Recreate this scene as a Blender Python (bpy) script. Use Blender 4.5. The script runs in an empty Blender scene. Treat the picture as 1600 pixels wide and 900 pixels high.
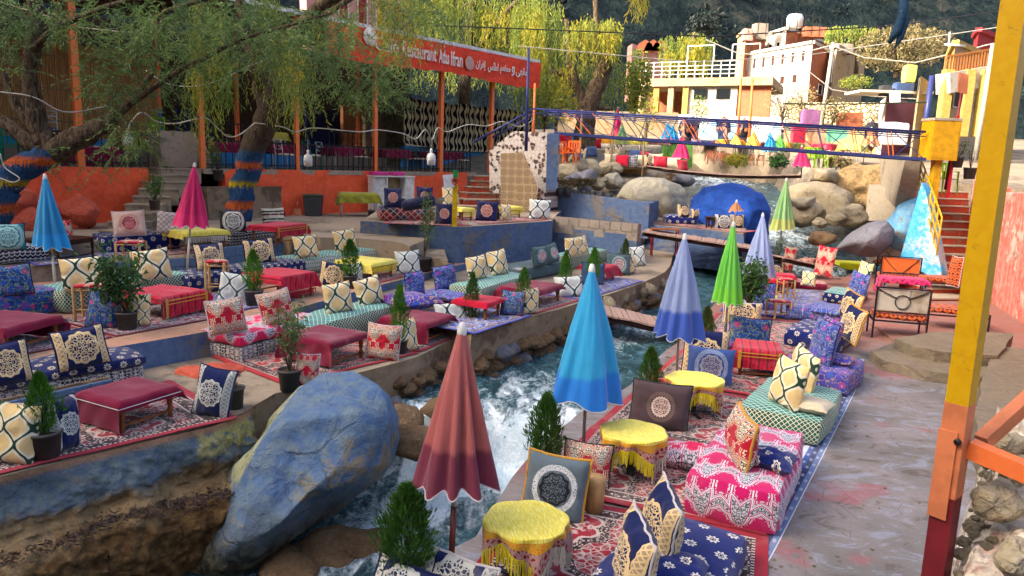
import bpy, bmesh, math, random
import numpy as np
from mathutils import Vector, Matrix, noise
R = math.radians
random.seed(7); rng = np.random.default_rng(7)
scene = bpy.context.scene
col = scene.collection
# ---------------------------------------------------------------- camera
C0, F, PITCH, ROLL = 3.1, 1150.0, math.atan(198 / 1150), R(1.9)
_fw = Vector((0, math.cos(PITCH), -math.sin(PITCH))); _u0 = Vector((0, math.sin(PITCH), math.cos(PITCH))); _r0 = Vector((1, 0, 0))
_rt = _r0 * math.cos(ROLL) + _u0 * math.sin(ROLL); _up = _u0 * math.cos(ROLL) - _r0 * math.sin(ROLL)
cam = bpy.data.cameras.new('camera'); camo = bpy.data.objects.new('camera', cam); col.objects.link(camo)
m = Matrix((_rt, _up, -_fw)).transposed().to_4x4(); m.translation = Vector((0, 0, C0)); camo.matrix_world = m
cam.sensor_width = 36; cam.lens = 36 * F / 1600; cam.clip_end = 2000; cam.clip_start = .05
scene.camera = camo
# ---------------------------------------------------------------- daylight
SUN_AZ = math.atan2(-.93, -.36); SUN_EL = R(25)
w = bpy.data.worlds.new('World'); scene.world = w; w.use_nodes = True
nt = w.node_tree; bg = nt.nodes['Background']; sky = nt.nodes.new('ShaderNodeTexSky'); sky.sky_type = 'NISHITA'
sky.sun_disc = False; sky.sun_elevation = SUN_EL; sky.sun_rotation = SUN_AZ; sky.air_density = .45; sky.dust_density = 9.0; sky.ozone_density = .0
nt.links.new(sky.outputs[0], bg.inputs[0]); bg.inputs[1].default_value = .15
sd = Vector((math.sin(SUN_AZ) * math.cos(SUN_EL), math.cos(SUN_AZ) * math.cos(SUN_EL), math.sin(SUN_EL)))
L = bpy.data.lights.new('sun', 'SUN'); L.energy = 2.0; L.angle = R(.5); L.color = (1, .88, .72)
lo = bpy.data.objects.new('sun', L); col.objects.link(lo); lo.rotation_euler = sd.to_track_quat('Z', 'Y').to_euler(); lo.location = (0, 0, 40)
scene.view_settings.view_transform = 'Standard'; scene.view_settings.look = 'None'; scene.view_settings.gamma = 1
scene.view_settings.exposure = 2.7
scene.cycles.max_bounces = 6; scene.cycles.diffuse_bounces = 4; scene.cycles.glossy_bounces = 2; scene.cycles.transmission_bounces = 3
scene.cycles.transparent_max_bounces = 6; scene.cycles.use_denoising = True
# ---------------------------------------------------------------- placing
def ray(px, py): return _fw + _rt * ((px - 800) / F) - _up * ((py - 450) / F)
def at(px, py, z):
    """point of the horizontal level z seen at that place of the photograph"""
    d = ray(px, py); t = (z - C0) / d.z
    return Vector((d.x * t, d.y * t, z))
def dp(px, py, Y):
    d = ray(px, py); t = Y / d.y
    return Vector((d.x * t, Y, C0 + d.z * t))
def ppm(p): return F / max(.1, (p - Vector((0, 0, C0))).dot(_fw))      # photo pixels per metre at p
# ---------------------------------------------------------------- shader building
def H(h):
    c = [int(h[i:i + 2], 16) / 255 for i in (0, 2, 4)]
    return tuple((x / 12.92 if x <= .04045 else ((x + .055) / 1.055) ** 2.4) for x in c)
class V:
    def __init__(s, b, k): s.b, s.k = b, k
    def __add__(s, o): return s.b.m('ADD', s, o)
    __radd__ = __add__
    def __mul__(s, o): return s.b.m('MULTIPLY', s, o)
    __rmul__ = __mul__
    def __sub__(s, o): return s.b.m('SUBTRACT', s, o)
    def __rsub__(s, o): return s.b.m('SUBTRACT', o, s)
    def __truediv__(s, o): return s.b.m('DIVIDE', s, o)
    def abs(s): return s.b.m('ABSOLUTE', s)
    def sin(s): return s.b.m('SINE', s)
    def cos(s): return s.b.m('COSINE', s)
    def frac(s): return s.b.m('FRACT', s)
    def floor(s): return s.b.m('FLOOR', s)
    def lt(s, o): return s.b.m('LESS_THAN', s, o)
    def gt(s, o): return s.b.m('GREATER_THAN', s, o)
    def min(s, o): return s.b.m('MINIMUM', s, o)
    def max(s, o): return s.b.m('MAXIMUM', s, o)
    def inv(s): return s.b.m('SUBTRACT', 1.0, s)
    def pw(s, o): return s.b.m('POWER', s, o)
class B:
    def __init__(s, name, rough=.85, metal=0, spec=.3):
        s.mat = bpy.data.materials.new(name); s.mat.use_nodes = True; s.t = s.mat.node_tree
        s.p = s.t.nodes['Principled BSDF']; s.p.inputs['Roughness'].default_value = rough; s.p.inputs['Metallic'].default_value = metal
        s.p.inputs['Specular IOR Level'].default_value = spec; s.c = {}
    def n(s, ty): return s.t.nodes.new(ty)
    def put(s, sock, v):
        if isinstance(v, V): s.t.links.new(v.k, sock)
        elif hasattr(v, 'is_output'): s.t.links.new(v, sock)
        elif isinstance(v, tuple): sock.default_value = (*v[:3], 1) if len(sock.default_value) == 4 else v[:3]
        else: sock.default_value = v
    def m(s, op, a, b=None, clamp=False):
        n = s.n('ShaderNodeMath'); n.operation = op; n.use_clamp = clamp; s.put(n.inputs[0], a)
        if b is not None: s.put(n.inputs[1], b)
        return V(s, n.outputs[0])
    def co(s, kind):
        if 'tc' not in s.c: s.c['tc'] = s.n('ShaderNodeTexCoord')
        return s.c['tc'].outputs[kind]
    def world(s):
        if 'g' not in s.c: s.c['g'] = s.n('ShaderNodeNewGeometry')
        return s.c['g'].outputs['Position']
    def island(s):
        s.world(); return V(s, s.c['g'].outputs['Random Per Island'])
    def rnd(s):
        n = s.n('ShaderNodeObjectInfo'); return V(s, n.outputs['Random'])
    def xyz(s, sock):
        n = s.n('ShaderNodeSeparateXYZ'); s.put(n.inputs[0], sock); return [V(s, o) for o in n.outputs]
    def vec(s, x, y, z=0.0):
        n = s.n('ShaderNodeCombineXYZ'); s.put(n.inputs[0], x); s.put(n.inputs[1], y); s.put(n.inputs[2], z); return n.outputs[0]
    def mapv(s, v, sc, loc=(0, 0, 0)):
        n = s.n('ShaderNodeMapping'); s.put(n.inputs[0], v); n.inputs['Scale'].default_value = sc; n.inputs['Location'].default_value = loc; return n.outputs[0]
    def noise(s, v, sc=5, det=3, ro=.55, dist=0):
        n = s.n('ShaderNodeTexNoise'); s.put(n.inputs['Vector'], v); n.inputs['Scale'].default_value = sc; n.inputs['Detail'].default_value = det
        n.inputs['Roughness'].default_value = ro; n.inputs['Distortion'].default_value = dist; return V(s, n.outputs['Fac'])
    def vor(s, v, sc=5, feat='F1', rnd=1.0):
        n = s.n('ShaderNodeTexVoronoi'); n.feature = feat; s.put(n.inputs['Vector'], v); n.inputs['Scale'].default_value = sc
        n.inputs['Randomness'].default_value = rnd; s.last = n; return V(s, n.outputs['Distance'])
    def sm(s, x, a, b):
        n = s.n('ShaderNodeMapRange'); n.interpolation_type = 'SMOOTHSTEP'; s.put(n.inputs[0], x); n.inputs[1].default_value = a; n.inputs[2].default_value = b; return V(s, n.outputs[0])
    def mix(s, f, a, b, mode='MIX'):
        n = s.n('ShaderNodeMix'); n.data_type = 'RGBA'; n.blend_type = mode; s.put(n.inputs[0], f); s.put(n.inputs[6], a); s.put(n.inputs[7], b); return n.outputs[2]
    def out(s, color=None, bump=None, bs=.3, bd=.02, rough=None):
        if color is not None: s.put(s.p.inputs['Base Color'], color)
        if rough is not None: s.put(s.p.inputs['Roughness'], rough)
        if bump is not None:
            n = s.n('ShaderNodeBump'); n.inputs['Strength'].default_value = bs; n.inputs['Distance'].default_value = bd
            s.put(n.inputs['Height'], bump); s.t.links.new(n.outputs[0], s.p.inputs['Normal'])
        return s.mat
MATS = {}
def plain(name, hexc, rough=.6, metal=0, var=.25, sc=8, bump=.15, bd=.01, hex2=None):
    if name in MATS: return MATS[name]
    b = B(name, rough, metal); c = H(hexc); o = b.co('Object'); f = b.noise(o, sc, 4, .6)
    c2 = H(hex2) if hex2 else tuple(x * (1 - var) for x in c)
    MATS[name] = b.out(b.mix(b.sm(f, .35, .65), c2, c), f, bump, bd); return MATS[name]
# ---------------------------------------------------------------- mesh building
class MB:
    def __init__(s): s.v, s.f, s.m, s.uv, s.sm = [], [], [], [], []
    def add(s, vs, fs, mi=0, uvs=None, smooth=False):
        o = len(s.v); s.v += [tuple(v) for v in vs]
        for k, f in enumerate(fs):
            s.f.append(tuple(i + o for i in f)); s.m.append(mi[k] if isinstance(mi, list) else mi); s.sm.append(smooth)
            s.uv.append([uvs[i] for i in f] if uvs else None)
        return s
    def box(s, x0, y0, z0, x1, y1, z1, mi=0, M=None):
        vs = [Vector((x, y, z)) for z in (z0, z1) for y in (y0, y1) for x in (x0, x1)]
        if M: vs = [M @ v for v in vs]
        return s.add(vs, [(0, 2, 3, 1), (4, 5, 7, 6), (0, 1, 5, 4), (2, 6, 7, 3), (0, 4, 6, 2), (1, 3, 7, 5)], mi)
    def bar(s, a, b, w, h=None, mi=0):
        a, b = Vector(a), Vector(b); h = h or w; d = (b - a); l = d.length
        q = d.to_track_quat('Z', 'Y').to_matrix().to_4x4(); q.translation = a
        return s.box(-w / 2, -h / 2, 0, w / 2, h / 2, l, mi, q)
    def tube(s, pts, r, n=8, mi=0, cap=True):
        pts = [Vector(p) for p in pts]; rr = r if isinstance(r, (list, tuple)) else [r] * len(pts); vs = []; up = Vector((.13, .31, .94)).normalized()
        for i, p in enumerate(pts):
            d = (pts[min(i + 1, len(pts) - 1)] - pts[max(i - 1, 0)]).normalized()
            x = d.cross(up)
            if x.length < .05: x = d.cross(Vector((1, 0, 0)))
            x.normalize(); y = d.cross(x); up = x.cross(d) if x.cross(d).length > .1 else up
            for k in range(n):
                a = 2 * math.pi * k / n; vs.append(p + (x * math.cos(a) + y * math.sin(a)) * rr[i])
        fs = [(i * n + k, i * n + (k + 1) % n, (i + 1) * n + (k + 1) % n, (i + 1) * n + k) for i in range(len(pts) - 1) for k in range(n)]
        if cap: fs += [tuple(range(n))[::-1], tuple(range((len(pts) - 1) * n, len(pts) * n))]
        return s.add(vs, fs, mi, smooth=n > 5)
    def lathe(s, prof, n=16, mi=0, c=(0, 0, 0), wob=None):
        vs = []
        for (r, z) in prof:
            for k in range(n):
                a = 2 * math.pi * k / n; q = r * (wob(a, z) if wob else 1); vs.append((c[0] + q * math.cos(a), c[1] + q * math.sin(a), c[2] + z))
        fs = [(i * n + k, i * n + (k + 1) % n, (i + 1) * n + (k + 1) % n, (i + 1) * n + k) for i in range(len(prof) - 1) for k in range(n)]
        return s.add(vs, fs, mi, smooth=True)
    def build(s, name, mats, parent=None, loc=None, **tags):
        me = bpy.data.meshes.new(name); me.from_pydata(s.v, [], s.f)
        for mt in (mats if isinstance(mats, (list, tuple)) else [mats]): me.materials.append(mt)
        me.polygons.foreach_set('material_index', s.m); me.polygons.foreach_set('use_smooth', s.sm)
        if any(u is not None for u in s.uv):
            l = me.uv_layers.new(name='UVMap'); flat = []
            for f, u in zip(s.f, s.uv):
                for i in range(len(f)): flat += list(u[i]) if u else [0, 0]
            l.data.foreach_set('uv', flat)
        me.update(); return obj(name, me, parent, loc, **tags)
def obj(name, me, parent=None, loc=None, **tags):
    o = bpy.data.objects.new(name, me); col.objects.link(o)
    if parent: o.parent = parent
    if loc is not None: o.location = loc
    tag(o, **tags); return o
def tag(o, label=None, cat=None, group=None, kind=None):
    if label: o['label'] = label
    if cat: o['category'] = cat
    if group: o['group'] = group
    if kind: o['kind'] = kind
    return o
def empty(name, M, label, cat, group=None):
    o = bpy.data.objects.new(name, None); col.objects.link(o); o.empty_display_size = .1
    o.matrix_world = M if isinstance(M, Matrix) else Matrix.Translation(M)
    return tag(o, label, cat, group)
def copy_tree(o, M=None, label=None, group=None, parent=None):
    c = o.copy(); col.objects.link(c)
    if parent: c.parent = parent
    if M is not None:
        if isinstance(M, Matrix): c.matrix_world = M
        else: c.location = M
    if label: c['label'] = label
    if group: c['group'] = group
    for ch in o.children: copy_tree(ch, parent=c)
    return c
def frame(A, Bp):
    """x along A->B on the level, y away from the viewer's side, origin A"""
    d = (Bp - A); d.z = 0; l = d.length; x = d / l; y = Vector((-x.y, x.x, 0))
    M = Matrix((x, y, Vector((0, 0, 1)))).transposed().to_4x4(); M.translation = A; return M, l
def rotm(loc, yaw, tilt=0, rollv=0):
    return Matrix.Translation(loc) @ Matrix.Rotation(yaw, 4, 'Z') @ Matrix.Rotation(tilt, 4, 'X') @ Matrix.Rotation(rollv, 4, 'Y')
def fast_mesh(name, co, quads, mats, mi=None, smooth=False):
    me = bpy.data.meshes.new(name); co = np.asarray(co, 'f4').reshape(-1, 3); quads = np.asarray(quads, 'i4'); k = quads.shape[1]; n = len(quads)
    me.vertices.add(len(co)); me.vertices.foreach_set('co', co.ravel()); me.loops.add(n * k); me.loops.foreach_set('vertex_index', quads.ravel())
    me.polygons.add(n); me.polygons.foreach_set('loop_start', np.arange(0, n * k, k, dtype='i4'))
    for mt in (mats if isinstance(mats, (list, tuple)) else [mats]): me.materials.append(mt)
    if mi is not None: me.polygons.foreach_set('material_index', np.asarray(mi, 'i4'))
    me.polygons.foreach_set('use_smooth', np.full(n, smooth)); me.update(calc_edges=True); return me
def unit(a): return a / np.maximum(np.linalg.norm(a, axis=-1, keepdims=True), 1e-9)
def leafmesh(name, c, d, length, width, mats, mi=None, droop=0.0):
    """one folded 6-vertex leaf (two quads) per row: c base point, d direction"""
    c = np.asarray(c, float); d = unit(np.asarray(d, float)); n = len(c); r = unit(np.cross(d, rng.normal(size=(n, 3))))
    u = np.cross(r, d); ln = np.broadcast_to(np.asarray(length, float).reshape(-1, 1), (n, 1)); wd = np.broadcast_to(np.asarray(width, float).reshape(-1, 1), (n, 1))
    tip = c + d * ln - np.array([0, 0, 1.]) * ln * droop; mid = c + d * ln * .5 + u * wd * .3
    co = np.stack([c, mid + r * wd * .5, tip, mid - r * wd * .5], 1).reshape(-1, 3); q = np.arange(4 * n).reshape(n, 4)
    return fast_mesh(name, co, q, mats, mi)
def grid_faces(nu, nv, wrap=False):
    f = []
    for i in range(nu - 1):
        for j in range(nv - (0 if wrap else 1)):
            j2 = (j + 1) % nv; f.append((i * nv + j, i * nv + j2, (i + 1) * nv + j2, (i + 1) * nv + j))
    return f
def fbm(p, o=4, l=2.1, g=.5): return noise.fractal(p, 1 - math.log(g, 2) * 0 , l, o) if False else sum(noise.noise(p * (l ** k)) * g ** k for k in range(o))
# ---------------------------------------------------------------- woven and printed cloths (real print and weave, UV in metres)
def uvm(b):
    u, v, _ = b.xyz(b.co('UV')); return u, v
def weave(b): return b.noise(b.mapv(b.co('UV'), (60, 60, 60)), 6, 2, .6) * .4 + b.noise(b.co('Object'), 9, 3, .5)
def lace(b, u, v, sc=40, th=.09):
    """curling lace, mirrored about both axes"""
    w_ = b.noise(b.vec(u.abs(), v.abs()), sc * .35, 2, .5)
    return b.vor(b.vec(u.abs() + w_ * (1.6 / sc), v.abs() + w_ * (1.1 / sc)), sc, 'DISTANCE_TO_EDGE').lt(th)
def rad(b, u, v): return b.m('SQRT', u * u + v * v)
def fabric(name, fn, rough=.92, bs=.25):
    if name in MATS: return MATS[name]
    b = B(name, rough, spec=.15); u, v = uvm(b); c = fn(b, u, v)
    sh = b.noise(b.co('Object'), 6, 3, .6); c = b.mix(b.sm(sh, .3, .7) * .22, c, b.mix(.6, c, (.0, .0, .0))); c = b.mix(b.sm(b.noise(b.world(), 2.2, 4, .6), .5, .75) * .22, c, (.3, .28, .25))
    b.p.inputs['Sheen Weight'].default_value = .15
    MATS[name] = b.out(c, weave(b), bs, .012); return MATS[name]
def ogee_fn(bgc, fill, line, per=(.36, .5), lw=.07):
    def fn(b, u, v):
        x = u / per[0]; y = v / per[1]; w_ = (b.noise(b.co('UV'), 14, 2, .5) - .5) * .05; s = (y * (2 * math.pi)).sin() * .25
        a = ((x + w_ - s).frac() - .5).abs(); c = ((x + w_ + s + .5).frac() - .5).abs(); d = a.min(c)
        # filled core of each ogee: far from both lines
        core = b.sm(d, .17, .2); edge = b.m('SUBTRACT', d, lw * .2).abs().lt(lw * .62)
        col_ = b.mix(core * .9, bgc, fill); return b.mix(edge, col_, line)
    return fn
def medallion_fn(base, gold, bands=True, size=.62, r=.2, shape=12, inner=None, ring=None):
    def fn(b, u, v):
        x = u; y = v; rr = rad(b, x, y * .92); an = b.m('ARCTAN2', y, x)
        out = r * 1.0; rim = (an * shape).cos() * (r * .045) + r
        ins = rr.lt(rim); lc = lace(b, x, y, 21 / (r * 3.2), .105); edge = (rr - (rim - r * .1)).abs().lt(r * .07)
        mask = b.m('MAXIMUM', ins * lc, edge)
        c = b.mix(ins * .55 if inner else 0.0, base, inner or base) if inner else base
        c = b.mix(mask, c, gold)
        if ring: c = b.mix((rr - r * 1.3).abs().lt(r * .18) * lace(b, x, y, 30 / (r * 3), .2), c, ring)
        if bands:
            ax = (u.abs() - size * .39).abs(); bm = ax.lt(size * .065); bl = (ax - size * .065).abs().lt(size * .009); sq = ((v * 16).frac() - .5).abs() * 2
            w2 = ((u.abs() - size * .39) / (size * .06)); lc2 = b.m('SUBTRACT', w2.abs(), sq).abs().lt(.3)
            c = b.mix(bm, c, b.mix(.5, gold, base)); c = b.mix(bm * lc2, c, gold); c = b.mix(bl, c, gold)
        return c
    return fn
def dots_fn(base, fl, per=(.17, .13), rr=.034, ob=1.0):
    def fn(b, u, v):
        row = (v / per[1]).floor(); x = (u / per[0] + row * .5).frac() - .5; y = (v / per[1]).frac() - .5
        x = x * per[0]; y = y * per[1]; r = rad(b, x * ob, y); an = b.m('ARCTAN2', y, x * ob); rim = (an * 8).cos() * (rr * .22) + rr
        f = r.lt(rim); cen = r.lt(rr * .3); ring = (r - rr * .5).abs().lt(rr * .09)
        return b.mix(f * cen.inv() * ring.inv(), base, fl)
    return fn
def paisley_fn(c1, c2, c3, sc=4.2, dark=(.05, .05, .06)):
    """big nested tear shapes with pale lace borders"""
    def fn(b, u, v):
        px, py = .34, .42; row = (v / py).floor(); x = ((u / px + row * .5).frac() - .5) * px; y = ((v / py).frac() - .5) * py
        xm = x.abs(); t = y / py
        def drop(qx, qy, h, w_):
            t_ = b.m('ADD', (qy / (2 * h)), .5, True); x_ = qx - (t_ * t_) * (h * .55); return x_.abs() - b.m('SQRT', t_) * (t_.inv()).pw(.75) * w_
        d1 = drop(xm * .9, y + .02, .15, .15); qx = xm - .15; a = qx * .8 - (y - .05) * .6; c = qx * .6 + (y - .05) * .8; d2 = drop(a, c, .13, .11); d = b.m('MINIMUM', d1, d2)
        lc = b.vor(b.vec(xm + b.noise(b.vec(xm, y), 20, 2) * .03, y), 42, 'DISTANCE_TO_EDGE').lt(.1)
        col_ = b.mix(lc * d.gt(.016) * d.lt(.03), c1, c3); col_ = b.mix(d.lt(.006), col_, c2); col_ = b.mix((d + .002).abs().lt(.002), col_, dark); col_ = b.mix(d.lt(-.014), col_, c1)
        col_ = b.mix(d.lt(-.022), col_, c3); col_ = b.mix(d.lt(-.025) * lc, col_, dark); return col_
    return fn
def floral_fn(base, leaf, f1, f2, sc=8):
    def fn(b, u, v):
        vec = b.vec(u, v); n = b.noise(vec, 9, 3, .6)
        w2 = b.vec(u + n * .06, v + n * .05); d = b.vor(w2, sc); ch = b.last.outputs['Color']; hx = b.xyz(ch)
        c = b.mix(b.sm(n, .4, .62), base, tuple(x * .5 for x in base))
        vein = (b.noise(vec, 11, 2, .5) - .5).abs().lt(.022); c = b.mix(vein, c, leaf)
        pet = d.lt(.36) * hx[0].gt(.35); c = b.mix(pet, c, b.mix(hx[1].gt(.5), f1, f2)); c = b.mix(d.lt(.12) * hx[0].gt(.35), c, leaf); return c
    return fn
def trellis_fn(bgc, line, fillc, per=.062, lw=.16, side=None):
    def fn(b, u, v):
        a = ((u + v) / per).frac(); c = ((u - v) / per).frac(); l = (a - .5).abs().min((c - .5).abs()).lt(lw * .5)
        cc = b.mix(b.noise(b.co('UV'), 3, 1).gt(.52), bgc, fillc); return b.mix(l, cc, line)
    return fn
def striped_fn(cols, per=.3, axis=1):
    def fn(b, u, v):
        w_ = (v if axis else u) / per; f = w_.frac(); n = len(cols); c = cols[0]
        for i in range(1, n): c = b.mix(f.gt(i / n), c, cols[i])
        z = ((u if axis else v) * 26 + (v if axis else u) * 9).sin() * ((v if axis else u) * 60).sin(); return b.mix(z.gt(.55) * .5, c, cols[(n // 2)])
    return fn
def zig_fn(a_, b_, per=.085, amp=.5):
    def fn(b, u, v):
        t = ((u / per).frac() - .5).abs() * 2; z = (v / (per * .75) + t * amp).frac(); m_ = (z - .5).abs().lt(.17)
        d = rad(b, (u / per).frac() - .5, (v / (per * 1.5)).frac() - .5).lt(.16); return b.mix(m_.max(d), a_, b_)
    return fn
def hex_fn(bgc, dark):
    def fn(b, u, v):
        p = .16; row = (v / (p * .5)).floor(); x = (u / p + row * .5).frac() - .5; y = (v / (p * .5)).frac() - .5; r = rad(b, x, y * .5)
        an = b.m('ARCTAN2', y * .5, x); six = b.m('LESS_THAN', ((an * 3).cos() * .04 + r - .3).abs(), .035)
        dots = (r - .2).abs().lt(.075) * (an * 6 / 2).cos().abs().gt(.55)
        ds = rad(b, (u / .05).frac() - .5, (v / .043).frac() - .5).lt(.33) * b.noise(b.vec(u, v * .2), 5, 1).gt(.5)
        return b.mix(six.max(ds).max(dots * .8), bgc, dark)
    return fn
def carpet_fn(red, cream, dark, bd=.11, per=.95):
    """Persian-style carpet; borders from Generated coordinates, field from metres"""
    def fn(b, u, v):
        g = b.xyz(b.co('Generated')); gx, gy = g[0], g[1]; ex = (gx - .5).abs() * 2; ey = (gy - .5).abs() * 2; e = ex.max(ey)
        e = b.m('SUBTRACT', 1.0, e)
        mx = ((u / per).frac() - .5) * per; my = ((v / per).frac() - .5) * per
        wv = b.noise(b.vec(mx.abs(), my.abs()), 7, 3, .6)
        med = rad(b, mx, my) + ((b.m('ARCTAN2', my, mx)) * 8).cos() * .035 + (wv - .5) * .12
        fl = lace(b, mx, my, 19, .13); fl2 = lace(b, mx, my, 33, .17)
        fl3 = lace(b, mx, my, 12, .055); reg = med.lt(.3); reg2 = med.lt(.12); lines = (med - .3).abs().lt(.02).max((med - .12).abs().lt(.012)); ring = (med - .37).abs().lt(.055)
        c = b.mix(fl * b.sm(wv, .44, .56), red, b.mix(.35, cream, dark)); c = b.mix(fl3, c, cream); c = b.mix(reg, c, b.mix(fl * b.sm(wv, .45, .55), red, cream)); c = b.mix(ring, c, b.mix(fl2, cream, dark)); c = b.mix(reg2, c, b.mix(fl2, cream, dark))
        c = b.mix(lines, c, cream)
        bord = b.mix(lace(b, mx, my, 25, .16), cream, dark)
        sq = ((u * 22).frac().gt(.5))
        c = b.mix(e.lt(bd * 2.3), c, bord); c = b.mix((e - bd * 2.3).abs().lt(bd * .16), c, b.mix(sq, cream, dark)); c = b.mix(e.lt(bd), c, red); c = b.mix((e - bd).abs().lt(bd * .12), c, b.mix(sq, cream, dark))
        return c
    return fn
CREAM, DGREEN, NAVY, GOLD, WHITE = H('d9c79a'), H('26402f'), H('0f1a48'), H('d2b988'), H('dcd8d0')
RED, CRIM, MAG, BURG, GREY, BLACK = H('b3142b'), H('c01a3c'), H('c8206e'), H('86103a'), H('8a9096'), H('15141a')
fabric('ogee_cloth', ogee_fn(H('d8d0b4'), H('d8b878'), DGREEN))
fabric('ogee_white_cloth', ogee_fn(H('cfd2cc'), H('b9bdb6'), H('1f3d38')))
fabric('navy_medallion_cloth', medallion_fn(NAVY, GOLD))
fabric('navy_silver_cloth', medallion_fn(NAVY, H('b9b9ad')))
fabric('navy_red_medallion_cloth', medallion_fn(H('1b1f4a'), H('c49a86'), False, .6, .17, 10, inner=H('a83a3a')))
fabric('teal_medallion_cloth', medallion_fn(H('42585c'), H('c9b3ac'), False, .6, .13, 10, inner=H('a02c50'), ring=H('90a0a0')))
fabric('blue_medallion_cloth', medallion_fn(H('3e5894'), H('b4b4ba'), False, .6, .15, 10, inner=H('703050'), ring=H('9aa6bc')))
fabric('brown_medallion_cloth', medallion_fn(H('4a3a3c'), H('c9b6a4'), False, .6, .1, 24, inner=H('7c3540'), ring=H('6b5850')))
fabric('black_oval_cloth', medallion_fn(H('23242a'), H('cfcabb'), False, .6, .17, 8, inner=H('6a6a6c'), ring=H('cfcabb')))
fabric('silver_black_cloth', medallion_fn(H('58666e'), H('1a1b20'), False, .6, .15, 10, ring=H('c8ccca')))
fabric('teal_mandala_cloth', medallion_fn(H('1f6f78'), H('9fc2bd'), False, .6, .2, 12, ring=H('8fb9b5')))
fabric('pink_medallion_cloth', medallion_fn(H('b02c58'), H('d9a87c'), False, .6, .12, 12))
fabric('pale_rose_cloth', medallion_fn(H('d3b0a0'), H('a0323c'), False, .6, .13, 12, inner=H('b0506a'), ring=H('c99684')))
fabric('navy_dots_cloth', dots_fn(H('101c50'), H('cdc2a4')))
fabric('navy_bigdots_cloth', dots_fn(H('101f60'), H('d8d0bc'), (.24, .18), .045))
fabric('crimson_paisley_cloth', paisley_fn(H('a8102a'), H('cdb08c'), H('d8cdb4')))
fabric('magenta_paisley_cloth', paisley_fn(H('b8145c'), H('d6d2da'), H('c0c4cc')))
fabric('pink_white_paisley_cloth', paisley_fn(H('c8154e'), H('dcd8dc'), H('d0ccd2')))
fabric('blue_floral_cloth', floral_fn(H('234e94'), H('7d8a5c'), H('a8306c'), H('6a3a90')))
fabric('violet_floral_cloth', floral_fn(H('3c4fa0'), H('7f8a9c'), H('a03c94'), H('6c44a4')))
fabric('violet_sofa_cloth', floral_fn(H('4440a0'), H('b08c6c'), H('98308c'), H('28489c'), 6))
fabric('green_trellis_cloth', trellis_fn(H('1f5a52'), H('d8d6b4'), H('244a44')))
fabric('green_stripe_cloth', trellis_fn(H('266a62'), H('b0ccc0'), H('2a7a70'), .09, .17))
fabric('white_lattice_cloth', trellis_fn(H('c8b8b0'), H('6a4a4a'), H('cfc6be'), .11, .12))
fabric('hex_cloth', hex_fn(H('b9b2ac'), H('1c1a1e')))
fabric('red_lattice_cloth', trellis_fn(H('8f2030'), H('b0a494'), H('22304c'), .17, .16))
fabric('zigzag_cloth', zig_fn(H('12152c'), H('b4b4b2')))
fabric('green_zigzag_cloth', zig_fn(H('c9cfbc'), H('27403a'), .06, 1.0))
fabric('blue_rug_cloth', striped_fn([H('22305e'), H('5c7098'), H('c2c6cc'), H('2a4a90')], .22))
fabric('stripe_pillow_cloth', striped_fn([H('d9cfb8'), H('6c1420'), H('cfc4ae'), H('2a2422'), H('d9cfb8')], .22))
fabric('spot_cloth', dots_fn(H('d4d2cc'), H('17171a'), (.13, .1), .03))
fabric('bench_cloth', zig_fn(H('c4602c'), H('481420'), .16, .8))
fabric('pink_bench_cloth', zig_fn(H('d02a68'), H('7a1838'), .2, .9))
fabric('red_gold_cloth', striped_fn([H('b01430'), H('c22038'), H('7c1024'), H('b81838')], .12, 0))
fabric('yellow_cloth', lambda b, u, v: b.mix(b.sm(b.noise(b.mapv(b.co('UV'), (40, 6, 1)), 2, 3, .6), .35, .7), H('d8c430'), H('eee27e')))
fabric('orange_cloth', lambda b, u, v: b.mix(lace(b, u, v, 30, .14), H('d87a1e'), H('c8a030')))
fabric('red_skirt_cloth', lambda b, u, v: b.mix(lace(b, u, v, 26, .15), H('8c0f24'), H('b08c84')))
fabric('burgundy_cloth', lambda b, u, v: b.mix(b.noise(b.co('UV'), 5, 3), H('5e0626'), H('7c0c32')))
fabric('red_cloth', lambda b, u, v: b.mix(b.noise(b.co('UV'), 5, 3), H('9c0c24'), H('c01838')))
fabric('olive_cloth', lambda b, u, v: b.mix(b.noise(b.co('UV'), 4, 3), H('6e6a16'), H('9a9a3a')))
fabric('carpet_red', carpet_fn(H('8c0c24'), H('b9a69c'), H('2a1418')))
fabric('carpet_bright', carpet_fn(H('a80f20'), H('b4a090'), H('3a161a'), .09, .8))
fabric('carpet_cream', carpet_fn(H('7c1430'), H('a89c98'), H('2c2838'), .07, .62))
fabric('carpet_blue', carpet_fn(H('22389c'), H('a3a6b0'), H('4c1830'), .08, .7))
fabric('white_fringe', lambda b, u, v: H('c9c4b8')); fabric('yellow_fringe', lambda b, u, v: H('d8c820')); fabric('gold_rope', lambda b, u, v: H('b8862c'))
fabric('navy_plain_cloth', lambda b, u, v: H('161c40')); fabric('white_piping', lambda b, u, v: H('b9b4b4')); fabric('navy_piping', lambda b, u, v: H('0c1640')); fabric('green_piping', lambda b, u, v: H('12302c'))
fabric('cream_pillow_cloth', lambda b, u, v: b.mix(b.noise(b.co('UV'), 30, 3), H('b9a98c'), H('d0c4a8')))
fabric('pink_solid', lambda b, u, v: H('d2265a')); fabric('lime_cloth', lambda b, u, v: H('b8c020')); fabric('denim_cloth', lambda b, u, v: H('34486e'))
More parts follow.
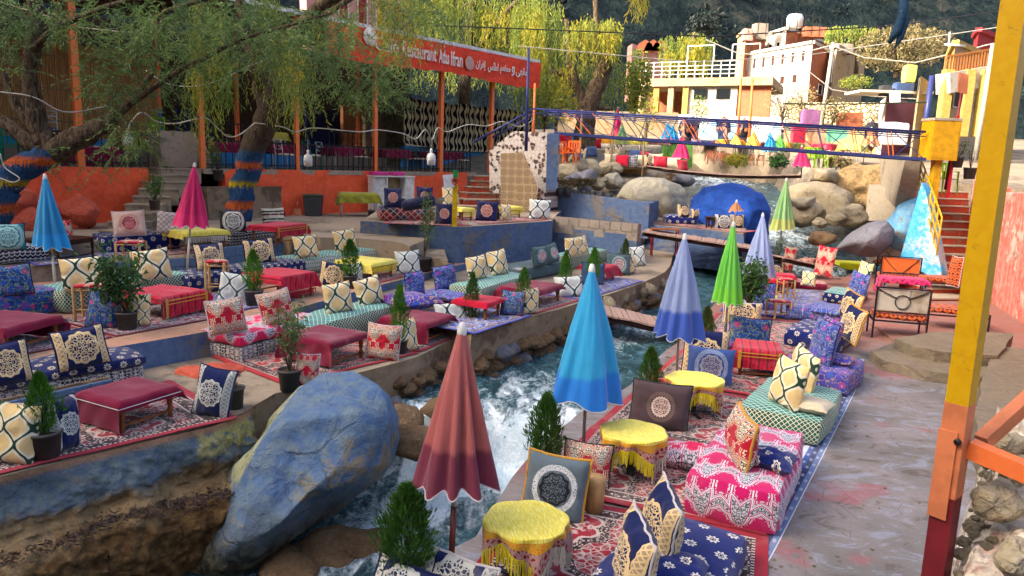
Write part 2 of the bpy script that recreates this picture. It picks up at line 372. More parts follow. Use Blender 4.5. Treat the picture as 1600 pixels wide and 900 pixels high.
def tent(name, c1, c2, split=.24):
    b = B(name, .7, spec=.25); x, y, z = b.xyz(b.co('Generated')); n = b.noise(b.co('Object'), 5, 3)
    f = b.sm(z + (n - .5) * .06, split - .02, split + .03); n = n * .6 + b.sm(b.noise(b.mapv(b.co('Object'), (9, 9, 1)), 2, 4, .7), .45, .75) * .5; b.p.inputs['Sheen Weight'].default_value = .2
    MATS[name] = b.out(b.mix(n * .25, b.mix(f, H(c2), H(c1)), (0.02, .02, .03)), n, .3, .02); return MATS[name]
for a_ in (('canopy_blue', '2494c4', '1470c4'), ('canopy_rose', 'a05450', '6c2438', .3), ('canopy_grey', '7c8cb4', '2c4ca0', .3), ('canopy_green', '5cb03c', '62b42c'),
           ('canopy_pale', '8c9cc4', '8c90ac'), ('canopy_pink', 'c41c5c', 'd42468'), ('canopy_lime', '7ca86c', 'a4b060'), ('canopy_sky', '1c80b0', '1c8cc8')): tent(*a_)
# ---------------------------------------------------------------- stone, concrete, plaster
def paintwall(name, paint, paint2, bare, amt=.5, sc=1.6, rough=.85, bs=.5, bd=.03, brick=None, streak=0):
    b = B(name, rough, spec=.2); o = b.world(); n1 = b.noise(o, sc, 6, .65); n2 = b.noise(o, sc * 7, 4, .6); n3 = b.noise(b.mapv(o, (3, 3, .4)), 3, 3)
    c = b.mix(b.sm(n2, .3, .7), H(paint), H(paint2)); worn = b.sm(n1 * .7 + n2 * .3, amt, amt + .1); c = b.mix(worn, c, H(bare))
    h = n1 * .5 + n2 * .35 + b.noise(o, sc * 25, 2) * .15
    if streak: c = b.mix(b.sm(n3, .5, .75) * streak, c, H(bare))
    crack = b.vor(b.mapv(b.vec(*[q + n2 * .12 for q in b.xyz(o)]), (1, 1, 1.6)), sc * .9, 'DISTANCE_TO_EDGE'); cr = b.sm(crack, 0, .012)
    c = b.mix(cr.inv() * b.sm(n1, .5, .6) * .5, c, (.03, .025, .02)); h = h + cr * b.sm(n1, .45, .6) * .25
    MATS[name] = b.out(c, h, bs, bd); return MATS[name]
paintwall('blue_paint', '465a80', '566a84', '6c655c', .54, 1.4)
paintwall('restaurant_blue', '2870a8', '347aa4', '4c6c80', .62)
paintwall('orange_paint', 'dc5230', 'e4603a', '8a4a38', .6, 1.1, streak=.15)
paintwall('salmon_wall', 'c45a4c', 'd08878', 'c8b0a0', .52, .9, streak=.5)
paintwall('bright_blue_wall', '3c9cd8', '58b0e0', 'a8b4b8', .47, 1.1)
paintwall('stair_red', '8e3422', '98402c', '7c5c4c', .52)
paintwall('concrete', '8c7c68', '988874', '6c6050', .5, .8, bs=.35)
paintwall('concrete_brown', '7c6a54', '8c7860', '5c4c3c', .5, .9)
paintwall('concrete_pale', '988c78', 'a49a86', '807460', .55, 1.2)
paintwall('pink_concrete', 'a07860', 'a8806c', '84705c', .48, 1.3)
paintwall('cinder', '84786c', '908478', '6c645c', .55, 3)
paintwall('cinder_blue', '4a6284', '587086', '5c6878', .6, 3)
paintwall('road_dust', '7c7060', '8a7c68', '64594a', .5, .7)
paintwall('white_plaster', 'a8a294', 'b2ac9e', '887c68', .54, .6, bs=.3, streak=.6)
paintwall('cream_plaster', '988668', 'a08e70', '7c6a50', .53, .7, bs=.3, streak=.6)
paintwall('terracotta', '9c5c40', 'a86648', '7c4c38', .52, .6, bs=.3, streak=.5)
paintwall('pink_plaster', 'b88478', 'c08c80', '9c7468', .6, .6, bs=.2)
paintwall('yellow_steel', 'b48a08', 'bc9410', 'a07c10', .75, 3, .45, .1, .004)
paintwall('orange_steel', 'd46a34', 'd8703c', 'a05030', .68, 4, .45, .15, .004)
paintwall('blue_steel', '262c54', '30386a', '484e68', .62, 5, .4, .1, .003)
paintwall('earth_lit', 'a08458', '8c7450', '6c5c40', .5, 1.5, bs=.9, bd=.12)
paintwall('platform_blue', '44567a', '50647e', '64625e', .5, 1.0, bs=.9, bd=.06)
def walkway():
    b = B('walkway', .8, spec=.25); o = b.world(); x, y, z = b.xyz(o); n1 = b.noise(o, .7, 6, .65, .6); n2 = b.noise(b.mapv(o, (1, 1.7, 1)), 2.3, 8, .72, 1.2); n3 = b.noise(o, 30, 3, .7); n4 = b.noise(o, 1.1, 3, .5, .3)
    c = b.mix(b.sm(n1, .35, .65), H('64605c'), H('7c7472')); c = b.mix(b.sm(n2, .52, .62) * .5, c, H('8890a0')); c = b.mix(b.sm(n4, .56, .66) * b.sm(n2, .42, .5) * .65, c, H('8a4a4c'))
    c = b.mix(b.sm(n2, .45, .36) * .55, c, H('4a3c32')); c = b.mix(b.sm(y + (n1 - .5) * 3, 11.5, 14) * .72, c, b.mix(b.sm(n2, .4, .6), H('9c5a48'), H('8a6454')))
    c = b.mix(b.sm(n3, .6, .75) * .2, c, H('bdb4b4')); c = b.mix(b.vor(o, 2.3, 'DISTANCE_TO_EDGE').lt(.008) * b.sm(n1, .48, .55) * .5, c, (.05, .04, .04))
    MATS['walkway'] = b.out(c, n2 * .6 + n3 * .3 + n1, .55, .03)
walkway()
def boulder_mat(name, top, top2, low, stripe=None, zlo=.0, zhi=.5, patch=.5, crack=1.3):
    b = B(name, .75, spec=.25); o = b.co('Object'); x, y, z = b.xyz(o); n1 = b.noise(o, 1.5, 6, .65, .3); n2 = b.noise(o, 7, 5, .65); n3 = b.noise(o, 30, 3, .7)
    c = b.mix(b.sm(n2, .35, .65), H(top), H(top2)); c = b.mix(b.sm(n1 * .75 + n2 * .25 + x * .06 - z * .08, patch, patch + .09), c, b.mix(n2, H(low), H('8c7c60')))
    c = b.mix(b.sm(z + (n1 - .5) * 1.2, zhi, zlo), c, b.mix(b.sm(n2, .4, .6), H(low), H('2c281c')))
    if stripe:
        l = z * .55 - x * 1.0 - stripe + (n1 - .5) * .25; c = b.mix(b.sm(l.abs(), .085, .04) * .8 * b.sm(n2, .3, .5), c, H('a0a070'))
    wv = b.vec(x + n1 * .35, y + n1 * .3, z * 1.15 + n2 * .06); v1 = b.vor(wv, crack, 'DISTANCE_TO_EDGE'); cr = b.sm(v1, 0, .03); vb = b.vor(wv, crack, 'F1')
    ck = b.sm(n1, .35, .7); cr2 = b.sm(b.vor(wv, crack * 2.7, 'DISTANCE_TO_EDGE'), 0, .02); cr = b.m('MINIMUM', cr, b.m('MAXIMUM', cr2, .5)); c = b.mix(cr.inv() * ck * .35, c, (.02, .02, .02)); cr = b.m('MAXIMUM', cr, ck.inv()); MATS[name] = b.out(c, n1 * 1.2 + n2 * .6 + n3 * .2 + cr * .3 + vb * .7, .9, .07); return MATS[name]
boulder_mat('blue_boulder', '466084', '60727e', '66624e', stripe=.66, zlo=-.7, zhi=.1, patch=.53)
boulder_mat('royal_boulder', '1c489c', '1f50a8', '5c5c60', zlo=-9, zhi=-8.5, patch=.8, crack=.6)
boulder_mat('beige_boulder', '8c8878', '9c9684', '645c48', zlo=-3, zhi=-2.6, patch=.6, crack=.8)
boulder_mat('grey_boulder', '6c6c74', '74747c', '54504c', zlo=-3, zhi=-2.6, patch=.6, crack=.8)
boulder_mat('brown_rock', '6c543a', '7c6448', '4a3a28', zlo=-5, zhi=-4, patch=.55, crack=2)
boulder_mat('orange_rock', 'b04c38', 'b8563f', '8c4838', zlo=-5, zhi=-4, patch=.62, crack=1)
boulder_mat('tan_rock', '94886c', 'a0947c', '6c604c', zlo=-5, zhi=-4, patch=.55, crack=1.5)
boulder_mat('blue_slope_rock', '60a8d4', '88b4cc', 'a09c90', zlo=-5, zhi=-4, patch=.48, crack=1.5)
def mossy():
    b = B('bank_earth', .9, spec=.2); o = b.world(); x, y, z = b.xyz(o); n1 = b.noise(o, 1.6, 6, .65, .4); n2 = b.noise(o, 8, 5, .7); n3 = b.noise(o, 40, 3, .7); n4 = b.noise(b.mapv(o, (1, 1, 2)), 2.3, 3)
    zz = z + (n1 - .5) * .45; c = b.mix(b.sm(n2, .35, .65), H('44301a'), H('6e5432')); c = b.mix(b.sm(zz, -.32, -.2) * b.sm(n1, .3, .5), c, b.mix(b.sm(n2, .4, .6), H('6e5a40'), H('806c4c')))
    blue = b.mix(b.sm(n2, .4, .6), H('4c5a6a'), H('5c686a')); c = b.mix(b.sm(zz, -.08, .04) * b.sm(n2 * .4 + n1 * .6, .7, .58), c, blue); yel = b.sm(x + (n1 - .5) * .2, -3.12, -3.06) * b.sm(x + (n2 - .5) * .1, -2.45, -2.52) * b.sm(z + (n1 - .5) * .15, .02, .1)
    c = b.mix(yel * b.sm(n2, .35, .5), c, H('8e8a5c')); c = b.mix(b.sm(z, .26, .33), c, H('8c6c54')); c = b.mix(b.sm(n3, .55, .7) * .35, c, (.02, .015, .01))
    MATS['bank_earth'] = b.out(c, n1 + n2 * .6 + n3 * .2, .9, .06)
mossy()
def woodm(name, c1, c2, rough=.6, sc=(3, 3, 40)):
    b = B(name, rough, spec=.25); o = b.co('Object'); n = b.noise(b.mapv(o, sc), 1.5, 5, .65, .4); r_ = b.rnd()
    c = b.mix(b.sm(n, .35, .65), H(c1), H(c2)); c = b.mix(r_ * .35, c, tuple(x * .5 for x in H(c2))); MATS[name] = b.out(c, n, .3, .008); return MATS[name]
woodm('table_wood', '6c3c20', '8c5430', sc=(8, 8, 8)); woodm('dark_wood', '2a1410', '3c2018', .45, (8, 8, 8)); woodm('pale_wood', 'a88050', 'c09c68', sc=(9, 9, 3)); woodm('plank_wood', '94786c', 'a88c7c', .85, (3, 20, 20)); woodm('pole_wood', '7c6c50', '94805c', .8, (20, 20, 2))
def bark():
    b = B('bark', .95, spec=.15); o = b.co('Object'); n = b.noise(b.mapv(o, (5, 5, 1.2)), 3, 6, .7, .8); c = b.mix(b.sm(n, .35, .65), H('2e261e'), H('6a5a48')); MATS['bark'] = b.out(c, n, 1, .08)
    b = B('painted_bark', .95, spec=.15); o = b.world(); x, y, z = b.xyz(o); n = b.noise(b.mapv(o, (10, 10, 1.5)), 3, 5, .7, .5); zz = z + (n - .5) * .5
    c = H('28527c')
    for lo_, hi_, cc in ((1.75, 1.98, 'd06428'), (2.28, 2.45, 'b8a018'), (2.7, 2.9, 'd06428')): c = b.mix(b.sm(zz, lo_, lo_ + .05) * b.sm(zz, hi_, hi_ - .05), c, H(cc))
    c = b.mix(b.sm(z + (n - .5) * .5, 3.05, 3.2), c, b.mix(n, H('2e261e'), H('6a5a48'))); c = b.mix(b.sm(n, .55, .4) * .6, c, (.02, .02, .02)); MATS['painted_bark'] = b.out(c, n, 1, .08)
bark()
def leafm(name, cols, tr=.35, rough=.55):
    b = B(name, rough, spec=.3); r_ = b.island(); o = b.world(); n = b.noise(o, 1.1, 3, .6); c = b.mix(r_, H(cols[0]), H(cols[1])); c = b.mix(b.sm(n, .42, .62), c, H(cols[2]))
    t = b.n('ShaderNodeBsdfTranslucent'); b.put(t.inputs[0], c); mx = b.n('ShaderNodeMixShader'); mx.inputs[0].default_value = tr
    b.put(b.p.inputs['Base Color'], c); out_ = b.t.nodes['Material Output']; b.t.links.new(b.p.outputs[0], mx.inputs[1]); b.t.links.new(t.outputs[0], mx.inputs[2]); b.t.links.new(mx.outputs[0], out_.inputs[0]); MATS[name] = b.mat
leafm('conifer_leaf', ('44781c', '588c28', '305c18'), .3); leafm('dark_conifer_leaf', ('34581f', '446c26', '4c5424'), .25); leafm('willow_leaf', ('80903a', '9c9a38', '647a34'), .45)
leafm('willow_yellow_leaf', ('a09a30', 'b8a838', '808a30'), .5); leafm('pepper_leaf', ('566f3c', '748c4c', '48603a'), .42); leafm('shrub_leaf', ('2c5024', '44682c', '24441c'), .25)
leafm('brush_leaf', ('6c6040', '847850', '5c5834'), .2); leafm('hill_leaf', ('1c2a28', '26342c', '18221f'), .1); leafm('dry_leaf', ('8c7c54', 'a08c60', '6c6444'), .2)
leafm('litter_leaf', ('2a1c18', '4a3424', '382a28'), .0)
def water():
    b = B('river_water', .12, spec=.5); o = b.world(); x, y, z = b.xyz(o); fl = b.mapv(o, (1.6, .8, .5)); n1 = b.noise(fl, 2.1, 6, .65, .9); n2 = b.noise(b.mapv(o, (1.3, 1, 1)), 9, 5, .7, .8); n3 = b.noise(o, 26, 3, .7)
    at_ = b.n('ShaderNodeAttribute'); at_.attribute_name = 'foam'; fo = V(b, at_.outputs['Fac'])
    t = n1 * .6 + n2 * .32 + n3 * .12 + fo * .42; foam = b.sm(t, .66, .84); c = b.mix(b.sm(n1 * .6 + n2 * .4, .4, .62), H('1f3c42'), H('48707a')); c = b.mix(b.sm(n2, .56, .68) * .5, c, H('7898a0')); c = b.mix(foam, c, b.mix(b.sm(n3 * .4 + n1 * .6, .4, .62), H('a9c4d0'), H('d8e2e6')))
    b.p.inputs['IOR'].default_value = 1.33; MATS['river_water'] = b.out(c, (n1 * .8 + n2 * .6 + n3 * .25) * (foam * -.65 + 1.0), .9, .12, rough=foam * .5 + .1)
water()
def misc():
    b = B('reed', .8, spec=.2); o = b.co('Object'); x, y, z = b.xyz(o); s = (x * 140 + b.noise(o, 3, 2) * 5).sin(); n = b.noise(b.mapv(o, (30, 30, 1.5)), 1, 4); c = b.mix(b.sm(n, .3, .7), H('b07c48'), H('d8a468')); c = b.mix(b.sm(s, -.2, -.9) * .6, c, H('3c2412')); MATS['reed'] = b.out(c, s * .5 + n, .6, .02)
    b = B('curtain_cloth', .9, spec=.1); u, v = uvm(b); w_ = (v * 11).sin() * .2 + b.noise(b.co('UV'), 1.2, 1) * .5; f = (u * 4.6 + w_).frac(); wd = (v * 14 + 1).cos() * .12 + .24; c = b.mix((f - .5).abs().lt(wd), H('0e0c16'), H('b0a480')); MATS['curtain_cloth'] = b.out(c)
    b = B('mosaic', .6); o = b.co('Object'); x, y, z = b.xyz(o); d = b.vor(b.vec(x, z), 7.5, 'F1'); cc = b.xyz(b.last.outputs['Color']); g = b.vor(b.vec(x, z), 7.5, 'DISTANCE_TO_EDGE').lt(.06); c = b.mix(cc[0].gt(.62) , H('b4aca4'), b.mix(cc[1], H('1c1c20'), H('5c4038'))); c = b.mix(g, c, H('9c948c')); MATS['mosaic'] = b.out(c, g, .3, .01)
    b = B('panel_tile', .6); u, v, w_ = b.xyz(b.co('Object')); x = ((u / .24).frac() - .5).abs(); y = ((w_ / .24).frac() - .5).abs(); r_ = rad(b, x, y); c = b.mix((r_ - .36).abs().lt(.05).max((r_ - .14).abs().lt(.05)), H('a8906c'), H('6c5840')); MATS['panel_tile'] = b.out(c)
    b = B('tile_pattern', .5); u, v, w_ = b.xyz(b.co('Object')); x = ((u / .4).frac() - .5); y = ((w_ / .4).frac() - .5); r_ = rad(b, x, y); c = b.mix((r_ - .3).abs().lt(.07), H('b04438'), H('c8b8a0')); c = b.mix(r_.lt(.12), c, H('20304c')); MATS['tile_pattern'] = b.out(c)
    b = B('rusty_roof', .8); o = b.world(); n = b.noise(o, 2, 4, .6); c = b.mix(b.sm(n, .4, .6), H('4c3028'), H('6c4c40')); MATS['rusty_roof'] = b.out(c, n, .4, .03)
    b = B('mural', .7); o = b.world(); x, y, z = b.xyz(o); n = b.noise(o, .5, 4, .6); c = b.mix(b.sm(n, .45, .6), H('d8d8d4'), H('78b4cc')); c = b.mix(b.sm(b.noise(o, 1.3, 2), .6, .65), c, H('d0d8dc')); MATS['mural'] = b.out(c)
    b = B('mural_dark', .8); o = b.world(); d = b.vor(o, .8, 'F1'); cc = b.xyz(b.last.outputs['Color']); c = b.mix(cc[0], H('2c7c64'), H('9c4c34')); c = b.mix(cc[1].gt(.6), c, H('8c7c50')); c = b.mix(b.noise(o, 6, 4) * .4, c, (.1, .06, .04)); MATS['mural_dark'] = b.out(c, b.noise(o, 8, 3), .4, .03)
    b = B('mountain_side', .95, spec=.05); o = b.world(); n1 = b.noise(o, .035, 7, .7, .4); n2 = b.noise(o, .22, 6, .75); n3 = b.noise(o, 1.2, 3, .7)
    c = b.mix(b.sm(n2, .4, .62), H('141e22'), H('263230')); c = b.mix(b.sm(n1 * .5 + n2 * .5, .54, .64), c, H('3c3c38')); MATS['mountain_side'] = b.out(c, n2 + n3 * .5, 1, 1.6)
    b = B('rope_blue', .8); o = b.co('Object'); n = b.noise(b.mapv(o, (6, 6, 60)), 3, 3); MATS['rope_blue'] = b.out(b.mix(n, H('0c1c34'), H('2a5470')), n, .5, .01)
    b = B('gravel', .95); o = b.world(); d = b.vor(o, 7, 'F1'); cc = b.xyz(b.last.outputs['Color']); c = b.mix(cc[0], H('6c6456'), H('8c8272')); MATS['gravel'] = b.out(b.mix(b.sm(d, .3, .6) * .4, c, H('4c443c')), d.inv(), .7, .05)
    b = B('rubble_stone', .95); o = b.world(); d = b.vor(o, 16, 'F1'); cc = b.xyz(b.last.outputs['Color']); n = b.noise(o, 5, 5, .7); c = b.mix(cc[0], H('a89c8c'), H('d0c4b0')); c = b.mix(b.sm(n, .52, .62) * .6, c, H('a07468')); c = b.mix(b.sm(n, .42, .34) * .5, c, H('6c7480')); MATS['rubble_stone'] = b.out(c, d.inv() + n * 1.5, 1, .04)
    b = B('stone_wall', .95); o = b.world(); d = b.vor(o, 3.2, 'F1'); cc = b.xyz(b.last.outputs['Color']); c = b.mix(cc[0], H('a89468'), H('c4b490')); g = b.vor(o, 3.2, 'DISTANCE_TO_EDGE'); MATS['stone_wall'] = b.out(b.mix(b.sm(g, .1, .02), c, H('3c3020')), b.sm(g, 0, .2), 1, .1)
    b = B('terrace_paving', .85); o = b.world(); n = b.noise(o, 1.2, 5, .6); MATS['terrace_paving'] = b.out(b.mix(n, H('5c5044'), H('84725c')), n, .3, .02)
misc()
for a_ in (('black_steel', '1a1a1c', .4, .3), ('grey_plastic', '3a3a3c', .5), ('pot_plastic', '4a4a48', .55), ('white_metal', 'c8c8c4', .45), ('soil', '3c2a1c', .95), ('white_plastic', 'd0d0cc', .35), ('pole_white', 'b8b4aa', .4), ('pole_brown', '5c2820', .4),
           ('pole_dark', '2c2c30', .4), ('lime_plastic', '8cb41c', .4), ('orange_plastic', 'd4601c', .4), ('green_plastic', '1c8040', .4), ('red_plastic', 'b01424', .4), ('teal_metal', '1c7c5c', .5), ('blue_metal', '1c60b0', .5),
           ('yellow_paint', 'c4a00c', .45), ('post_yellow', 'd0ac10', .5), ('salmon_steel', 'c4744c', .5), ('maroon_steel', '6c1c24', .5), ('wire_white', 'b0aca0', .5), ('cable_black', '24242a', .6), ('skin', '8c5c44', .6),
           ('jacket_dark', '1c2028', .9), ('trouser_blue', '20304c', .9), ('hair_dark', '0c0a08', .8), ('glass_dark', '1c2024', .15), ('shutter_brown', '3c2418', .6), ('bin_green', '3c4a38', .5), ('yellow_box', 'c8960c', .5),
           ('banner_red', 'd03a1c', .7), ('letter_white', 'd8d0c8', .6), ('letter_gold', 'c88c2c', .5), ('sign_white', 'c4ccd4', .4), ('sign_red', 'c01c24', .5), ('pale_rope', 'b0a488', .8), ('violet_plaster', '7c5078', .8), ('yellow_plaster', 'a88c48', .8),
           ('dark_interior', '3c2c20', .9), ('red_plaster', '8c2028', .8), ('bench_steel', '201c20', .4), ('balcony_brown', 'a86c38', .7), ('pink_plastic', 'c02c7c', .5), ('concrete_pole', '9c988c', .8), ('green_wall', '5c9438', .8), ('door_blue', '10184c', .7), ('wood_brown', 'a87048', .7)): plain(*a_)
M_ = MATS
# ---------------------------------------------------------------- builders
def poly_slab(name, pts, z, zb, top, side, kind='structure', label=None, cat=None, rough=.0, seg=.35, parent=None):
    """level slab with given outline (world xy, counter-clockwise), its sides subdivided and slightly uneven"""
    mb = MB(); P = [Vector((p[0], p[1], z)) for p in pts]; n = len(P); ring = []
    for i in range(n):
        a, b_ = P[i], P[(i + 1) % n]; k = max(1, min(90, int((b_ - a).length / seg)))
        ring += [a.lerp(b_, j / k) for j in range(k)]
    nl = max(2, min(8, int((z - zb) / .12))) if rough else 2; lv = []
    for l in range(nl):
        t = l / (nl - 1); zz = z + (zb - z) * t; row = []
        for k, p in enumerate(ring):
            q = Vector((p.x, p.y, zz))
            if rough: q += Vector((noise.noise(q * 2.3), noise.noise(q * 2.3 + Vector((9, 0, 0))), .25 * noise.noise(q * 3))) * rough * (1 if l else .5)
            row.append(q)
        lv.append(row)
    N = len(ring); vs = [v for r in lv for v in r]
    fs = [((l + 1) * N + k, (l + 1) * N + (k + 1) % N, l * N + (k + 1) % N, l * N + k) for l in range(nl - 1) for k in range(N)]
    mb.add(vs, fs, 1); mb.add(lv[0], [tuple(range(N))], 0)
    return mb.build(name, [top, side], parent, label=label, cat=cat, kind=kind if kind else None)
def softbox(L, W, Hh, r=.06, n=10, bulge=.03, seed=0, mi_side=1, x0=0, y0=0, z0=0, sag=.02):
    """stuffed mattress: rounded box, UVs in metres, slot 0 on top and slot 1 on the sides"""
    mb = MB(); nx, ny, nz = max(4, int(L / .12)), max(4, int(W / .12)), 5
    def P(x, y, z):
        cx, cy, cz = min(max(x, r), L - r), min(max(y, r), W - r), min(max(z, r), Hh - r); d = Vector((x - cx, y - cy, z - cz))
        q = Vector((cx, cy, cz)) + (d.normalized() * r if d.length > 1e-6 else d)
        t = math.sin(math.pi * q.z / Hh); fx = math.sin(math.pi * q.x / L); fy = math.sin(math.pi * q.y / W)
        q.y += (q.y / W - .5) * 2 * bulge * t * fx; q.x += (q.x / L - .5) * 2 * bulge * t * fy
        q += Vector((noise.noise(q * 3 + Vector((seed, 0, 0))), noise.noise(q * 3 + Vector((0, seed, 5))), noise.noise(q * 2.6 + Vector((3, seed, 0))) * 1.2)) * sag
        if z > Hh * .5: q.z += bulge * .6 * fx * fy
        return q + Vector((x0, y0, z0))
    def face(fu, nu, nv, uv, mi, flip=False):
        vs = []; us = []
        for i in range(nu + 1):
            for j in range(nv + 1): x, y, z = fu(i / nu, j / nv); vs.append(P(x, y, z)); us.append(uv(x, y, z))
        f = grid_faces(nu + 1, nv + 1)
        if flip: f = [t[::-1] for t in f]
        mb.add(vs, f, mi, us, True)
    face(lambda a, c: (a * L, c * W, Hh), nx, ny, lambda x, y, z: (x, y), 0, True)
    face(lambda a, c: (a * L, 0, c * Hh), nx, nz, lambda x, y, z: (x, z), mi_side, True)
    face(lambda a, c: (a * L, W, c * Hh), nx, nz, lambda x, y, z: (x, z), mi_side)
    face(lambda a, c: (0, a * W, c * Hh), ny, nz, lambda x, y, z: (y, z), mi_side)
    face(lambda a, c: (L, a * W, c * Hh), ny, nz, lambda x, y, z: (y, z), mi_side, True)
    return mb
SOFAS = []
def sofa(A, Bq, z, depth, h, top, side, label, base=None, base_h=.18, name='floor_sofa', group='low cushion sofas', cat='sofa'):
    Mx, l = frame(at(*A, z), at(*Bq, z)); s = random.random() * 50
    if base:
        e = empty(name, Mx, label, cat, group); bs = softbox(l, depth, base_h, .03, seed=s, bulge=.01, sag=.008).build('base', [M_[base], M_[base]], e)
        mt = softbox(l + .04, depth + .03, h - base_h, .05, seed=s + 3, x0=-.02, y0=-.02, z0=base_h, bulge=.035, sag=.03).build('mattress', [M_[top], M_[side]], e)
    else:
        e = empty(name, Mx, label, cat, group); softbox(l, depth, h, .07, seed=s, bulge=.035, sag=.02).build('mattress', [M_[top], M_[side]], e)
    SOFAS.append(e); return e
def sofas_w(P, yaw, L_, W_, h, top, side, label, base=None, base_h=.18, cat='sofa', name='floor_sofa', group='low cushion sofas'):
    Mx = rotm(P, yaw); s = random.random() * 50; e = empty(name, Mx, label, cat, group)
    if base:
        softbox(L_, W_, base_h, .03, seed=s, bulge=.01, sag=.008).build('base', [M_[base], M_[base]], e)
        softbox(L_ + .04, W_ + .03, h - base_h, .05, seed=s + 3, x0=-.02, y0=-.02, z0=base_h, bulge=.035, sag=.03).build('mattress', [M_[top], M_[side]], e)
    else: softbox(L_, W_, h, .07, seed=s, bulge=.035, sag=.02).build('mattress', [M_[top], M_[side]], e)
    return e
def pillow_mesh(w_, h_, th=.16, ear=.05, seed=0, n=17):
    mb = MB()
    def P(u, v, s):
        x = u * 2 - 1; y = v * 2 - 1; e = max(0, (1 - abs(x) ** 2.6)) * max(0, (1 - abs(y) ** 2.6)); t = th * .56 * e ** .42
        px = x * (1 - ear * (1 - y * y) * 1.5); pz = y * (1 - ear * (1 - x * x) * 1.5)
        nz_ = noise.noise(Vector((x * 1.7 + seed, y * 1.7, s * .3))) * .022 * e + noise.noise(Vector((x * 4, y * 4 + seed, s))) * .016 - abs(noise.noise(Vector((x * 2.5 + seed, y * 3, s)))) * .03 * e
        bend = .035 * noise.noise(Vector((x * .8 + seed, y * .8, 0)))
        return (px * w_ / 2, s * (-t - nz_) + bend, (pz + 1) * h_ / 2 + (-.02 * h_ * (1 - x * x) if y > 0 else 0) * (y ** 2))
    for s in (1, -1):
        vs = []; us = []
        for i in range(n):
            for j in range(n): u, v = i / (n - 1), j / (n - 1); vs.append(P(u, v, s)); us.append(((u - .5) * .6, (v - .5) * .6 * h_ / w_))
        f = grid_faces(n, n); f = [t[::-1] for t in f] if s == 1 else f
        mb.add(vs, f, 0, us, True)
    edge = [P(i / 24, 0, 1) for i in range(25)] + [P(1, i / 24, 1) for i in range(1, 25)] + [P(1 - i / 24, 1, 1) for i in range(1, 25)] + [P(0, 1 - i / 24, 1) for i in range(1, 25)]
    return mb, edge
def pillow(px, py, z, wpx, hpx, cloth, label, yaw=0, tilt=-14, roll=0, piping=None, th=.19, group='cushions', depth_from=None, rope=.009, ear=.03, name='cushion'):
    p = at(px, py, z); k = ppm(p); cy = max(.4, abs(math.cos(R(yaw) - math.atan2(-p.x, p.y)))); w_ = wpx / k / cy; h_ = hpx / k / math.cos(PITCH) * 1.04; w_ = min(w_, h_ * 1.75)
    s = random.random() * 90; mb, edge = pillow_mesh(w_, h_, th, ear, s)
    Mx = rotm(p, R(yaw), R(tilt), R(roll)); o = mb.build(name, M_[cloth], label=label, cat='cushion', group=group); o.matrix_world = Mx
    if piping:
        t = MB(); t.tube(edge, rope, 6, 0, False); t.build('piping', M_[piping], o)
    return o
def pillow_flat(px, py, z, w_, l_, cloth, label, yaw=0, th=.16, piping=None, tilt=0, group='cushions'):
    p = at(px, py, z); mb, edge = pillow_mesh(w_, l_, th, .05, random.random() * 90); o = mb.build('cushion', M_[cloth], label=label, cat='cushion', group=group)
    o.matrix_world = Matrix.Translation(p + Vector((0, 0, th * .42))) @ Matrix.Rotation(R(yaw), 4, 'Z') @ Matrix.Rotation(R(-90 + tilt), 4, 'X') @ Matrix.Translation((0, 0, -l_ / 2))
    if piping: t = MB(); t.tube(edge, .008, 6, 0, False); t.build('piping', M_[piping], o)
    return o
def rug(A, Bq, z, depth, cloth, label, dz=.008, group='carpets on the floor', name='carpet', y0=0.0):
    Mx, l = frame(at(*A, z), at(*Bq, z)); mb = MB(); nx, ny = max(3, int(l / .15)), max(3, int(depth / .15)); vs, us = [], []; s = random.random() * 40
    for k_, hz in enumerate((0.0, .009)):
        vs = []; us = []
        for i in range(nx + 1):
            for j in range(ny + 1):
                x, y = i / nx * l, y0 + j / ny * depth; wv = max(0, noise.noise(Vector((x * 1.6 + s, y * 1.6, 0)))) * .016
                vs.append((x + .012 * noise.noise(Vector((y * 3, s, 0))), y + .012 * noise.noise(Vector((x * 3, s, 4))), hz + wv)); us.append((x, y))
        f = grid_faces(nx + 1, ny + 1); mb.add(vs, f if not k_ else [t[::-1] for t in f], 0, us, True)
    o = mb.build(name, M_[cloth], label=label, cat='carpet', group=group); Mx.translation.z += dz; o.matrix_world = Mx; return o
def cloth_mb(L_, W_, Hh, df, db, dl, dr, seed=0, wave=.02, out=.02, clear=.016):
    """cloth laid over a box top with given drops on each side"""
    mb = MB(); st = .05; s0, s1, t0, t1 = -dl, L_ + dr, -df, W_ + db; nu, nv = max(4, int((s1 - s0) / st)), max(4, int((t1 - t0) / st)); vs, us = [], []
    for i in range(nu + 1):
        for j in range(nv + 1):
            s = s0 + (s1 - s0) * i / nu; t = t0 + (t1 - t0) * j / nv; cx, cy = min(max(s, 0), L_), min(max(t, 0), W_); ex, ey = abs(s - cx), abs(t - cy); e = max(ex, ey)
            e2 = min(math.hypot(ex, ey), max(df, db, dl, dr) * 1.12); dx = (s > cx) - (s < cx); dy = (t > cy) - (t < cy)
            o = out + wave * (math.sin((s + t * 1.3) * 17 + seed) * .5 + noise.noise(Vector((s * 4 + seed, t * 4, 0)))) * min(1, e / .1) if e > 0 else 0
            m_ = min(ex, ey) * .45; z = Hh + clear - e2 + (.008 * noise.noise(Vector((s * 5, t * 5, seed))) - .004 * abs(noise.noise(Vector((s * 9, t * 3, seed)))) if e == 0 else 0)
            vs.append((cx + dx * (o + m_) if e > 0 else cx, cy + dy * (o + m_) if e > 0 else cy, z)); us.append((s, t))
    return mb.add(vs, [f[::-1] for f in grid_faces(nu + 1, nv + 1)], 0, us, True)
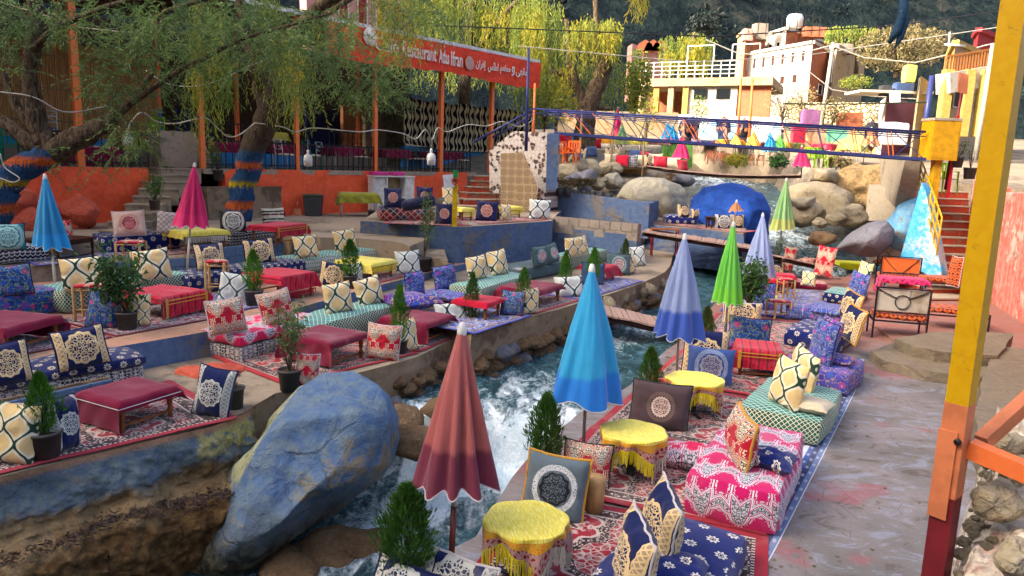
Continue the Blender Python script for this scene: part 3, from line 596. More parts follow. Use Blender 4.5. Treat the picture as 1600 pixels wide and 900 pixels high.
def turned_leg(x, y, h, r=.028):
    return MB().lathe([(r * .7, 0), (r * .9, .02), (r * .75, h * .2), (r * 1.15, h * .32), (r * .7, h * .42), (r * 1.1, h * .55), (r * .9, h * .62), (r * 1.15, h * .66), (r * 1.15, h)], 8, 0, (x, y, 0))
def low_table(A, Bq, z, W_, Hh, label, wood='table_wood', cloth=None, cloth_label=None, drops=(.24, .1, .3, .05), fringe=None, clothcat='tablecloth', trims=None, group='low tables', seed=None, Mx=None, l=None, lacq=None):
    if Mx is None: Mx, l = frame(at(*A, z), at(*Bq, z))
    e = empty('low_table', Mx, label, 'table', group); g = .05
    MB().box(-.01, -.01, Hh - .03, l + .01, W_ + .01, Hh).build('table_top', M_[wood], e)
    for x in (g, l - g):
        for y in (g, W_ - g): turned_leg(x, y, Hh - .03).build('leg', M_[wood], e)
    for y in (g, W_ - g): MB().box(g, y - .012, Hh - .1, l - g, y + .012, Hh - .03).build('rail', M_[wood], e); MB().box(g + .02, y - .01, .07, l - g - .02, y + .01, .095).build('stretcher', M_[wood], e)
    for x in (g, l - g): MB().box(x - .012, g, Hh - .1, x + .012, W_ - g, Hh - .031).build('rail', M_[wood], e)
    if cloth:
        sd_ = random.random() * 9 if seed is None else seed
        c = cloth_mb(l + .02, W_ + .02, Hh, *drops, seed=sd_).build('tablecloth', M_[cloth], label=cloth_label, cat='tablecloth', group='tablecloths'); c.matrix_world = Mx @ Matrix.Translation((-.01, -.01, 0))
        if trims == 'gold':
            t = MB()
            for x0 in (.0, l - .05): t.box(x0 + .01, -.045, Hh - drops[0] * .95, x0 + .055, -.04, Hh - .01)
            t.box(.0, -.048, Hh - .05, l, -.042, Hh - .035); t.box(.0, -.048, Hh - .1, l, -.042, Hh - .088)
            t.build('gold_band', M_['gold_rope'], c)
        if trims == 'piping': MB().tube([(-.03, W_, Hh - .045), (-.035, -.035, Hh - .045), (l + .03, -.035, Hh - .045)], .005, 5).build('piping', M_['white_piping'], c)
        if fringe: fringe_line([(0, -.03), (l, -.03)], Hh - drops[0] * .97, .12, fringe, c)
    return e
def fringe_line(pts, z, ln, mat_, parent, n=None, name='fringe'):
    mb = MB(); p = [Vector((*q[:2], q[2] if len(q) > 2 else z)) for q in pts]
    for a, b_ in zip(p, p[1:]):
        k = n or max(2, int((b_ - a).length / .018))
        for i in range(k):
            q = a.lerp(b_, (i + .5) / k); d = Vector((random.uniform(-.012, .012), random.uniform(-.012, .012), -ln * random.uniform(.8, 1.1)))
            t = (b_ - a).normalized() * .007; mb.add([q - t, q + t, q + d + t * .7, q + d - t * .7], [(0, 1, 2, 3)]); 
            nrm = Vector((-t.y, t.x, 0)); mb.add([q - nrm, q + nrm, q + d + nrm * .7, q + d - nrm * .7], [(0, 1, 2, 3)])
    return mb.build(name, M_[mat_], parent)
def fringed_round(px, py, z, rpx, Hh, label, clabel, rot=.3, topc='yellow_cloth', lr=None):
    """round table top on a grey post under a square yellow cloth with borders and fringes; (px, py) is the middle of the top"""
    p = at(px, py, z + Hh); r = rpx / ppm(p); p.z = z; Mx = rotm(p, rot); e = empty('round_table', Mx, label, 'table', 'round tables by the river')
    MB().lathe([(0, Hh - .03), (r * .84, Hh - .03), (r * .84, Hh), (0, Hh)], 24).build('table_top', M_['table_wood'], e)
    MB().lathe([(0, 0), (.06, 0), (.06, .01), (.045, .02), (.045, Hh - .03), (0, Hh - .03)], 12).build('pedestal', M_['pole_dark'], e)
    for k in range(4): a = k * math.pi / 2 + .8; MB().box(-.02, 0, 0, .02, r * .7, .03, M=Matrix.Rotation(a, 4, 'Z')).build('foot', M_['pole_dark'], e)
    n = 64; hem = lambda a: .12 + .17 * abs(math.cos(2 * a)) ** 2.5; cl = empty('fringed_tablecloth', Mx, clabel, 'tablecloth', 'yellow fringed tablecloths')
    def ring(k, f):                      # f: 0..1 down the drop
        a = 2 * math.pi * k / n; d = hem(a) * f; rr = r + .012 + (.01 + .035 * math.sin(a * 9 + rot * 9) + .02 * math.sin(a * 15) - .05 * f * abs(math.sin(2 * a))) * min(1, f * 1.6)
        oct_ = 1 - .09 * (1 - abs(math.cos(a * 3))) ; return Vector((rr * oct_ * math.cos(a), rr * oct_ * math.sin(a), Hh + .008 - d))
    vs, us = [], []
    for q in range(9):
        for k in range(n): a = 2 * math.pi * k / n; rr = r * q / 8 * .99 * (1 - .09 * (q / 8) ** 3 * (1 - abs(math.cos(a * 3)))); vs.append((rr * math.cos(a), rr * math.sin(a), Hh + .008 + .006 * noise.noise(Vector((rr * 5 * math.cos(a), rr * 5 * math.sin(a), rot))))); us.append((rr * math.cos(a), rr * math.sin(a)))
    for k in range(n): vs.append(ring(k, .015)); us.append((r * math.cos(2 * math.pi * k / n), r * math.sin(2 * math.pi * k / n)))
    for k in range(n): vs.append(ring(k, .03)); us.append((r * math.cos(2 * math.pi * k / n), r * math.sin(2 * math.pi * k / n)))
    for k in range(n): vs.append(ring(k, .12)); us.append((r * math.cos(2 * math.pi * k / n), r * math.sin(2 * math.pi * k / n)))
    MB().add(vs, grid_faces(12, n, True), 0, us, True).build('cloth_top', M_[topc], cl)
    for nm, f0, f1, mt in (('orange_border', .12, .4, 'orange_cloth'), ('red_border', .4, 1.0, 'red_skirt_cloth')):
        vs = [ring(k, f0 + (f1 - f0) * q / 3) for q in range(4) for k in range(n)]; us = [(k / n * 2.6, q * .03) for q in range(4) for k in range(n)]
        MB().add(vs, grid_faces(4, n, True), 0, us, True).build(nm, M_[mt], cl)
    for (a0, a1, mt) in ((0, .25, 'yellow_fringe'), (.25, .5, 'white_fringe'), (.5, .75, 'yellow_fringe'), (.75, 1, 'white_fringe')):
        fringe_line([tuple(ring(int((a0 + (a1 - a0) * i / 16) * n), 1.0 if mt == 'white_fringe' else .75) * 1.0) for i in range(17)], 0, .15, mt, cl, 3)
    return e
def umbrella(px_tip, py_tip, py_base, z, canopy, label, chgt=.64, rmax=.27, nf=8, split=.35, lower='pole_dark', seed=0, pxb=None, hem_mat='white_piping', ph=0):
    base = at(pxb if pxb is not None else px_tip - 10, py_base, z); d = ray(px_tip, py_tip); t = math.hypot(base.x, base.y) / math.hypot(d.x, d.y); Ht = C0 + d.z * t - base.z
    tv = Vector((d.x * t, d.y * t, C0 + d.z * t)); q_ = dp(px_tip, py_tip, base.y); Ht = (q_ - base).length; e = empty('closed_umbrella', Matrix.Translation(base) @ (q_ - base).to_track_quat('Z', 'Y').to_matrix().to_4x4() @ Matrix.Rotation(seed, 4, 'Z'), label, 'umbrella', 'closed umbrellas'); Hc = Ht * chgt; z0 = Ht - Hc
    MB().tube([(0, 0, 0), (0, 0, Ht * split)], .023, 10).build('lower_pole', M_[lower], e); MB().tube([(0, 0, Ht * split), (0, 0, Ht - .04)], .018, 10).build('upper_pole', M_['pole_white'], e)
    MB().lathe([(0, Ht + .04), (.018, Ht + .035), (.03, Ht), (.034, Ht - .03), (.03, Ht - .06)][::-1], 12).build('finial', M_['white_plastic'], e)
    n, m_ = 96, 22; vs, us = [], []; hz = []
    def rad_(a, t): base_r = .03 + (rmax - .03) * t ** .92; am = min(1, t * 2.2) * (.17 + .09 * math.sin(a * 2.0 + seed * 1.7)); c_ = math.cos(nf * a + .9 * math.sin(a * 2 + seed) + .5 * math.sin(t * 2.2 + seed)); return base_r * (1 + am * (c_ * abs(c_) ** -.35 if abs(c_) > 1e-3 else 0) + .09 * t * math.sin(a * 2 + seed) + .06 * math.sin(a * 3 + seed * 2 + t * 2.5) + .02 * math.sin(a * 13 + t * 6 + seed))
    for j in range(m_ + 1):
        for k in range(n):
            a = 2 * math.pi * k / n; t_ = j / m_; r_ = rad_(a, t_); zz = Ht - .04 - t_ * (Hc - .04); 
            if j == m_: pass
            zz -= t_ ** 6 * .03 * math.cos(nf * a + .5 * math.sin(a * 2 + seed)) + t_ ** 4 * .03 * math.sin(a + seed + ph); vs.append((r_ * math.cos(a), r_ * math.sin(a), zz)); us.append((k / n, t_))
    MB().add(vs, [f[::-1] for f in grid_faces(m_ + 1, n, True)], 0, us, True).build('canopy', M_[canopy], e)
    hem = [Vector(vs[m_ * n + k % n]) for k in range(n + 1)]; t = MB()
    t.tube(hem, .0055, 5, 0, False).build('hem', M_[hem_mat], e); MB().lathe([(.03, z0 + .12), (.03, z0 + .2)], 10).build('runner', M_['white_plastic'], e)
    return e
def cone_foliage(h, r, n, ell=True, seed=0, leaf=.075, wd=.018):
    g = np.random.default_rng(seed + 3); t = g.random(n) ** .8; a = g.random(n) * 2 * np.pi
    prof = np.sin(np.pi * np.clip(t * .93 + .07, 0, 1)) ** .7 * (1 - t * .55) * 1.15; lob = 1 + .26 * np.sin(a * 3 + seed + t * 7) + .2 * np.sin(a * 7 + t * 13 + seed) + .12 * np.sin(t * 31 + a * 2); rr = r * prof * lob * (.3 + .7 * g.random(n) ** .5) * (1 + .25 * (g.random(n) > .93))
    c = np.stack([rr * np.cos(a), rr * np.sin(a), t * h], 1); d = np.stack([np.cos(a) * .45, np.sin(a) * .45, .95 + 0 * a], 1) + g.normal(size=(n, 3)) * .28
    return c, d, leaf * (.6 + .8 * g.random(n)), wd * (.6 + .8 * g.random(n))
CONIF = {}
def potted_conifer(px, py, z, potw, treeh, treew, label, kind='conifer_leaf', seed=0, poth=None, tree_base=.9, n=1900, pot=True):
    p = at(px, py, z); k = ppm(p); pw = potw / k; ph = (poth / k if poth else pw * .85); th = treeh / k; tw = treew / k
    e = empty('potted_conifer', p, label, 'potted plant', 'potted conifers')
    MB().lathe([(0, 0), (pw * .38, 0), (pw * .46, ph * .9), (pw * .5, ph * .9), (pw * .5, ph), (pw * .46, ph), (pw * .44, ph * .9)], 20).build('pot', M_['pot_plastic'], e)
    MB().lathe([(pw * .45, ph * .88), (0, ph * .9)], 14).build('soil', M_['soil'], e); MB().tube([(0, 0, ph * .85), (.01, 0, ph + th * .2), (0, .01, ph + th * .7)], [.016, .012, .004], 6).build('stem', M_['bark'], e)
    key = (kind, seed % 3, n)
    if key not in CONIF: c, d, l, w_ = cone_foliage(1.0, .32, n, seed=seed % 3, leaf=.1, wd=.022); CONIF[key] = leafmesh('foliage', c, d, l, w_, M_[kind])
    o = obj('foliage', CONIF[key], e); o.location = (0, 0, ph * tree_base + th * .02); s = th / 1.08; o.scale = (tw / .68, tw / .68, s); o.rotation_euler = (0, 0, seed * 1.3)
    return e
def leafy_plant(px, py, z, potw, h_px, w_px, label, seed=0, kind='shrub_leaf', n=900, tall=False, poth=None):
    p = at(px, py, z); k = ppm(p); pw = potw / k; ph = poth / k if poth else pw * .8; th = h_px / k; tw = w_px / k; g = np.random.default_rng(seed)
    e = empty('potted_shrub', p, label, 'potted plant', 'potted shrubs')
    MB().lathe([(0, 0), (pw * .38, 0), (pw * .46, ph * .9), (pw * .5, ph * .9), (pw * .5, ph), (pw * .46, ph), (pw * .44, ph * .9)], 20).build('pot', M_['pot_plastic'], e)
    MB().lathe([(pw * .45, ph * .88), (0, ph * .9)], 14).build('soil', M_['soil'], e); C, D = [], []
    for i in range(5 if tall else 7):
        a = g.random() * 6.28; q = Vector((0, 0, ph * .85)); tip = Vector((math.cos(a) * tw * (.25 if tall else .4), math.sin(a) * tw * .35, ph + th * (.6 + .4 * g.random()))); mid = q.lerp(tip, .5) + Vector((math.cos(a), math.sin(a), 0)) * tw * .08
        pts = [q, q.lerp(mid, .6), mid, tip]; MB().tube(pts, [.01, .008, .006, .003], 5).build('stem', M_['bark'], e)
        for j in range(n // 7):
            t = .35 + .65 * g.random(); b_ = q.lerp(mid, t * 2) if t < .5 else mid.lerp(tip, t * 2 - 1); c = np.array(b_) + g.normal(size=3) * tw * (.12 if tall else .13); C.append(c); D.append(g.normal(size=3) + [0, 0, .1])
    obj('foliage', leafmesh('foliage', C, D, tw * (.15 if not tall else .13) * (.6 + .8 * g.random(len(C))), tw * .055, M_[kind], droop=.15), e); return e
def boulder(name, poly, Y, thick, mat_, label, cat='boulder', group=None, sub=5, rough=.05, cz=None, facet=.0, seed=0, kind=None, tilt=0):
    """rock whose outline seen from here is the polygon (photo pixels) at distance Y; full body, thick metres deep"""
    cx = sum(p[0] for p in poly) / len(poly); cy = sum(p[1] for p in poly) / len(poly); c = dp(cx, cy, Y); k = ppm(c)
    ang = sorted(((math.atan2(-(q[1] - cy), q[0] - cx), math.hypot(q[0] - cx, q[1] - cy) / k) for q in poly)); ang = [(ang[-1][0] - 2 * math.pi, ang[-1][1])] + ang + [(ang[0][0] + 2 * math.pi, ang[0][1])]
    def Rr(a):
        for (a0, r0), (a1, r1) in zip(ang, ang[1:]):
            if a0 <= a <= a1:
                # straight outline segment between the two corners
                x0, y0, x1, y1 = r0 * math.cos(a0), r0 * math.sin(a0), r1 * math.cos(a1), r1 * math.sin(a1); dx, dy = x1 - x0, y1 - y0; ca, sa = math.cos(a), math.sin(a); den = dx * sa - dy * ca
                return (dx * y0 - dy * x0) / den if abs(den) > 1e-6 else r0
        return ang[0][1]
    cr_ = random.Random(seed); cuts = [Vector((cr_.uniform(-1, 1), -abs(cr_.gauss(.5, .4)), cr_.uniform(-.6, 1))).normalized() for _ in range(9)]; bm = bmesh.new(); bmesh.ops.create_icosphere(bm, subdivisions=sub, radius=1); vd = (c - Vector((0, 0, C0))).normalized(); ex = vd.cross(Vector((0, 0, 1))).normalized(); ey = ex.cross(vd); mr = max(a[1] for a in ang)
    for v in bm.verts:
        q = v.co.normalized()
        for nn in cuts:
            t_ = q.dot(nn)
            if t_ > .86: q -= nn * (t_ - .86) * .9
        r2 = math.hypot(q.x, q.z); a = math.atan2(q.z, q.x); rr = Rr(a); th = thick * .5
        f = r2 ** .85 if r2 > 0 else 0; P = ex * (rr * f * math.cos(a)) + ey * (rr * f * math.sin(a)) + vd * (q.y * th * (1 + .12 * noise.noise(q * 1.5 + Vector((seed, 0, 0)))))
        d = fbm(P * 1.6 / mr + Vector((seed, 3, 1)), 5) * rough * mr * 1.3
        if facet: cell = noise.voronoi(P * (1.5 / mr) + Vector((seed, 0, 0)))[0]; d += (cell[1] - cell[0] - .3) * facet * mr
        v.co = P + P.normalized() * d * (.35 + .65 * (1 - r2) + .25)
    me = bpy.data.meshes.new(name); bm.to_mesh(me); bm.free(); me.materials.append(M_[mat_]); me.polygons.foreach_set('use_smooth', [True] * len(me.polygons)); o = obj(name, me, None, c, label=label, cat=cat, group=group, kind=kind); return o
def rock(name, P, s, mat_, label=None, seed=0, sub=3, parent=None, cat='rock', group=None, flat=.7, kind=None, rz=0):
    bm = bmesh.new(); bmesh.ops.create_icosphere(bm, subdivisions=sub, radius=1); sv = Vector((s[0], s[1], s[2])) if isinstance(s, (tuple, list)) else Vector((s, s, s * flat))
    for v in bm.verts:
        q = v.co.copy(); f = 1 + .3 * noise.noise(q * 1.1 + Vector((seed * 7.3, 0, 0))) + .12 * noise.noise(q * 2.7 + Vector((0, seed * 3.1, 0)))
        for nrm in ((.8, .3, .5), (-.6, .7, .4), (.1, -.9, .45), (-.3, -.3, .9)):
            nn = (Vector(nrm) + Vector([noise.noise(Vector((seed, i, nrm[0]))) * .8 for i in range(3)])).normalized(); t = q.dot(nn)
            if t > .72: q -= nn * (t - .72) * .8
        v.co = Vector((q.x * sv.x, q.y * sv.y, q.z * sv.z)) * f
    me = bpy.data.meshes.new(name); bm.to_mesh(me); bm.free(); me.materials.append(M_[mat_]); me.polygons.foreach_set('use_smooth', [True] * len(me.polygons))
    o = obj(name, me, parent, P, label=label, cat=cat if not parent else None, group=group, kind=kind); o.rotation_euler = (0, 0, rz); return o
ROCKS = {}
def rock_i(name, P, s, mat_, seed, **kw):
    """rock sharing mesh data with its likes"""
    key = (mat_, seed % 5)
    if key not in ROCKS: o = rock(name, P, (1, 1, 1), mat_, seed=seed % 5, **kw); ROCKS[key] = o.data
    else: o = obj(name, ROCKS[key], kw.get('parent'), P, label=kw.get('label'), cat=kw.get('cat', 'rock') if not kw.get('parent') else None, group=kw.get('group'))
    o.scale = s if isinstance(s, tuple) else (s, s, s * .75); o.rotation_euler = (0, 0, seed * 1.7); return o
def stool(px, py, z, wpx, label, group='small wooden stools', hh=.33, seat='crimson_paisley_cloth'):
    p = at(px, py, z); w_ = wpx / ppm(p); e = empty('wooden_stool', rotm(p, .2), label, 'stool', group); a = w_ / 2 - .025
    for x in (-a, a):
        for y in (-a, a): MB().lathe([(.02, 0), (.024, .02), (.022, hh * .5), (.026, hh - .02), (.012, hh)], 8, 0, (x, y, 0)).build('leg', M_['pale_wood'], e)
    for s in (-a, a):
        for z_ in (hh * .35, hh * .9): MB().tube([(-a, s, z_), (a, s, z_)], .013, 6).build('rung', M_['pale_wood'], e); MB().tube([(s, -a, z_ - .03), (s, a, z_ - .03)], .013, 6).build('rung', M_['pale_wood'], e)
    softbox(2 * a, 2 * a, .045, .02, x0=-a, y0=-a, z0=hh - .025).build('woven_seat', [M_[seat]] * 2, e); return e
# ---------------------------------------------------------------- the setting
Z1, Z2, Z3, Z4, Z5, ZT, ZP, ZW = .35, .55, .7, 1.0, 1.25, 2.62, 1.55, 1.6
def lerp(xs, t):
    for (a, va), (b_, vb) in zip(xs, xs[1:]):
        if t <= b_: return va + (vb - va) * max(0, (t - a)) / (b_ - a)
    return xs[-1][1]
WZ = [(0, -1.0), (9.25, -.95), (9.6, -.16), (16, -.1), (21, .0), (24, .3), (27, .8), (34, 1.7), (45, 2.7), (60, 3.4), (80, 4.4)]
CX = [(0, -2.6), (6, -2.2), (8.5, -1.0), (10, .1), (12, 1.0), (16, 3.4), (21, 6.4), (27, 9.8), (34, 10.2), (40, 11), (60, 19), (80, 26)]
HW = [(0, 3), (6, 2.6), (9, 1.9), (12, 1.9), (16, 2.1), (21, 2.6), (27, 3), (34, 2.4), (40, 2.6), (80, 4)]
rz_ = lambda y: 2.75 + (y - 24) * .088
def gheight(x, y):
    zw = lerp(WZ, y); d = abs(x - lerp(CX, y)) - lerp(HW, y); s = min(1, max(0, d / 1.2)); s = s * s * (3 - 2 * s)
    base = zw - .35 + s * (.45 if y < 22 else .45 + min(1.6, (y - 22) * .12))
    if y > 52: base = base + (max(base, 4.6 + (y - 52) * .06) - base) * min(1, (y - 52) / 6) * s
    if y > 22 and x > 14: base = min(base, rz_(y) - .2)
    if y < 23.5 and x > lerp(CX, y) + lerp(HW, y): base = min(base, -.3)
    return base + .08 * noise.noise(Vector((x * .9, y * .9, 0))) + .04 * noise.noise(Vector((x * 3, y * 3, 1)))
def sheet(name, xs, ys, zf, mat_, kind='structure', attr=None, smooth=True):
    nx, ny = len(xs), len(ys); co = [(x, y, zf(x, y)) for x in xs for y in ys]; q = np.arange(nx * ny).reshape(nx, ny)
    quads = np.stack([q[:-1, :-1], q[1:, :-1], q[1:, 1:], q[:-1, 1:]], -1).reshape(-1, 4); me = fast_mesh(name, co, quads, mat_, smooth=smooth)
    if attr: a = me.attributes.new('foam', 'FLOAT', 'POINT'); a.data.foreach_set('value', [attr(c[0], c[1]) for c in co])
    return obj(name, me, kind=kind)
xs = list(np.arange(-90, -14, 4)) + list(np.arange(-14, 22, .35)) + list(np.arange(22, 120, 5)); ys = list(np.arange(-40, 4, 4)) + list(np.arange(4, 48, .35)) + list(np.arange(48, 130, 4))
sheet('ground', xs, ys, gheight, M_['gravel'])
rapids = [(6.2, 24.5, 2.6), (9.5, 27, 2.4), (10, 33, 2.4), (11, 41, 3.0), (12.5, 47, 3), (.3, 10.2, 1.0), (1.7, 13.4, .8), (-.7, 9.8, .9), (2.6, 14.6, .6), (9, 22.6, 1.6)]
def wz(x, y):
    z = lerp(WZ, y); n = noise.noise(Vector((x * 1.1, y * .9, 0))) * .05 + noise.noise(Vector((x * 3.1, y * 2.6, 3))) * .035 + noise.noise(Vector((x * 7, y * 6, 3))) * .016
    if y < 22.5 and x > lerp(CX, y) + lerp(HW, y) + .5: z = min(z, -.3)
    f = foamf(x, y); e = 9.35 + .25 * noise.noise(Vector((x * 1.4, 0, 8))) + (.5 if x < -.75 else 0) * 0
    zz = -.95 + .79 / (1 + math.exp(-(y - e) * 16)) if 8 < y < 10.6 else z
    return zz + n * (1 + 2.2 * f)
def foamf(x, y):
    f = 0
    if y < 10.6: d = abs(y - 9.2); f = max(f, math.exp(-((y - 9.0) / .75) ** 2) * (1 if -1.4 < x < 1.2 else .5)) if y < 9.6 else f
    if y < 9.2: f = max(f, .95 * math.exp(-((x - (-.35 - (9.2 - y) * .55)) / (.75 + (9.2 - y) * .06)) ** 2) * math.exp(-((9.2 - y) / 2.6) ** 2 * .6))
    for (a, b_, r) in rapids: f = max(f, .62 * math.exp(-((x - a) ** 2 + ((y - b_) * .8) ** 2) / r ** 2))
    return f + .14 * noise.noise(Vector((x * .8, y * .6, 7)))
sheet('river', np.arange(-7, 21, .1), list(np.arange(4, 9.0, .09)) + list(np.arange(9.0, 9.75, .03)) + list(np.arange(9.75, 24, .1)), wz, M_['river_water'], attr=foamf)
sheet('river_upstream', np.arange(-2, 40, .28), np.arange(24, 80, .28), wz, M_['river_water'], attr=foamf)
P2 = lambda lst, z: [at(a, b_, z) for a, b_ in lst]
def ccw(p):
    a = sum(p[i].x * p[(i + 1) % len(p)].y - p[(i + 1) % len(p)].x * p[i].y for i in range(len(p))); return p if a > 0 else p[::-1]
def slab(name, front, z, zb, back, top, side, rough=.03, **k):
    pts = P2(front, z) + [Vector((a, b_, z)) for a, b_ in back]; return poly_slab(name, ccw(pts), z, zb, M_[top], M_[side], rough=rough, **k)
E1 = [(-120, 777), (0, 745), (125, 712), (250, 682), (372, 650), (430, 615), (470, 606), (560, 583), (645, 560), (715, 527), (742, 517)]
slab('lower_terrace', E1, Z1, -.9, [(.5, 16), (-3, 18), (-14, 15), (-12, 4)], 'concrete', 'concrete_brown', rough=.05)
E2 = [(738, 522), (800, 502), (870, 484), (908, 472), (960, 457), (1008, 440), (1040, 425), (1048, 412)]
slab('upper_strip_terrace', E2, Z2, -.7, [(5.3, 24), (-2, 24), (-3, 14)], 'concrete', 'concrete_brown', rough=.05)
E3 = [(-160, 602), (0, 575), (175, 543), (330, 517), (470, 480), (555, 456), (637, 434), (700, 418), (735, 410)]
slab('second_terrace', E3, Z3, .2, [(-.4, 19), (-6, 24), (-18, 20), (-14, 8)], 'pink_concrete', 'blue_paint', rough=.02)
E4 = [(-160, 430), (0, 418), (164, 409), (300, 402), (308, 391), (385, 383), (497, 373), (535, 370), (600, 386), (700, 408)]
slab('third_terrace', E4, Z4, .4, [(-2, 20), (-6, 26), (-20, 22), (-18, 12)], 'concrete', 'concrete', rough=.015)
E5 = [(-160, 392), (0, 386), (150, 377), (300, 366), (395, 356), (500, 371), (560, 372), (620, 378), (640, 385)]
slab('patio', E5, Z5, .6, [(-1.2, 24), (-3, 29), (-22, 22), (-20, 14)], 'concrete', 'concrete', rough=.015)
# right bank
ER = [(560, 960), (650, 885), (745, 838), (800, 745), (850, 690), (905, 645), (985, 602), (1035, 552), (1072, 525), (1110, 482), (1135, 452), (1165, 430), (1190, 414), (1200, 402)]
slab('riverside_walkway', ER, 0, -1.3, [(9.4, 24), (16, 24), (16, -3), (-1.2, -3)], 'walkway', 'concrete_brown', rough=.04)
def blocks_wall(Pa, Pb, z0, z1, bw, bh, mat_, parent=None, th=.15, jit=.006, joint=.008, stag=.5, name='block'):
    Mx, l = frame(Pa, Pb); e = parent; nrow = max(1, round((z1 - z0) / bh)); bh = (z1 - z0) / nrow; n = max(1, round(l / bw)); bw = l / n; meshes = {}
    for r_ in range(nrow):
        off = bw * stag * (r_ % 2); x = -off
        while x < l - .01:
            a, b_ = max(0, x), min(l, x + bw); x += bw
            if b_ - a < .04: continue
            key = round(b_ - a, 2)
            if key not in meshes:
                t = MB(); w_ = b_ - a - joint; h_ = bh - joint; c = .008
                vs = [(c, 0, c), (w_ - c, 0, c), (w_ - c, 0, h_ - c), (c, 0, h_ - c), (0, c, 0), (w_, c, 0), (w_, c, h_), (0, c, h_), (0, th, 0), (w_, th, 0), (w_, th, h_), (0, th, h_)]
                t.add(vs, [(0, 1, 2, 3), (4, 5, 1, 0), (5, 6, 2, 1), (6, 7, 3, 2), (7, 4, 0, 3), (4, 8, 9, 5), (5, 9, 10, 6), (6, 10, 11, 7), (7, 11, 8, 4)]); o = t.build(name, M_[mat_]); meshes[key] = o.data
            else: o = obj(name, meshes[key])
            o.parent = e; o.matrix_world = Mx @ Matrix.Translation((a + joint / 2, random.uniform(-jit, jit), z0 - Pa.z + r_ * bh + joint / 2))
def offset(P, Q, d):
    n = (Q - P); n = Vector((-n.y, n.x, 0)).normalized(); return P + n * d, Q + n * d
# painted block risers between the terraces: every block is a piece
def riser(name, a, b_, z1, z0, bw, bh, mt, label, group='low painted block walls'):
    A, Bq = at(*a, z1), at(*b_, z1); A, Bq = offset(A, Bq, -.06); Mx, l = frame(A, Bq); Mx.translation.z = z0; e = empty(name, Mx, label, 'wall', group); Mi, _ = frame(A, Bq)
    MB().box(0, .02, 0, l, .14, z1 - z0 - .004).build('mortar', M_['concrete_brown'], e)
    A2 = A.copy(); Bb = Bq.copy(); A2.z = Bb.z = z0; blocks_wall(A2, Bb, z0, z1, bw, bh, mt, e, th=.12)
riser('block_wall', (130, 411), (304, 402), Z4 + .03, Z3, .4, .19, 'cinder_blue', 'blue painted block riser behind the green leafy bush and trellis sofa')
riser('block_wall', (330, 388), (440, 378), Z4 + .12, Z3, .4, .2, 'cinder_blue', 'blue block riser behind the two round-medallion navy cushions')
riser('block_wall', (455, 375), (545, 369), Z4 + .1, Z3, .4, .2, 'cinder_blue', 'short blue block riser behind the two ogee cushions near the patio')
riser('block_wall', (-60, 640), (172, 590), Z3 - .01, Z1, .45, .2, 'cinder_blue', 'blue block riser at the back of the navy dotted sofa')
# near left bank: painted wall, ledge and wet rock below
rows = [([(-140, 782), (0, 748), (125, 715), (250, 685), (330, 667), (365, 654), (392, 642)], None, Z1)]
def bank():
    top = P2(rows[0][0], Z1); prof = [top]; Ys = [p.y for p in top]; mb = MB(); N = 200
    lv = [(0, Z1), (-.02, .12), (-.06, -.02), (-.05, -.14), (-.32, -.22), (-.45, -.32), (-.42, -.55), (-.36, -.75), (-.3, -1.2)]
    pts = []
    for k in range(N):
        t = k / (N - 1) * (len(top) - 1); i = min(int(t), len(top) - 2); p = top[i].lerp(top[i + 1], t - i); q = top[min(i + 1, len(top) - 1)] - top[i]; nr = Vector((q.y, -q.x, 0)).normalized(); pts.append((p, nr))
    M = 96; vs = []
    for j in range(M):
        t = j / (M - 1) * (len(lv) - 1); i = min(int(t), len(lv) - 2); f = t - i; o = lv[i][0] + (lv[i + 1][0] - lv[i][0]) * f; z = lv[i][1] + (lv[i + 1][1] - lv[i][1]) * f
        for (p, nr) in pts:
            q = Vector((p.x, p.y, z)) - nr * o * 1.25; rg = min(1, max(0, (.34 - z) / .3)); big = fbm(q * 1.5, 5); 
            vs.append(q + nr * (big * .17 * rg + .05 * rg * noise.noise(q * 9) + rg * .09 * min(.6, noise.voronoi(q * 2.4)[0][1] - noise.voronoi(q * 2.4)[0][0]) + rg * .02 * noise.noise(q * 22)) + Vector((0, 0, .1 * rg * big * (1 if z < .2 else .2))))
    mb.add(vs, grid_faces(M, N), 0, None, True); mb.build('river_bank', M_['bank_earth'], kind='structure')
bank()
def litter():
    top = P2(rows[0][0], Z1); c = []; d = []
    for i in range(1500):
        t = random.random() ** .8 * (len(top) - 2); k = int(t); p = top[k].lerp(top[k + 1], t - k); q = top[k + 1] - top[k]; nr = Vector((q.y, -q.x, 0)).normalized(); o = random.gauss(.42, .1)
        pt = p + nr * o; c.append((pt.x, pt.y, -.2 + .12 * noise.noise(pt * 1.5))); d.append((random.gauss(0, 1), random.gauss(0, 1), random.uniform(0, .5)))
    obj('leaf_litter', leafmesh('leaf_litter', c, d, .05 * (.6 + rng.random(len(c))), .015, M_['litter_leaf']), kind='stuff')
litter()
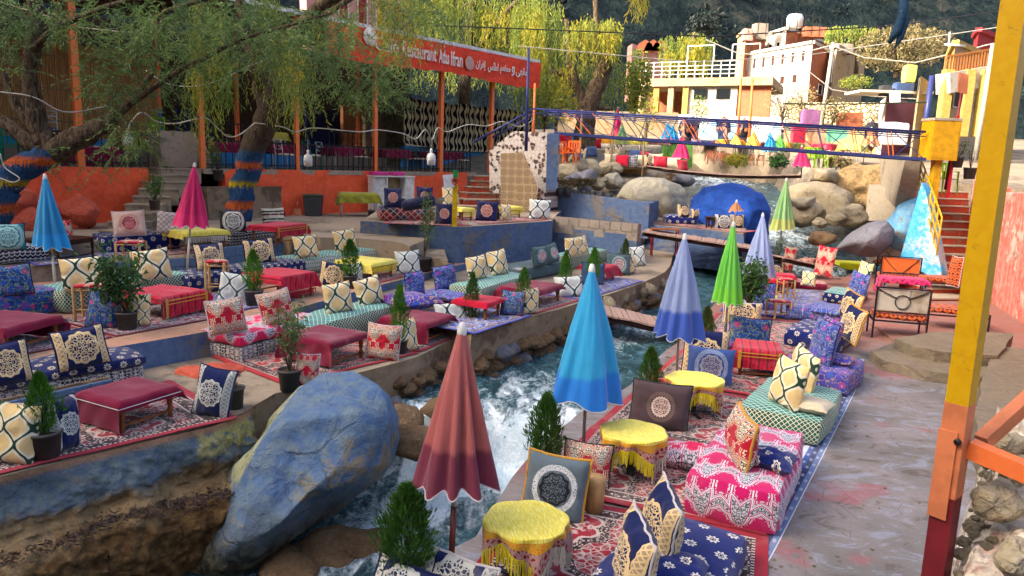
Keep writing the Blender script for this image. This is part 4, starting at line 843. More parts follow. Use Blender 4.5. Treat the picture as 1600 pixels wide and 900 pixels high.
# the large painted boulder and other rocks
boulder('painted_boulder', [(318, 862), (330, 815), (352, 752), (368, 715), (420, 650), (470, 608), (510, 588), (560, 583), (600, 592), (628, 615), (640, 655), (636, 695), (622, 735), (590, 762), (540, 795), (480, 822), (440, 850), (400, 878), (365, 886), (330, 878)], 7.35, 1.8, 'blue_boulder', 'huge blue painted boulder with a pale yellow stripe standing in the stream', seed=3, rough=.05, facet=.1, sub=6)
boulder('blue_boulder', [(1078, 345), (1080, 315), (1095, 295), (1130, 287), (1160, 288), (1185, 300), (1200, 325), (1205, 365), (1190, 395), (1150, 392), (1100, 375)], 24, 2.6, 'royal_boulder', 'round boulder painted solid royal blue behind the small rock platform', seed=5, rough=.06, facet=.05)
boulder('pale_boulder', [(962, 312), (972, 292), (985, 280), (1010, 275), (1035, 277), (1060, 288), (1076, 300), (1080, 318), (1074, 345), (1040, 350), (990, 342)], 27, 3, 'beige_boulder', 'broad beige boulder beside the royal blue boulder', seed=8, rough=.05, facet=.12)
boulder('small_boulder', [(938, 285), (942, 272), (952, 267), (965, 270), (975, 283), (972, 295), (950, 296)], 29, 1.1, 'beige_boulder', 'rounded pale boulder left of the broad beige one', seed=9, rough=.05)
boulder('grey_boulder', [(1312, 392), (1325, 372), (1345, 352), (1368, 343), (1385, 342), (1393, 355), (1390, 378), (1375, 400), (1345, 402)], 21, 2, 'grey_boulder', 'smooth grey boulder at the foot of the blue stair wall', seed=11, rough=.04)
for i, (a, b_, r_, Y, lb) in enumerate([(1258, 333, 30, 24, 'pale flat-topped rock in the rapids left of the dark block'), (1328, 335, 26, 23.5, 'two-tone cube-like rock in the rapids'), (1306, 342, 16, 23.2, 'small pale rock wedged before the two-tone rock'), (1280, 348, 12, 23, 'small wet rock in the rapids under the pale one'), (1282, 372, 18, 22, 'brown wet rock with water running over it'), (1225, 340, 12, 24, 'little pale rock beside the far striped umbrella')]):
    p = dp(a, b_, Y); s = r_ / ppm(p); rock('river_rock', p, (s, s, s * .7), 'tan_rock' if i != 4 else 'brown_rock', lb, seed=i + 2, sub=4, group='rocks in the rapids', cat='rock')
for i, (a, b_, r_) in enumerate([(1330, 397, 12), (1350, 395, 14), (1368, 402, 13), (1312, 400, 10), (1390, 405, 16), (1405, 395, 12), (1295, 402, 9)]):
    p = at(a, b_ + r_ * .4, .2); s = r_ / ppm(p); rock_i('river_rock', p, (s * 1.3, s, s), 'grey_boulder', i, label='brown and grey river stone in the row at the water edge beyond the seats', group='stones at the far end of the walkway')
# rocks under the carpets along the left edge of the stream
def edge_rocks():
    P = [q for q in P2(E1[5:], Z1)] + [q for q in P2(E2, Z2)]; k = 0
    for a, b_ in zip(P, P[1:]):
        n = max(1, int((b_ - a).length / .17)); nr = Vector(((b_ - a).y, -(b_ - a).x, 0)).normalized()
        for i in range(n):
            for zz in (-.42, -.12, .1):
                if random.random() < .25: continue
                s = random.uniform(.11, .2); q = a.lerp(b_, (i + random.random()) / n) + nr * random.uniform(-.02, .06) * (1 + (zz < -.2)); q.z = zz + random.uniform(-.06, .06) - (.1 if q.y < 11 else 0); k += 1
                rock_i('bank_rock', q, (s * 1.15, s, s * .75), 'brown_rock' if random.random() < .85 else 'grey_boulder', k, label='brown rock in the bank under the left carpets', group='rocks holding up the left bank')
edge_rocks()
for i in range(34):
    t = i / 33; a = 905 + 140 * t; b_ = 472 - 52 * t; p = at(a, b_ + 6 + random.random() * 14, .1 + random.random() * .3); s = .13 * random.uniform(.8, 1.5)
    rock_i('cobble', p, (s, s, s), 'tan_rock', i, label='rounded cobble in the stone edging below the striped rug', group='cobbles edging the left bank')
for i, (a, b_, s) in enumerate([(1075, 552, .2), (1112, 545, .16), (1045, 568, .22), (1150, 484, .16), (1200, 392, .3), (1185, 400, .25), (690, 640, .25), (625, 655, .3), (655, 690, .3), (510, 860, .35), (560, 850, .3), (450, 890, .3), (200, 880, .14), (235, 870, .12), (180, 893, .15), (270, 892, .17), (215, 895, .1), (300, 884, .12), (150, 890, .16)]):
    z = lerp(WZ, 8 if b_ > 700 else 9.9 if b_ > 600 else 13); p = at(a, b_, z + .02); rock_i('wet_rock', p, (s * 1.2, s, s * .6), 'brown_rock', i + 3, label='wet brown rock half under the running water', group='wet rocks in the stream bed')
r_ = rock('ledge_stone', at(332, 582, Z1), (.42, .3, .12), 'orange_rock', 'flat orange-painted stone by the rumpled end of the carpet', seed=4, sub=4); 
# carved rock ledges on the right
for nm, lst, z, lb in (('rock_ledge', [(1362, 548), (1378, 562), (1440, 578), (1500, 586), (1545, 590), (1560, 545), (1400, 532)], .17, 'low grey rock step beside the walkway'), ('rock_ledge', [(1398, 528), (1425, 540), (1462, 548), (1500, 552), (1560, 556), (1585, 520), (1460, 518)], .36, 'upper flat grey rock step behind the yellow post'),
                       ('rock_ledge', [(1540, 575), (1532, 600), (1525, 650), (1530, 700), (1640, 760), (1700, 560), (1560, 540)], .3, 'broad purple-grey rock shelf right of the yellow post')):
    poly_slab(nm, ccw(P2(lst, z)), z, -.1, M_['grey_boulder'], M_['grey_boulder'], rough=.06, kind=None, label=lb, cat='rock ledge', seg=.12)
slab('red_patio', [(1345, 470), (1352, 500), (1400, 533), (1470, 520), (1560, 530), (1700, 560)], .05, -.1, [(20, 24), (9.5, 24), (8.2, 19)], 'walkway', 'walkway', rough=.01)
# platform with seats
PA, PB, PC = at(563, 345, ZP), at(718, 355, ZP), at(863, 345, ZP)
poly_slab('raised_platform', ccw([PA, PB, PC, at(870, 335, ZP), Vector((1.6, 24.5, ZP)), Vector((-4.2, 24.5, ZP))]), ZP, .3, M_['concrete'], M_['platform_blue'], rough=.035, kind=None, label='raised platform with cracked blue painted sides under the sign post', cat='platform')
# cinder wall, floor behind it, long blue wall
CA, CB = at(866, 338, ZW), at(997, 350, ZW)
e = empty('block_wall', Vector((CA.x, CA.y, Z2)), 'bare cinder block wall with blue painted foot behind the teal cushions', 'wall')
A2, B2 = CA.copy(), CB.copy(); zc = 1.14; A2.z = B2.z = zc; blocks_wall(A2, B2, zc, ZW, .36, .23, 'cinder', e, th=.18)
A3, B3 = offset(CA, CB, .012); A3.z = B3.z = Z2; Mx, l = frame(A3, B3); o = MB().box(0, 0, 0, l, .2, zc - Z2).build('painted_foot', M_['platform_blue'], e); o.matrix_world = Mx; o = MB().box(0, .03, zc - Z2, l, .15, ZW - Z2 - .004).build('mortar', M_['concrete_brown'], e); o.matrix_world = Mx
poly_slab('seating_floor', ccw([CA, CB, Vector((CB.x + .1, CB.y + 3.4, 1)), Vector((CA.x - 1, CA.y + 5, 1))]), 1.3, .3, M_['pink_concrete'], M_['platform_blue'], rough=.0)
QA, QB = dp(868, 298, 24.5), dp(1015, 318, 22.4); QB2 = QB + Vector((.55, 1.8, 0))
def wallbox(name, A, Bq, zb, zt, th, mt, label, cat='wall', group=None, zt2=None):
    Mx, l = frame(Vector((A.x, A.y, zb)), Vector((Bq.x, Bq.y, zb))); zt2 = zt if zt2 is None else zt2; nx = max(2, int(l / .4)); mb = MB(); vs = []
    for i in range(nx + 1):
        t = i / nx; zz = zt + (zt2 - zt) * t + .02 * noise.noise(Vector((i * .7, zb, 0)))
        for (y, z) in ((0, 0), (0, (zz - zb) * .5), (0, zz - zb), (th, zz - zb), (th, 0)): vs.append((l * t, y + .015 * noise.noise(Vector((i * .5, z, 3))), z))
    mb.add(vs, [f[::-1] for f in grid_faces(nx + 1, 5, True)], 0); mb.add(vs[:5], [(0, 1, 2, 3, 4)]); mb.add(vs[-5:], [(4, 3, 2, 1, 0)]); o = mb.build(name, M_[mt], label=label, cat=cat, group=group); o.matrix_world = Mx; return o
wallbox('painted_wall', QA, QB, .9, QA.z, .35, 'platform_blue', 'long low blue wall with a grey top behind the ruby cushions', zt2=QB.z)
wallbox('painted_wall', QB + Vector((0.01, 0.36, 0)), QB2 + Vector((0.2, .6, 0)), .9, QB.z - .02, .3, 'platform_blue', 'end wing of the long blue wall by the plank footbridge')
# small rock platform beyond the plank bridge
poly_slab('rock_platform', ccw(P2([(1008, 350), (1060, 356), (1110, 360), (1162, 366), (1168, 350), (1030, 335)], 1.32)), 1.32, .2, M_['concrete'], M_['platform_blue'], rough=.08, kind=None, label='blue painted rock shelf with a carpet beyond the plank footbridge', cat='platform')
# plank footbridges
def plank_bridge(name, A, Bq, w_, n, label, sag=.0, mt='plank_wood', edge=.035):
    Mx, l = frame(A, Bq); e = empty(name, A, label, 'footbridge', None); d = Bq - A; pw = l / n
    yv = Vector((Mx[0][1], Mx[1][1], 0)); xv = d.normalized()
    for i in range(n):
        t = (i + .5) / n; c = A + d * t - Vector((0, 0, sag * 4 * t * (1 - t))); q = Matrix((xv, yv, xv.cross(yv))).transposed().to_4x4()
        o = MB().box(-pw / 2 + .006, random.uniform(-.04, .02), -edge, pw / 2 - .006, w_ + random.uniform(-.03, .05), 0).build('plank', M_[mt], e); o.matrix_world = Matrix.Translation(c + Vector((0, 0, random.uniform(-.006, .006)))) @ q @ Matrix.Rotation(random.uniform(-.02, .02), 4, 'Z')
    for y in (.12, w_ - .12):
        pts = [A + yv * y + d * t - Vector((0, 0, sag * 4 * t * (1 - t) + edge + .06)) for t in [i / 8 for i in range(9)]]; o = MB().tube(pts, .055, 8).build('beam', M_['dark_wood'], e); o.parent = None; o.parent = e; o.matrix_world = Matrix.Identity(4)
    return e
plank_bridge('plank_bridge', at(930, 487, .45), at(1086, 523, .1), .95, 17, 'low plank footbridge across the stream behind the grey umbrella')
plank_bridge('plank_bridge', at(1003, 361, 1.3), at(1178, 388, 1.02), 1.0, 30, 'upper plank footbridge between the blue walls')
plank_bridge('plank_bridge', at(1226, 402, .7), at(1300, 418, .42), .75, 12, 'short plank walk beside the heap of maroon cushions')
# left steps up to the restaurant
W0, W1 = at(100, 350, Z5), at(600, 330, Z5); RX = (W1 - W0).normalized(); RX.z = 0; RX.normalize(); RY = Vector((-RX.y, RX.x, 0)); RM = Matrix((RX, RY, Vector((0, 0, 1)))).transposed().to_4x4(); RM.translation = Vector((W0.x, W0.y, 0)); RI = RM.inverted()
def ow(px, py, k):
    """local (x, z) of the restaurant front where the vertical plane y=k is seen at that pixel"""
    d = ray(px, py); n = RY; t = ((Vector((W0.x, W0.y, 0)) + RY * k) - Vector((0, 0, C0))).dot(n) / d.dot(n); p = RI @ (Vector((0, 0, C0)) + d * t); return p.x, p.z
def rw(x, y, z): return RM @ Vector((x, y, z))
def steps(name, pts_lo, pts_hi, n, label, mt, depth=None, mt2=None):
    """pts_lo: two nosing ends of the lowest step (world), pts_hi: of the top step"""
    e = empty(name, pts_lo[0], label, 'steps')
    for i in range(n):
        t = i / (n - 1); a = pts_lo[0].lerp(pts_hi[0], t); b_ = pts_lo[1].lerp(pts_hi[1], t); Mx, l = frame(Vector((a.x, a.y, 0)), Vector((b_.x, b_.y, 0))); run = ((pts_hi[0] - pts_lo[0]).length / (n - 1)); rise = (pts_hi[0].z - pts_lo[0].z) / (n - 1)
        o = MB().box(0, 0, -rise * .97 - .25, l, run + .3, -.035).box(-.015, -.02, -.033, l + .015, run + .25, 0, 1).build('step', [M_[mt], M_[mt2 or mt]], e); Mx.translation.z = a.z; o.matrix_world = Mx
    return e
sa, sb = at(140, 374, Z4 + .14), at(178, 378, Z4 + .14); ta = rw(ow(252, 268, -.1)[0], -.1, ZT); tb = rw(ow(314, 268, -.1)[0], -.1, ZT)
steps('stone_steps', (sa, sb + Vector((.15, 0, 0))), (ta, tb), 10, 'grey stone steps climbing to the restaurant terrace', 'concrete')
xs0, _ = ow(262, 268, 0); 
# orange wall under the restaurant
def relief_wall(name, x0, x1, z0, z1, y, mt, label, amp=.05, cat='wall', kind=None):
    nx, nz = max(4, int(abs(x1 - x0) / .1)), max(4, int((z1 - z0) / .1)); mb = MB(); vs = []
    for i in range(nx + 1):
        for j in range(nz + 1):
            x = x0 + (x1 - x0) * i / nx; z = z0 + (z1 - z0) * j / nz; q = Vector((x * 1.3, 0, z * 1.3)); n = fbm(q, 4); v = noise.voronoi(Vector((x * .9, 0, z * 1.8)))[0]; vs.append((x, y - amp * (1 + n) - amp * .8 * min(.5, v[1] - v[0]), z))
    mb.add(vs, [f for f in grid_faces(nx + 1, nz + 1)], 0, None, True); mb.box(x0, y, z0, x1, y + .3, z1 - .01); o = mb.build(name, M_[mt], label=label, cat=cat, kind=kind); o.matrix_world = RM; return o
xl, _ = ow(-200, 300, 0); xs1, _ = ow(232, 290, 0); xs2, _ = ow(318, 290, 0); xr, _ = ow(728, 300, 0)
relief_wall('terrace_wall', xl - 4, xs1, Z5 - .6, ZT, 0, 'orange_paint', 'rough orange painted wall left of the stone steps', .06); relief_wall('terrace_wall', xs2 + .6, xr, Z5 - .3, ZT, 0, 'orange_paint', 'long orange painted wall behind the bin and green table', .04)
relief_wall('stair_side_wall', xs2 - .2, xs2 + 2.1, Z5 - .5, 2.15, -.5, 'concrete_brown', 'bare rough stone wall beside the steps, behind the painted tree', .06)
for i, (a, b_, r__, lb) in enumerate([(12, 318, 42, 'round orange-painted rock left of the blue umbrella'), (30, 350, 38, 'cracked orange-painted rock low behind the teal cushion'), (112, 352, 22, 'small orange-painted rock right of the blue umbrella'), (122, 330, 30, 'orange-painted rock at the foot of the steps')]):
    p = dp(a, b_, 16.3 if a < 60 else 16.9); s = r__ / ppm(p); rock('painted_rock', p, (s * 1.1, s * .7, s * .9), 'orange_rock', lb, seed=i + 20, sub=4, group='rocks painted orange')
poly_slab('restaurant_terrace', ccw([rw(xl - 4, -.02, 0), rw(xs1, -.02, 0), rw(xs1, .8, 0), rw(xs2, .8, 0), rw(xs2, -.05, 0), rw(xr + .5, -.05, 0), rw(xr + 2.5, 7, 0), rw(xl - 6, 10, 0)]), ZT, ZT - .14, M_['terrace_paving'], M_['concrete'], rough=.01)
steps('side_steps', (at(722, 322, ZP + .15), at(790, 322, ZP + .15)), (dp(740, 274, 26), dp(790, 276, 26)), 6, 'short red and grey steps beside the mosaic wall', 'stair_red', mt2='concrete')
# mosaic abutment
def planewall(name, poly, Y, th, mt, label, cat='wall', Y2=None):
    x0, x1 = min(p[0] for p in poly), max(p[0] for p in poly); Y2 = Y if Y2 is None else Y2; P = [dp(a, b_, Y + (Y2 - Y) * (a - x0) / (x1 - x0)) for a, b_ in poly]
    A = min(P, key=lambda p: p.x); Bq = max(P, key=lambda p: p.x); Mx, l = frame(Vector((A.x, A.y, 0)), Vector((Bq.x, Bq.y, 0))); I = Mx.inverted(); Q = [I @ p for p in P]; n = len(Q)
    vs = [(q.x, 0, q.z) for q in Q] + [(q.x, th, q.z) for q in Q]; o = MB().add(vs, [tuple(range(n)), tuple(range(2 * n - 1, n - 1, -1))] + [(i, i + n, (i + 1) % n + n, (i + 1) % n) for i in range(n)]).build(name, M_[mt], label=label, cat=cat); o.matrix_world = Mx; return o
planewall('mosaic_wall', [(764, 236), (772, 228), (802, 205), (856, 207), (853, 335), (766, 330)], 24.5, .9, 'mosaic', 'sloping bridge abutment faced with black and white stone mosaic', 'wall', 23.5)
planewall('bridge_pillar', [(855, 210), (874, 208), (870, 296), (853, 300)], 23.4, .8, 'platform_blue', 'square blue painted pillar under the left bridge end', 'pillar')
planewall('rug_panel', [(782, 240), (818, 238), (840, 292), (838, 330), (782, 330)], 23.2, .05, 'panel_tile', 'tall tan panel with round ornaments leaning on the mosaic wall', 'panel')
planewall('rug_panel', [(807, 288), (837, 289), (836, 322), (806, 321)], 22.6, .05, 'panel_tile', 'smaller framed tan panel before the mosaic wall', 'panel')
# ---------------------------------------------------------------- hills
def hill_front(x, y):
    t = min(1, max(0, (y - 92 - .18 * x) / 260)); return 3 + t ** .9 * 190 + 7 * fbm(Vector((x * .018, y * .018, 0)), 5) * min(1, t * 6) + 12 * abs(noise.noise(Vector((x * .012, y * .004, 5)))) * t * 4
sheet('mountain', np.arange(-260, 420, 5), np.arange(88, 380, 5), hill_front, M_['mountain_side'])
def shading_flank():
    # unseen valley flank, added and shaped so its shadow covers restaurant and seats
    P = [(-15 - 25 * k + 70, -88 + 32 * k - 70) for k in range(-1, 11)]; d = Vector((-.788, -.616, 0)); mb = MB(); vs = []; N = 14
    for i in range(60):
        t = i / 59 * (len(P) - 1); k = min(int(t), len(P) - 2); a, b_ = P[k], P[k + 1]; f = t - k; r_ = Vector((a[0] + (b_[0] - a[0]) * f, a[1] + (b_[1] - a[1]) * f, 0))
        for j in range(N):
            s = j / (N - 1); off = -52 + 150 * s; hh = 46 * (min(1, (off + 52) / 52)) ** .9 if off < 0 else 46 - off * .3; q = r_ + d * off; z = hh + fbm(q * .05, 4) * 4 * (0 if abs(off) < 1 else 1); vs.append((q.x, q.y, z))
    mb.add(vs, grid_faces(60, N), 0, None, True).build('shading_flank', M_['mountain_side'], kind='structure')
shading_flank()
def shade_ridge(x, y): return max(0, 200 * min(1, max(0, (x + 400) / 170)) * (1 - min(1, max(0, (x + 232) / 190)) ** .8) * min(1, max(0, (y + 8) / 14)) * min(1, (520 - y) / 100)) + 6 * noise.noise(Vector((x * .03, y * .03, 2))) - 3
sheet('shading_ridge', np.arange(-400, -40, 6), np.arange(-14, 520, 6), shade_ridge, M_['mountain_side'])  # high ridge added at the left to keep the sun off the mountain
def hill_trees():
    C, D, Ln = [], [], []
    for i in range(900):
        x = random.uniform(-60, 330); y = random.uniform(100, 230); z = hill_front(x, y); r_ = random.uniform(1.2, 3.0); n = 36; g = rng.normal(size=(n, 3)); g = unit(g) * r_ * rng.random((n, 1)) ** .4 * [1, 1, .8]; C.append(g + [x, y, z + r_ * .5]); D.append(g + rng.normal(size=(n, 3)) * .5); Ln.append(np.full(n, r_ * .55))
    obj('hillside_scrub', leafmesh('hillside_scrub', np.concatenate(C), np.concatenate(D), np.concatenate(Ln), np.concatenate(Ln)[:, None] * .6, M_['hill_leaf']), kind='stuff')
hill_trees()
# ---------------------------------------------------------------- trees
def strands(pts, lens, step=.07, leaf=.11, wd=.022, seed=0, sway=.12):
    """hanging willow rods from the given points: leaf bases and directions"""
    g = np.random.default_rng(seed); C, D = [], []
    for p, l in zip(pts, lens):
        n = max(3, int(l / step)); t = np.arange(n) / n; dx, dy = g.normal(size=2) * sway; ph = g.random() * 6
        x = p[0] + dx * t ** 1.5 * l + .05 * np.sin(t * 5 + ph); y = p[1] + dy * t ** 1.5 * l; z = p[2] - t * l; c = np.stack([x, y, z], 1); d = g.normal(size=(n, 3)) * .42 + [dx, dy, -1]; C.append(c); D.append(d)
    return np.concatenate(C), np.concatenate(D)
def tree(name, base, limbs, label, bark_m='bark', group=None, cat='tree'):
    e = empty(name, base, label, cat, group); b_ = Vector(base); 
    for i, (pts, rr) in enumerate(limbs):
        P = [Vector(p) - b_ for p in pts]; Q = []; RR = []
        for k in range(len(P) - 1):
            for j in range(5): t = j / 5; Q.append(P[k].lerp(P[k + 1], t) + Vector((noise.noise(P[k] + Vector((j, i, 0))), noise.noise(P[k] + Vector((0, j, i))), 0)) * rr[k] * .35); RR.append(rr[k] + (rr[k + 1] - rr[k]) * t)
        Q.append(P[-1]); RR.append(rr[-1]); mb = MB().tube(Q, RR, 12); 
        if rr[0] > .08: mb.v = [tuple(Vector(v) + Vector((noise.noise(Vector(v) * 5), noise.noise(Vector(v) * 5 + Vector((4, 0, 0))), 0)) * rr[0] * .22) for v in mb.v]
        mb.build('trunk' if i == 0 else 'limb', M_[bark_m if i == 0 else 'bark'], e)
    return e
def crown(e, C, D, ln, wd, mt, name='crown', droop=.05, mi=None):
    b_ = np.array(e.location if e.location.length else e.matrix_world.translation); n = len(C); l = ln * (.65 + .7 * rng.random(n)); return obj(name, leafmesh(name, C - b_, D, l, wd * (.7 + .6 * rng.random(n)), M_[mt], droop=droop), e)
def px_points(boxes, g):
    """random places inside photo boxes (x0, x1, y0, y1, distance, depth spread, count)"""
    out = []
    for (x0, x1, y0, y1, Y, dY, n) in boxes:
        for i in range(n): out.append(dp(g.uniform(x0, x1), g.uniform(y0, y1), Y + g.uniform(-dY, dY)))
    return out
g_ = random.Random(5)
# tree at the left edge with crooked limbs and fine grey-green leaves
DL = 14.5; Lp = lambda x, y, d=0: dp(x, y, DL + d)
te = tree('pepper_tree', Lp(-10, 345), [([Lp(-10, 345), Lp(5, 290), Lp(38, 262), Lp(82, 240)], [.3, .28, .26, .24]), ([Lp(82, 240), Lp(62, 205), Lp(50, 160), Lp(47, 110), Lp(55, 40), Lp(48, -40)], [.22, .19, .15, .14, .13, .1]), ([Lp(70, 245), Lp(125, 215), Lp(165, 195), Lp(205, 160, .3), Lp(240, 110, .6), Lp(255, 20, .8)], [.26, .22, .17, .07, .055, .04]),
    ([Lp(50, 195), Lp(28, 170), Lp(12, 140), Lp(6, 112)], [.13, .1, .07, .05]), ([Lp(60, 235), Lp(20, 200), Lp(-30, 170)], [.16, .13, .1]), ([Lp(50, 80), Lp(90, 40, -.5), Lp(170, 10, -1), Lp(300, -30, -1.4)], [.08, .06, .05, .04]), ([Lp(200, 165), Lp(280, 110, -.5), Lp(380, 60, -.8), Lp(520, 20, -1)], [.06, .045, .035, .02]), ([Lp(255, 20, .5), Lp(400, -30), Lp(600, -40)], [.05, .045, .03])], 'crooked tree leaning at the left edge with blue painted foot and fine grey-green leaves', 'painted_bark')
def sprays(boxes, seed, per=16, ln=.5):
    C, D = [], []; g = random.Random(seed); gn = np.random.default_rng(seed)
    for p in px_points(boxes, g):
        a = g.uniform(0, 6.28); v = np.array([math.cos(a) * .7, math.sin(a) * .7, g.uniform(-1.0, .1)]); v /= np.linalg.norm(v)
        t = np.linspace(0, 1, per)[:, None]; c = np.array(p) + v * t * ln + np.array([0, 0, -.18]) * t ** 2 * ln; s = np.cross(v, [0, 0, 1.]); d = v + s * np.where(np.arange(per) % 2, 1, -1)[:, None] * .9 + gn.normal(size=(per, 3)) * .25; C.append(c); D.append(d)
    return np.concatenate(C), np.concatenate(D)
C_, D_ = sprays([(0, 40, 0, 110, 14, .8, 51), (-20, 130, -20, 40, 14, 1, 71), (70, 230, -10, 70, 14, 1, 99), (150, 290, 60, 150, 14.5, 1, 108), (110, 200, 90, 150, 14.5, .8, 42), (160, 250, 150, 210, 14, .8, 28), (200, 420, -10, 60, 14, 1.2, 277), (280, 430, 40, 120, 14, 1.2, 109), (400, 560, 10, 75, 14, 1.4, 176), (440, 640, 70, 150, 14.6, 1, 193), (540, 640, 120, 155, 14.8, .6, 50), (60, 200, 230, 262, 13.8, .4, 12), (180, 235, 195, 235, 13.8, .4, 29), (560, 700, -20, 40, 14, 1.5, 50)], 3)
crown(te, C_, D_, .1, .024, 'pepper_leaf')
# willow with the painted trunk
DW = 17.6; Wp = lambda x, y, d=0: dp(x, y, DW + d)
tw = tree('willow_tree', Wp(372, 342), [([Wp(372, 342), Wp(378, 300), Wp(392, 240), Wp(415, 190), Wp(440, 120), Wp(452, 60)], [.33, .28, .28, .3, .27, .24]), ([Wp(415, 190), Wp(400, 110), Wp(380, 40), Wp(370, -40)], [.16, .13, .1, .08]), ([Wp(450, 65), Wp(500, 10, -.5), Wp(600, -50, -1)], [.2, .15, .1]), ([Wp(445, 100), Wp(480, 40, 1), Wp(560, -10, 2), Wp(660, -60, 2)], [.12, .09, .07, .05]), ([Wp(430, 150), Wp(340, 60, -.6), Wp(310, -20, -1)], [.1, .07, .06])], 'leaning willow with orange, blue and yellow bands painted round its trunk', 'painted_bark')
def wil(boxes, seed):
    """boxes: x0, x1, y top, y bottom, distance, count"""
    g = random.Random(seed); P, Ls = [], []
    for (x0, x1, y0, y1, Y, n) in boxes:
        for i in range(n):
            x = g.uniform(x0, x1); yy = y0 + g.uniform(-8, 12); p = dp(x, yy, Y + g.uniform(-.7, .7)); q = (y1 - yy) * g.uniform(.45, 1.05) / ppm(p); P.append(p); Ls.append(max(.2, q))
    return strands(P, Ls, .055, seed=seed)
C_, D_ = wil([(296, 322, -10, 235, 16.5, 26), (322, 350, 20, 185, 16.5, 26), (345, 372, 60, 170, 16.8, 14), (425, 480, 50, 205, 16.6, 46), (400, 440, -10, 150, 17.5, 34), (470, 520, 20, 150, 17.5, 14), (600, 655, -20, 110, 17, 36), (655, 680, -20, 75, 17, 16), (560, 600, -20, 60, 17, 14), (500, 540, -20, 40, 17, 10), (340, 362, 100, 190, 15.5, 16), (300, 320, 40, 225, 15, 22), (520, 560, 30, 130, 16, 14), (600, 625, -10, 110, 15.5, 20), (625, 655, -10, 75, 15.5, 16), (655, 720, -20, 50, 16, 26)], 4)
crown(tw, C_, D_, .13, .02, 'willow_leaf')
C_, D_ = wil([(455, 478, 70, 200, 16.3, 20), (300, 312, 80, 215, 16.2, 9), (588, 612, -20, 95, 16.4, 18), (634, 648, 0, 118, 16.4, 12), (425, 455, 40, 130, 15.8, 14), (322, 336, 60, 150, 15.4, 8)], 6)
crown(tw, C_, D_, .13, .022, 'willow_yellow_leaf', 'yellow_fronds')
def bg_willow(pxs, pyb, Y, boxes, yboxes, limbs, label, leaf=.22, wd=.05, seed=1, step=.13):
    P = lambda x, y, d=0: dp(x, y, Y + d); e = tree('willow_tree', P(pxs, pyb), [([P(*q) for q in l], r_) for l, r_ in limbs], label, 'bark', 'willows beyond the restaurant')
    for bx, mt, nm in ((boxes, 'willow_leaf', 'crown'), (yboxes, 'willow_yellow_leaf', 'yellow_fronds')):
        if not bx: continue
        g = random.Random(seed); pts, Ls = [], []
        for (x0, x1, y0, y1, d, n) in bx:
            for i in range(n):
                x = g.uniform(x0, x1); m_ = (x - (x0 + x1) / 2) / ((x1 - x0) / 2); yy = y0 + (y1 - y0) * .12 * m_ * m_ + g.uniform(0, (y1 - y0) * .25); p = dp(x, yy, Y + d + g.uniform(-1.2, 1.2)); pts.append(p); Ls.append((y1 - yy) * g.uniform(.35, 1.0) / ppm(p))
        C_, D_ = strands(pts, Ls, step, seed=seed, sway=.05); crown(e, C_, D_, leaf, wd, mt, nm)
    return e
bg_willow(915, 235, 34, [(800, 880, -20, 165, 1, 170), (810, 860, 60, 200, 0, 60), (880, 972, 25, 110, 0, 120), (865, 940, 90, 170, 2, 70), (940, 1000, 95, 190, 1, 46)], [(893, 945, 20, 120, -.6, 80), (938, 970, 25, 95, -.6, 60), (862, 900, 100, 150, 0, 40), (815, 850, 20, 130, -.8, 40)],
    [([(915, 235), (913, 195), (918, 165), (938, 125), (950, 95), (956, 40)], [.5, .45, .42, .36, .26, .15]), ([(917, 170), (900, 130), (890, 95), (885, 30)], [.22, .2, .16, .1]), ([(920, 165), (885, 118), (862, 112)], [.16, .12, .08]), ([(938, 125), (935, 60), (930, 0)], [.2, .15, .1]), ([(913, 175), (935, 168), (955, 170)], [.12, .1, .08])], 'big yellow-green weeping willow with forked trunk behind the blue bridge', seed=2)
bg_willow(720, 250, 37, [(650, 760, -30, 110, 0, 170), (740, 845, -20, 140, 1, 170), (640, 840, 100, 150, 3, 90)], [(755, 800, 0, 80, -1, 50), (825, 850, 0, 90, -.5, 30)], [([(720, 260), (725, 150), (735, 60), (740, -20)], [.35, .3, .24, .2]), ([(735, 90), (790, 20), (830, -20)], [.16, .12, .1])], 'weeping willow hanging over the red banner', seed=5)
bg_willow(1078, 130, 62, [(1032, 1117, 48, 118, 0, 150)], [(1040, 1110, 70, 120, -1, 90), (1065, 1100, 55, 100, -1.4, 30)], [([(1078, 140), (1080, 95), (1085, 50)], [.5, .4, .2])], 'round yellow willow alone below the dark mountain', leaf=.34, wd=.1, seed=8, step=.2)
bg_willow(1340, 110, 66, [(1292, 1370, 38, 72, 0, 110)], [], [([(1335, 115), (1335, 70), (1330, 50)], [.3, .25, .1])], 'pale green tree behind the orange house', leaf=.36, wd=.12, seed=9, step=.2)
e = tree('willow_tree', dp(997, -60, 20), [([dp(997, -60, 20), dp(1000, -30, 20)], [.05, .03])], 'tip of a yellow willow branch hanging in at the top edge'); C_, D_ = wil([(984, 1010, -20, 32, 20, 22)], 3); crown(e, C_, D_, .16, .03, 'willow_yellow_leaf')
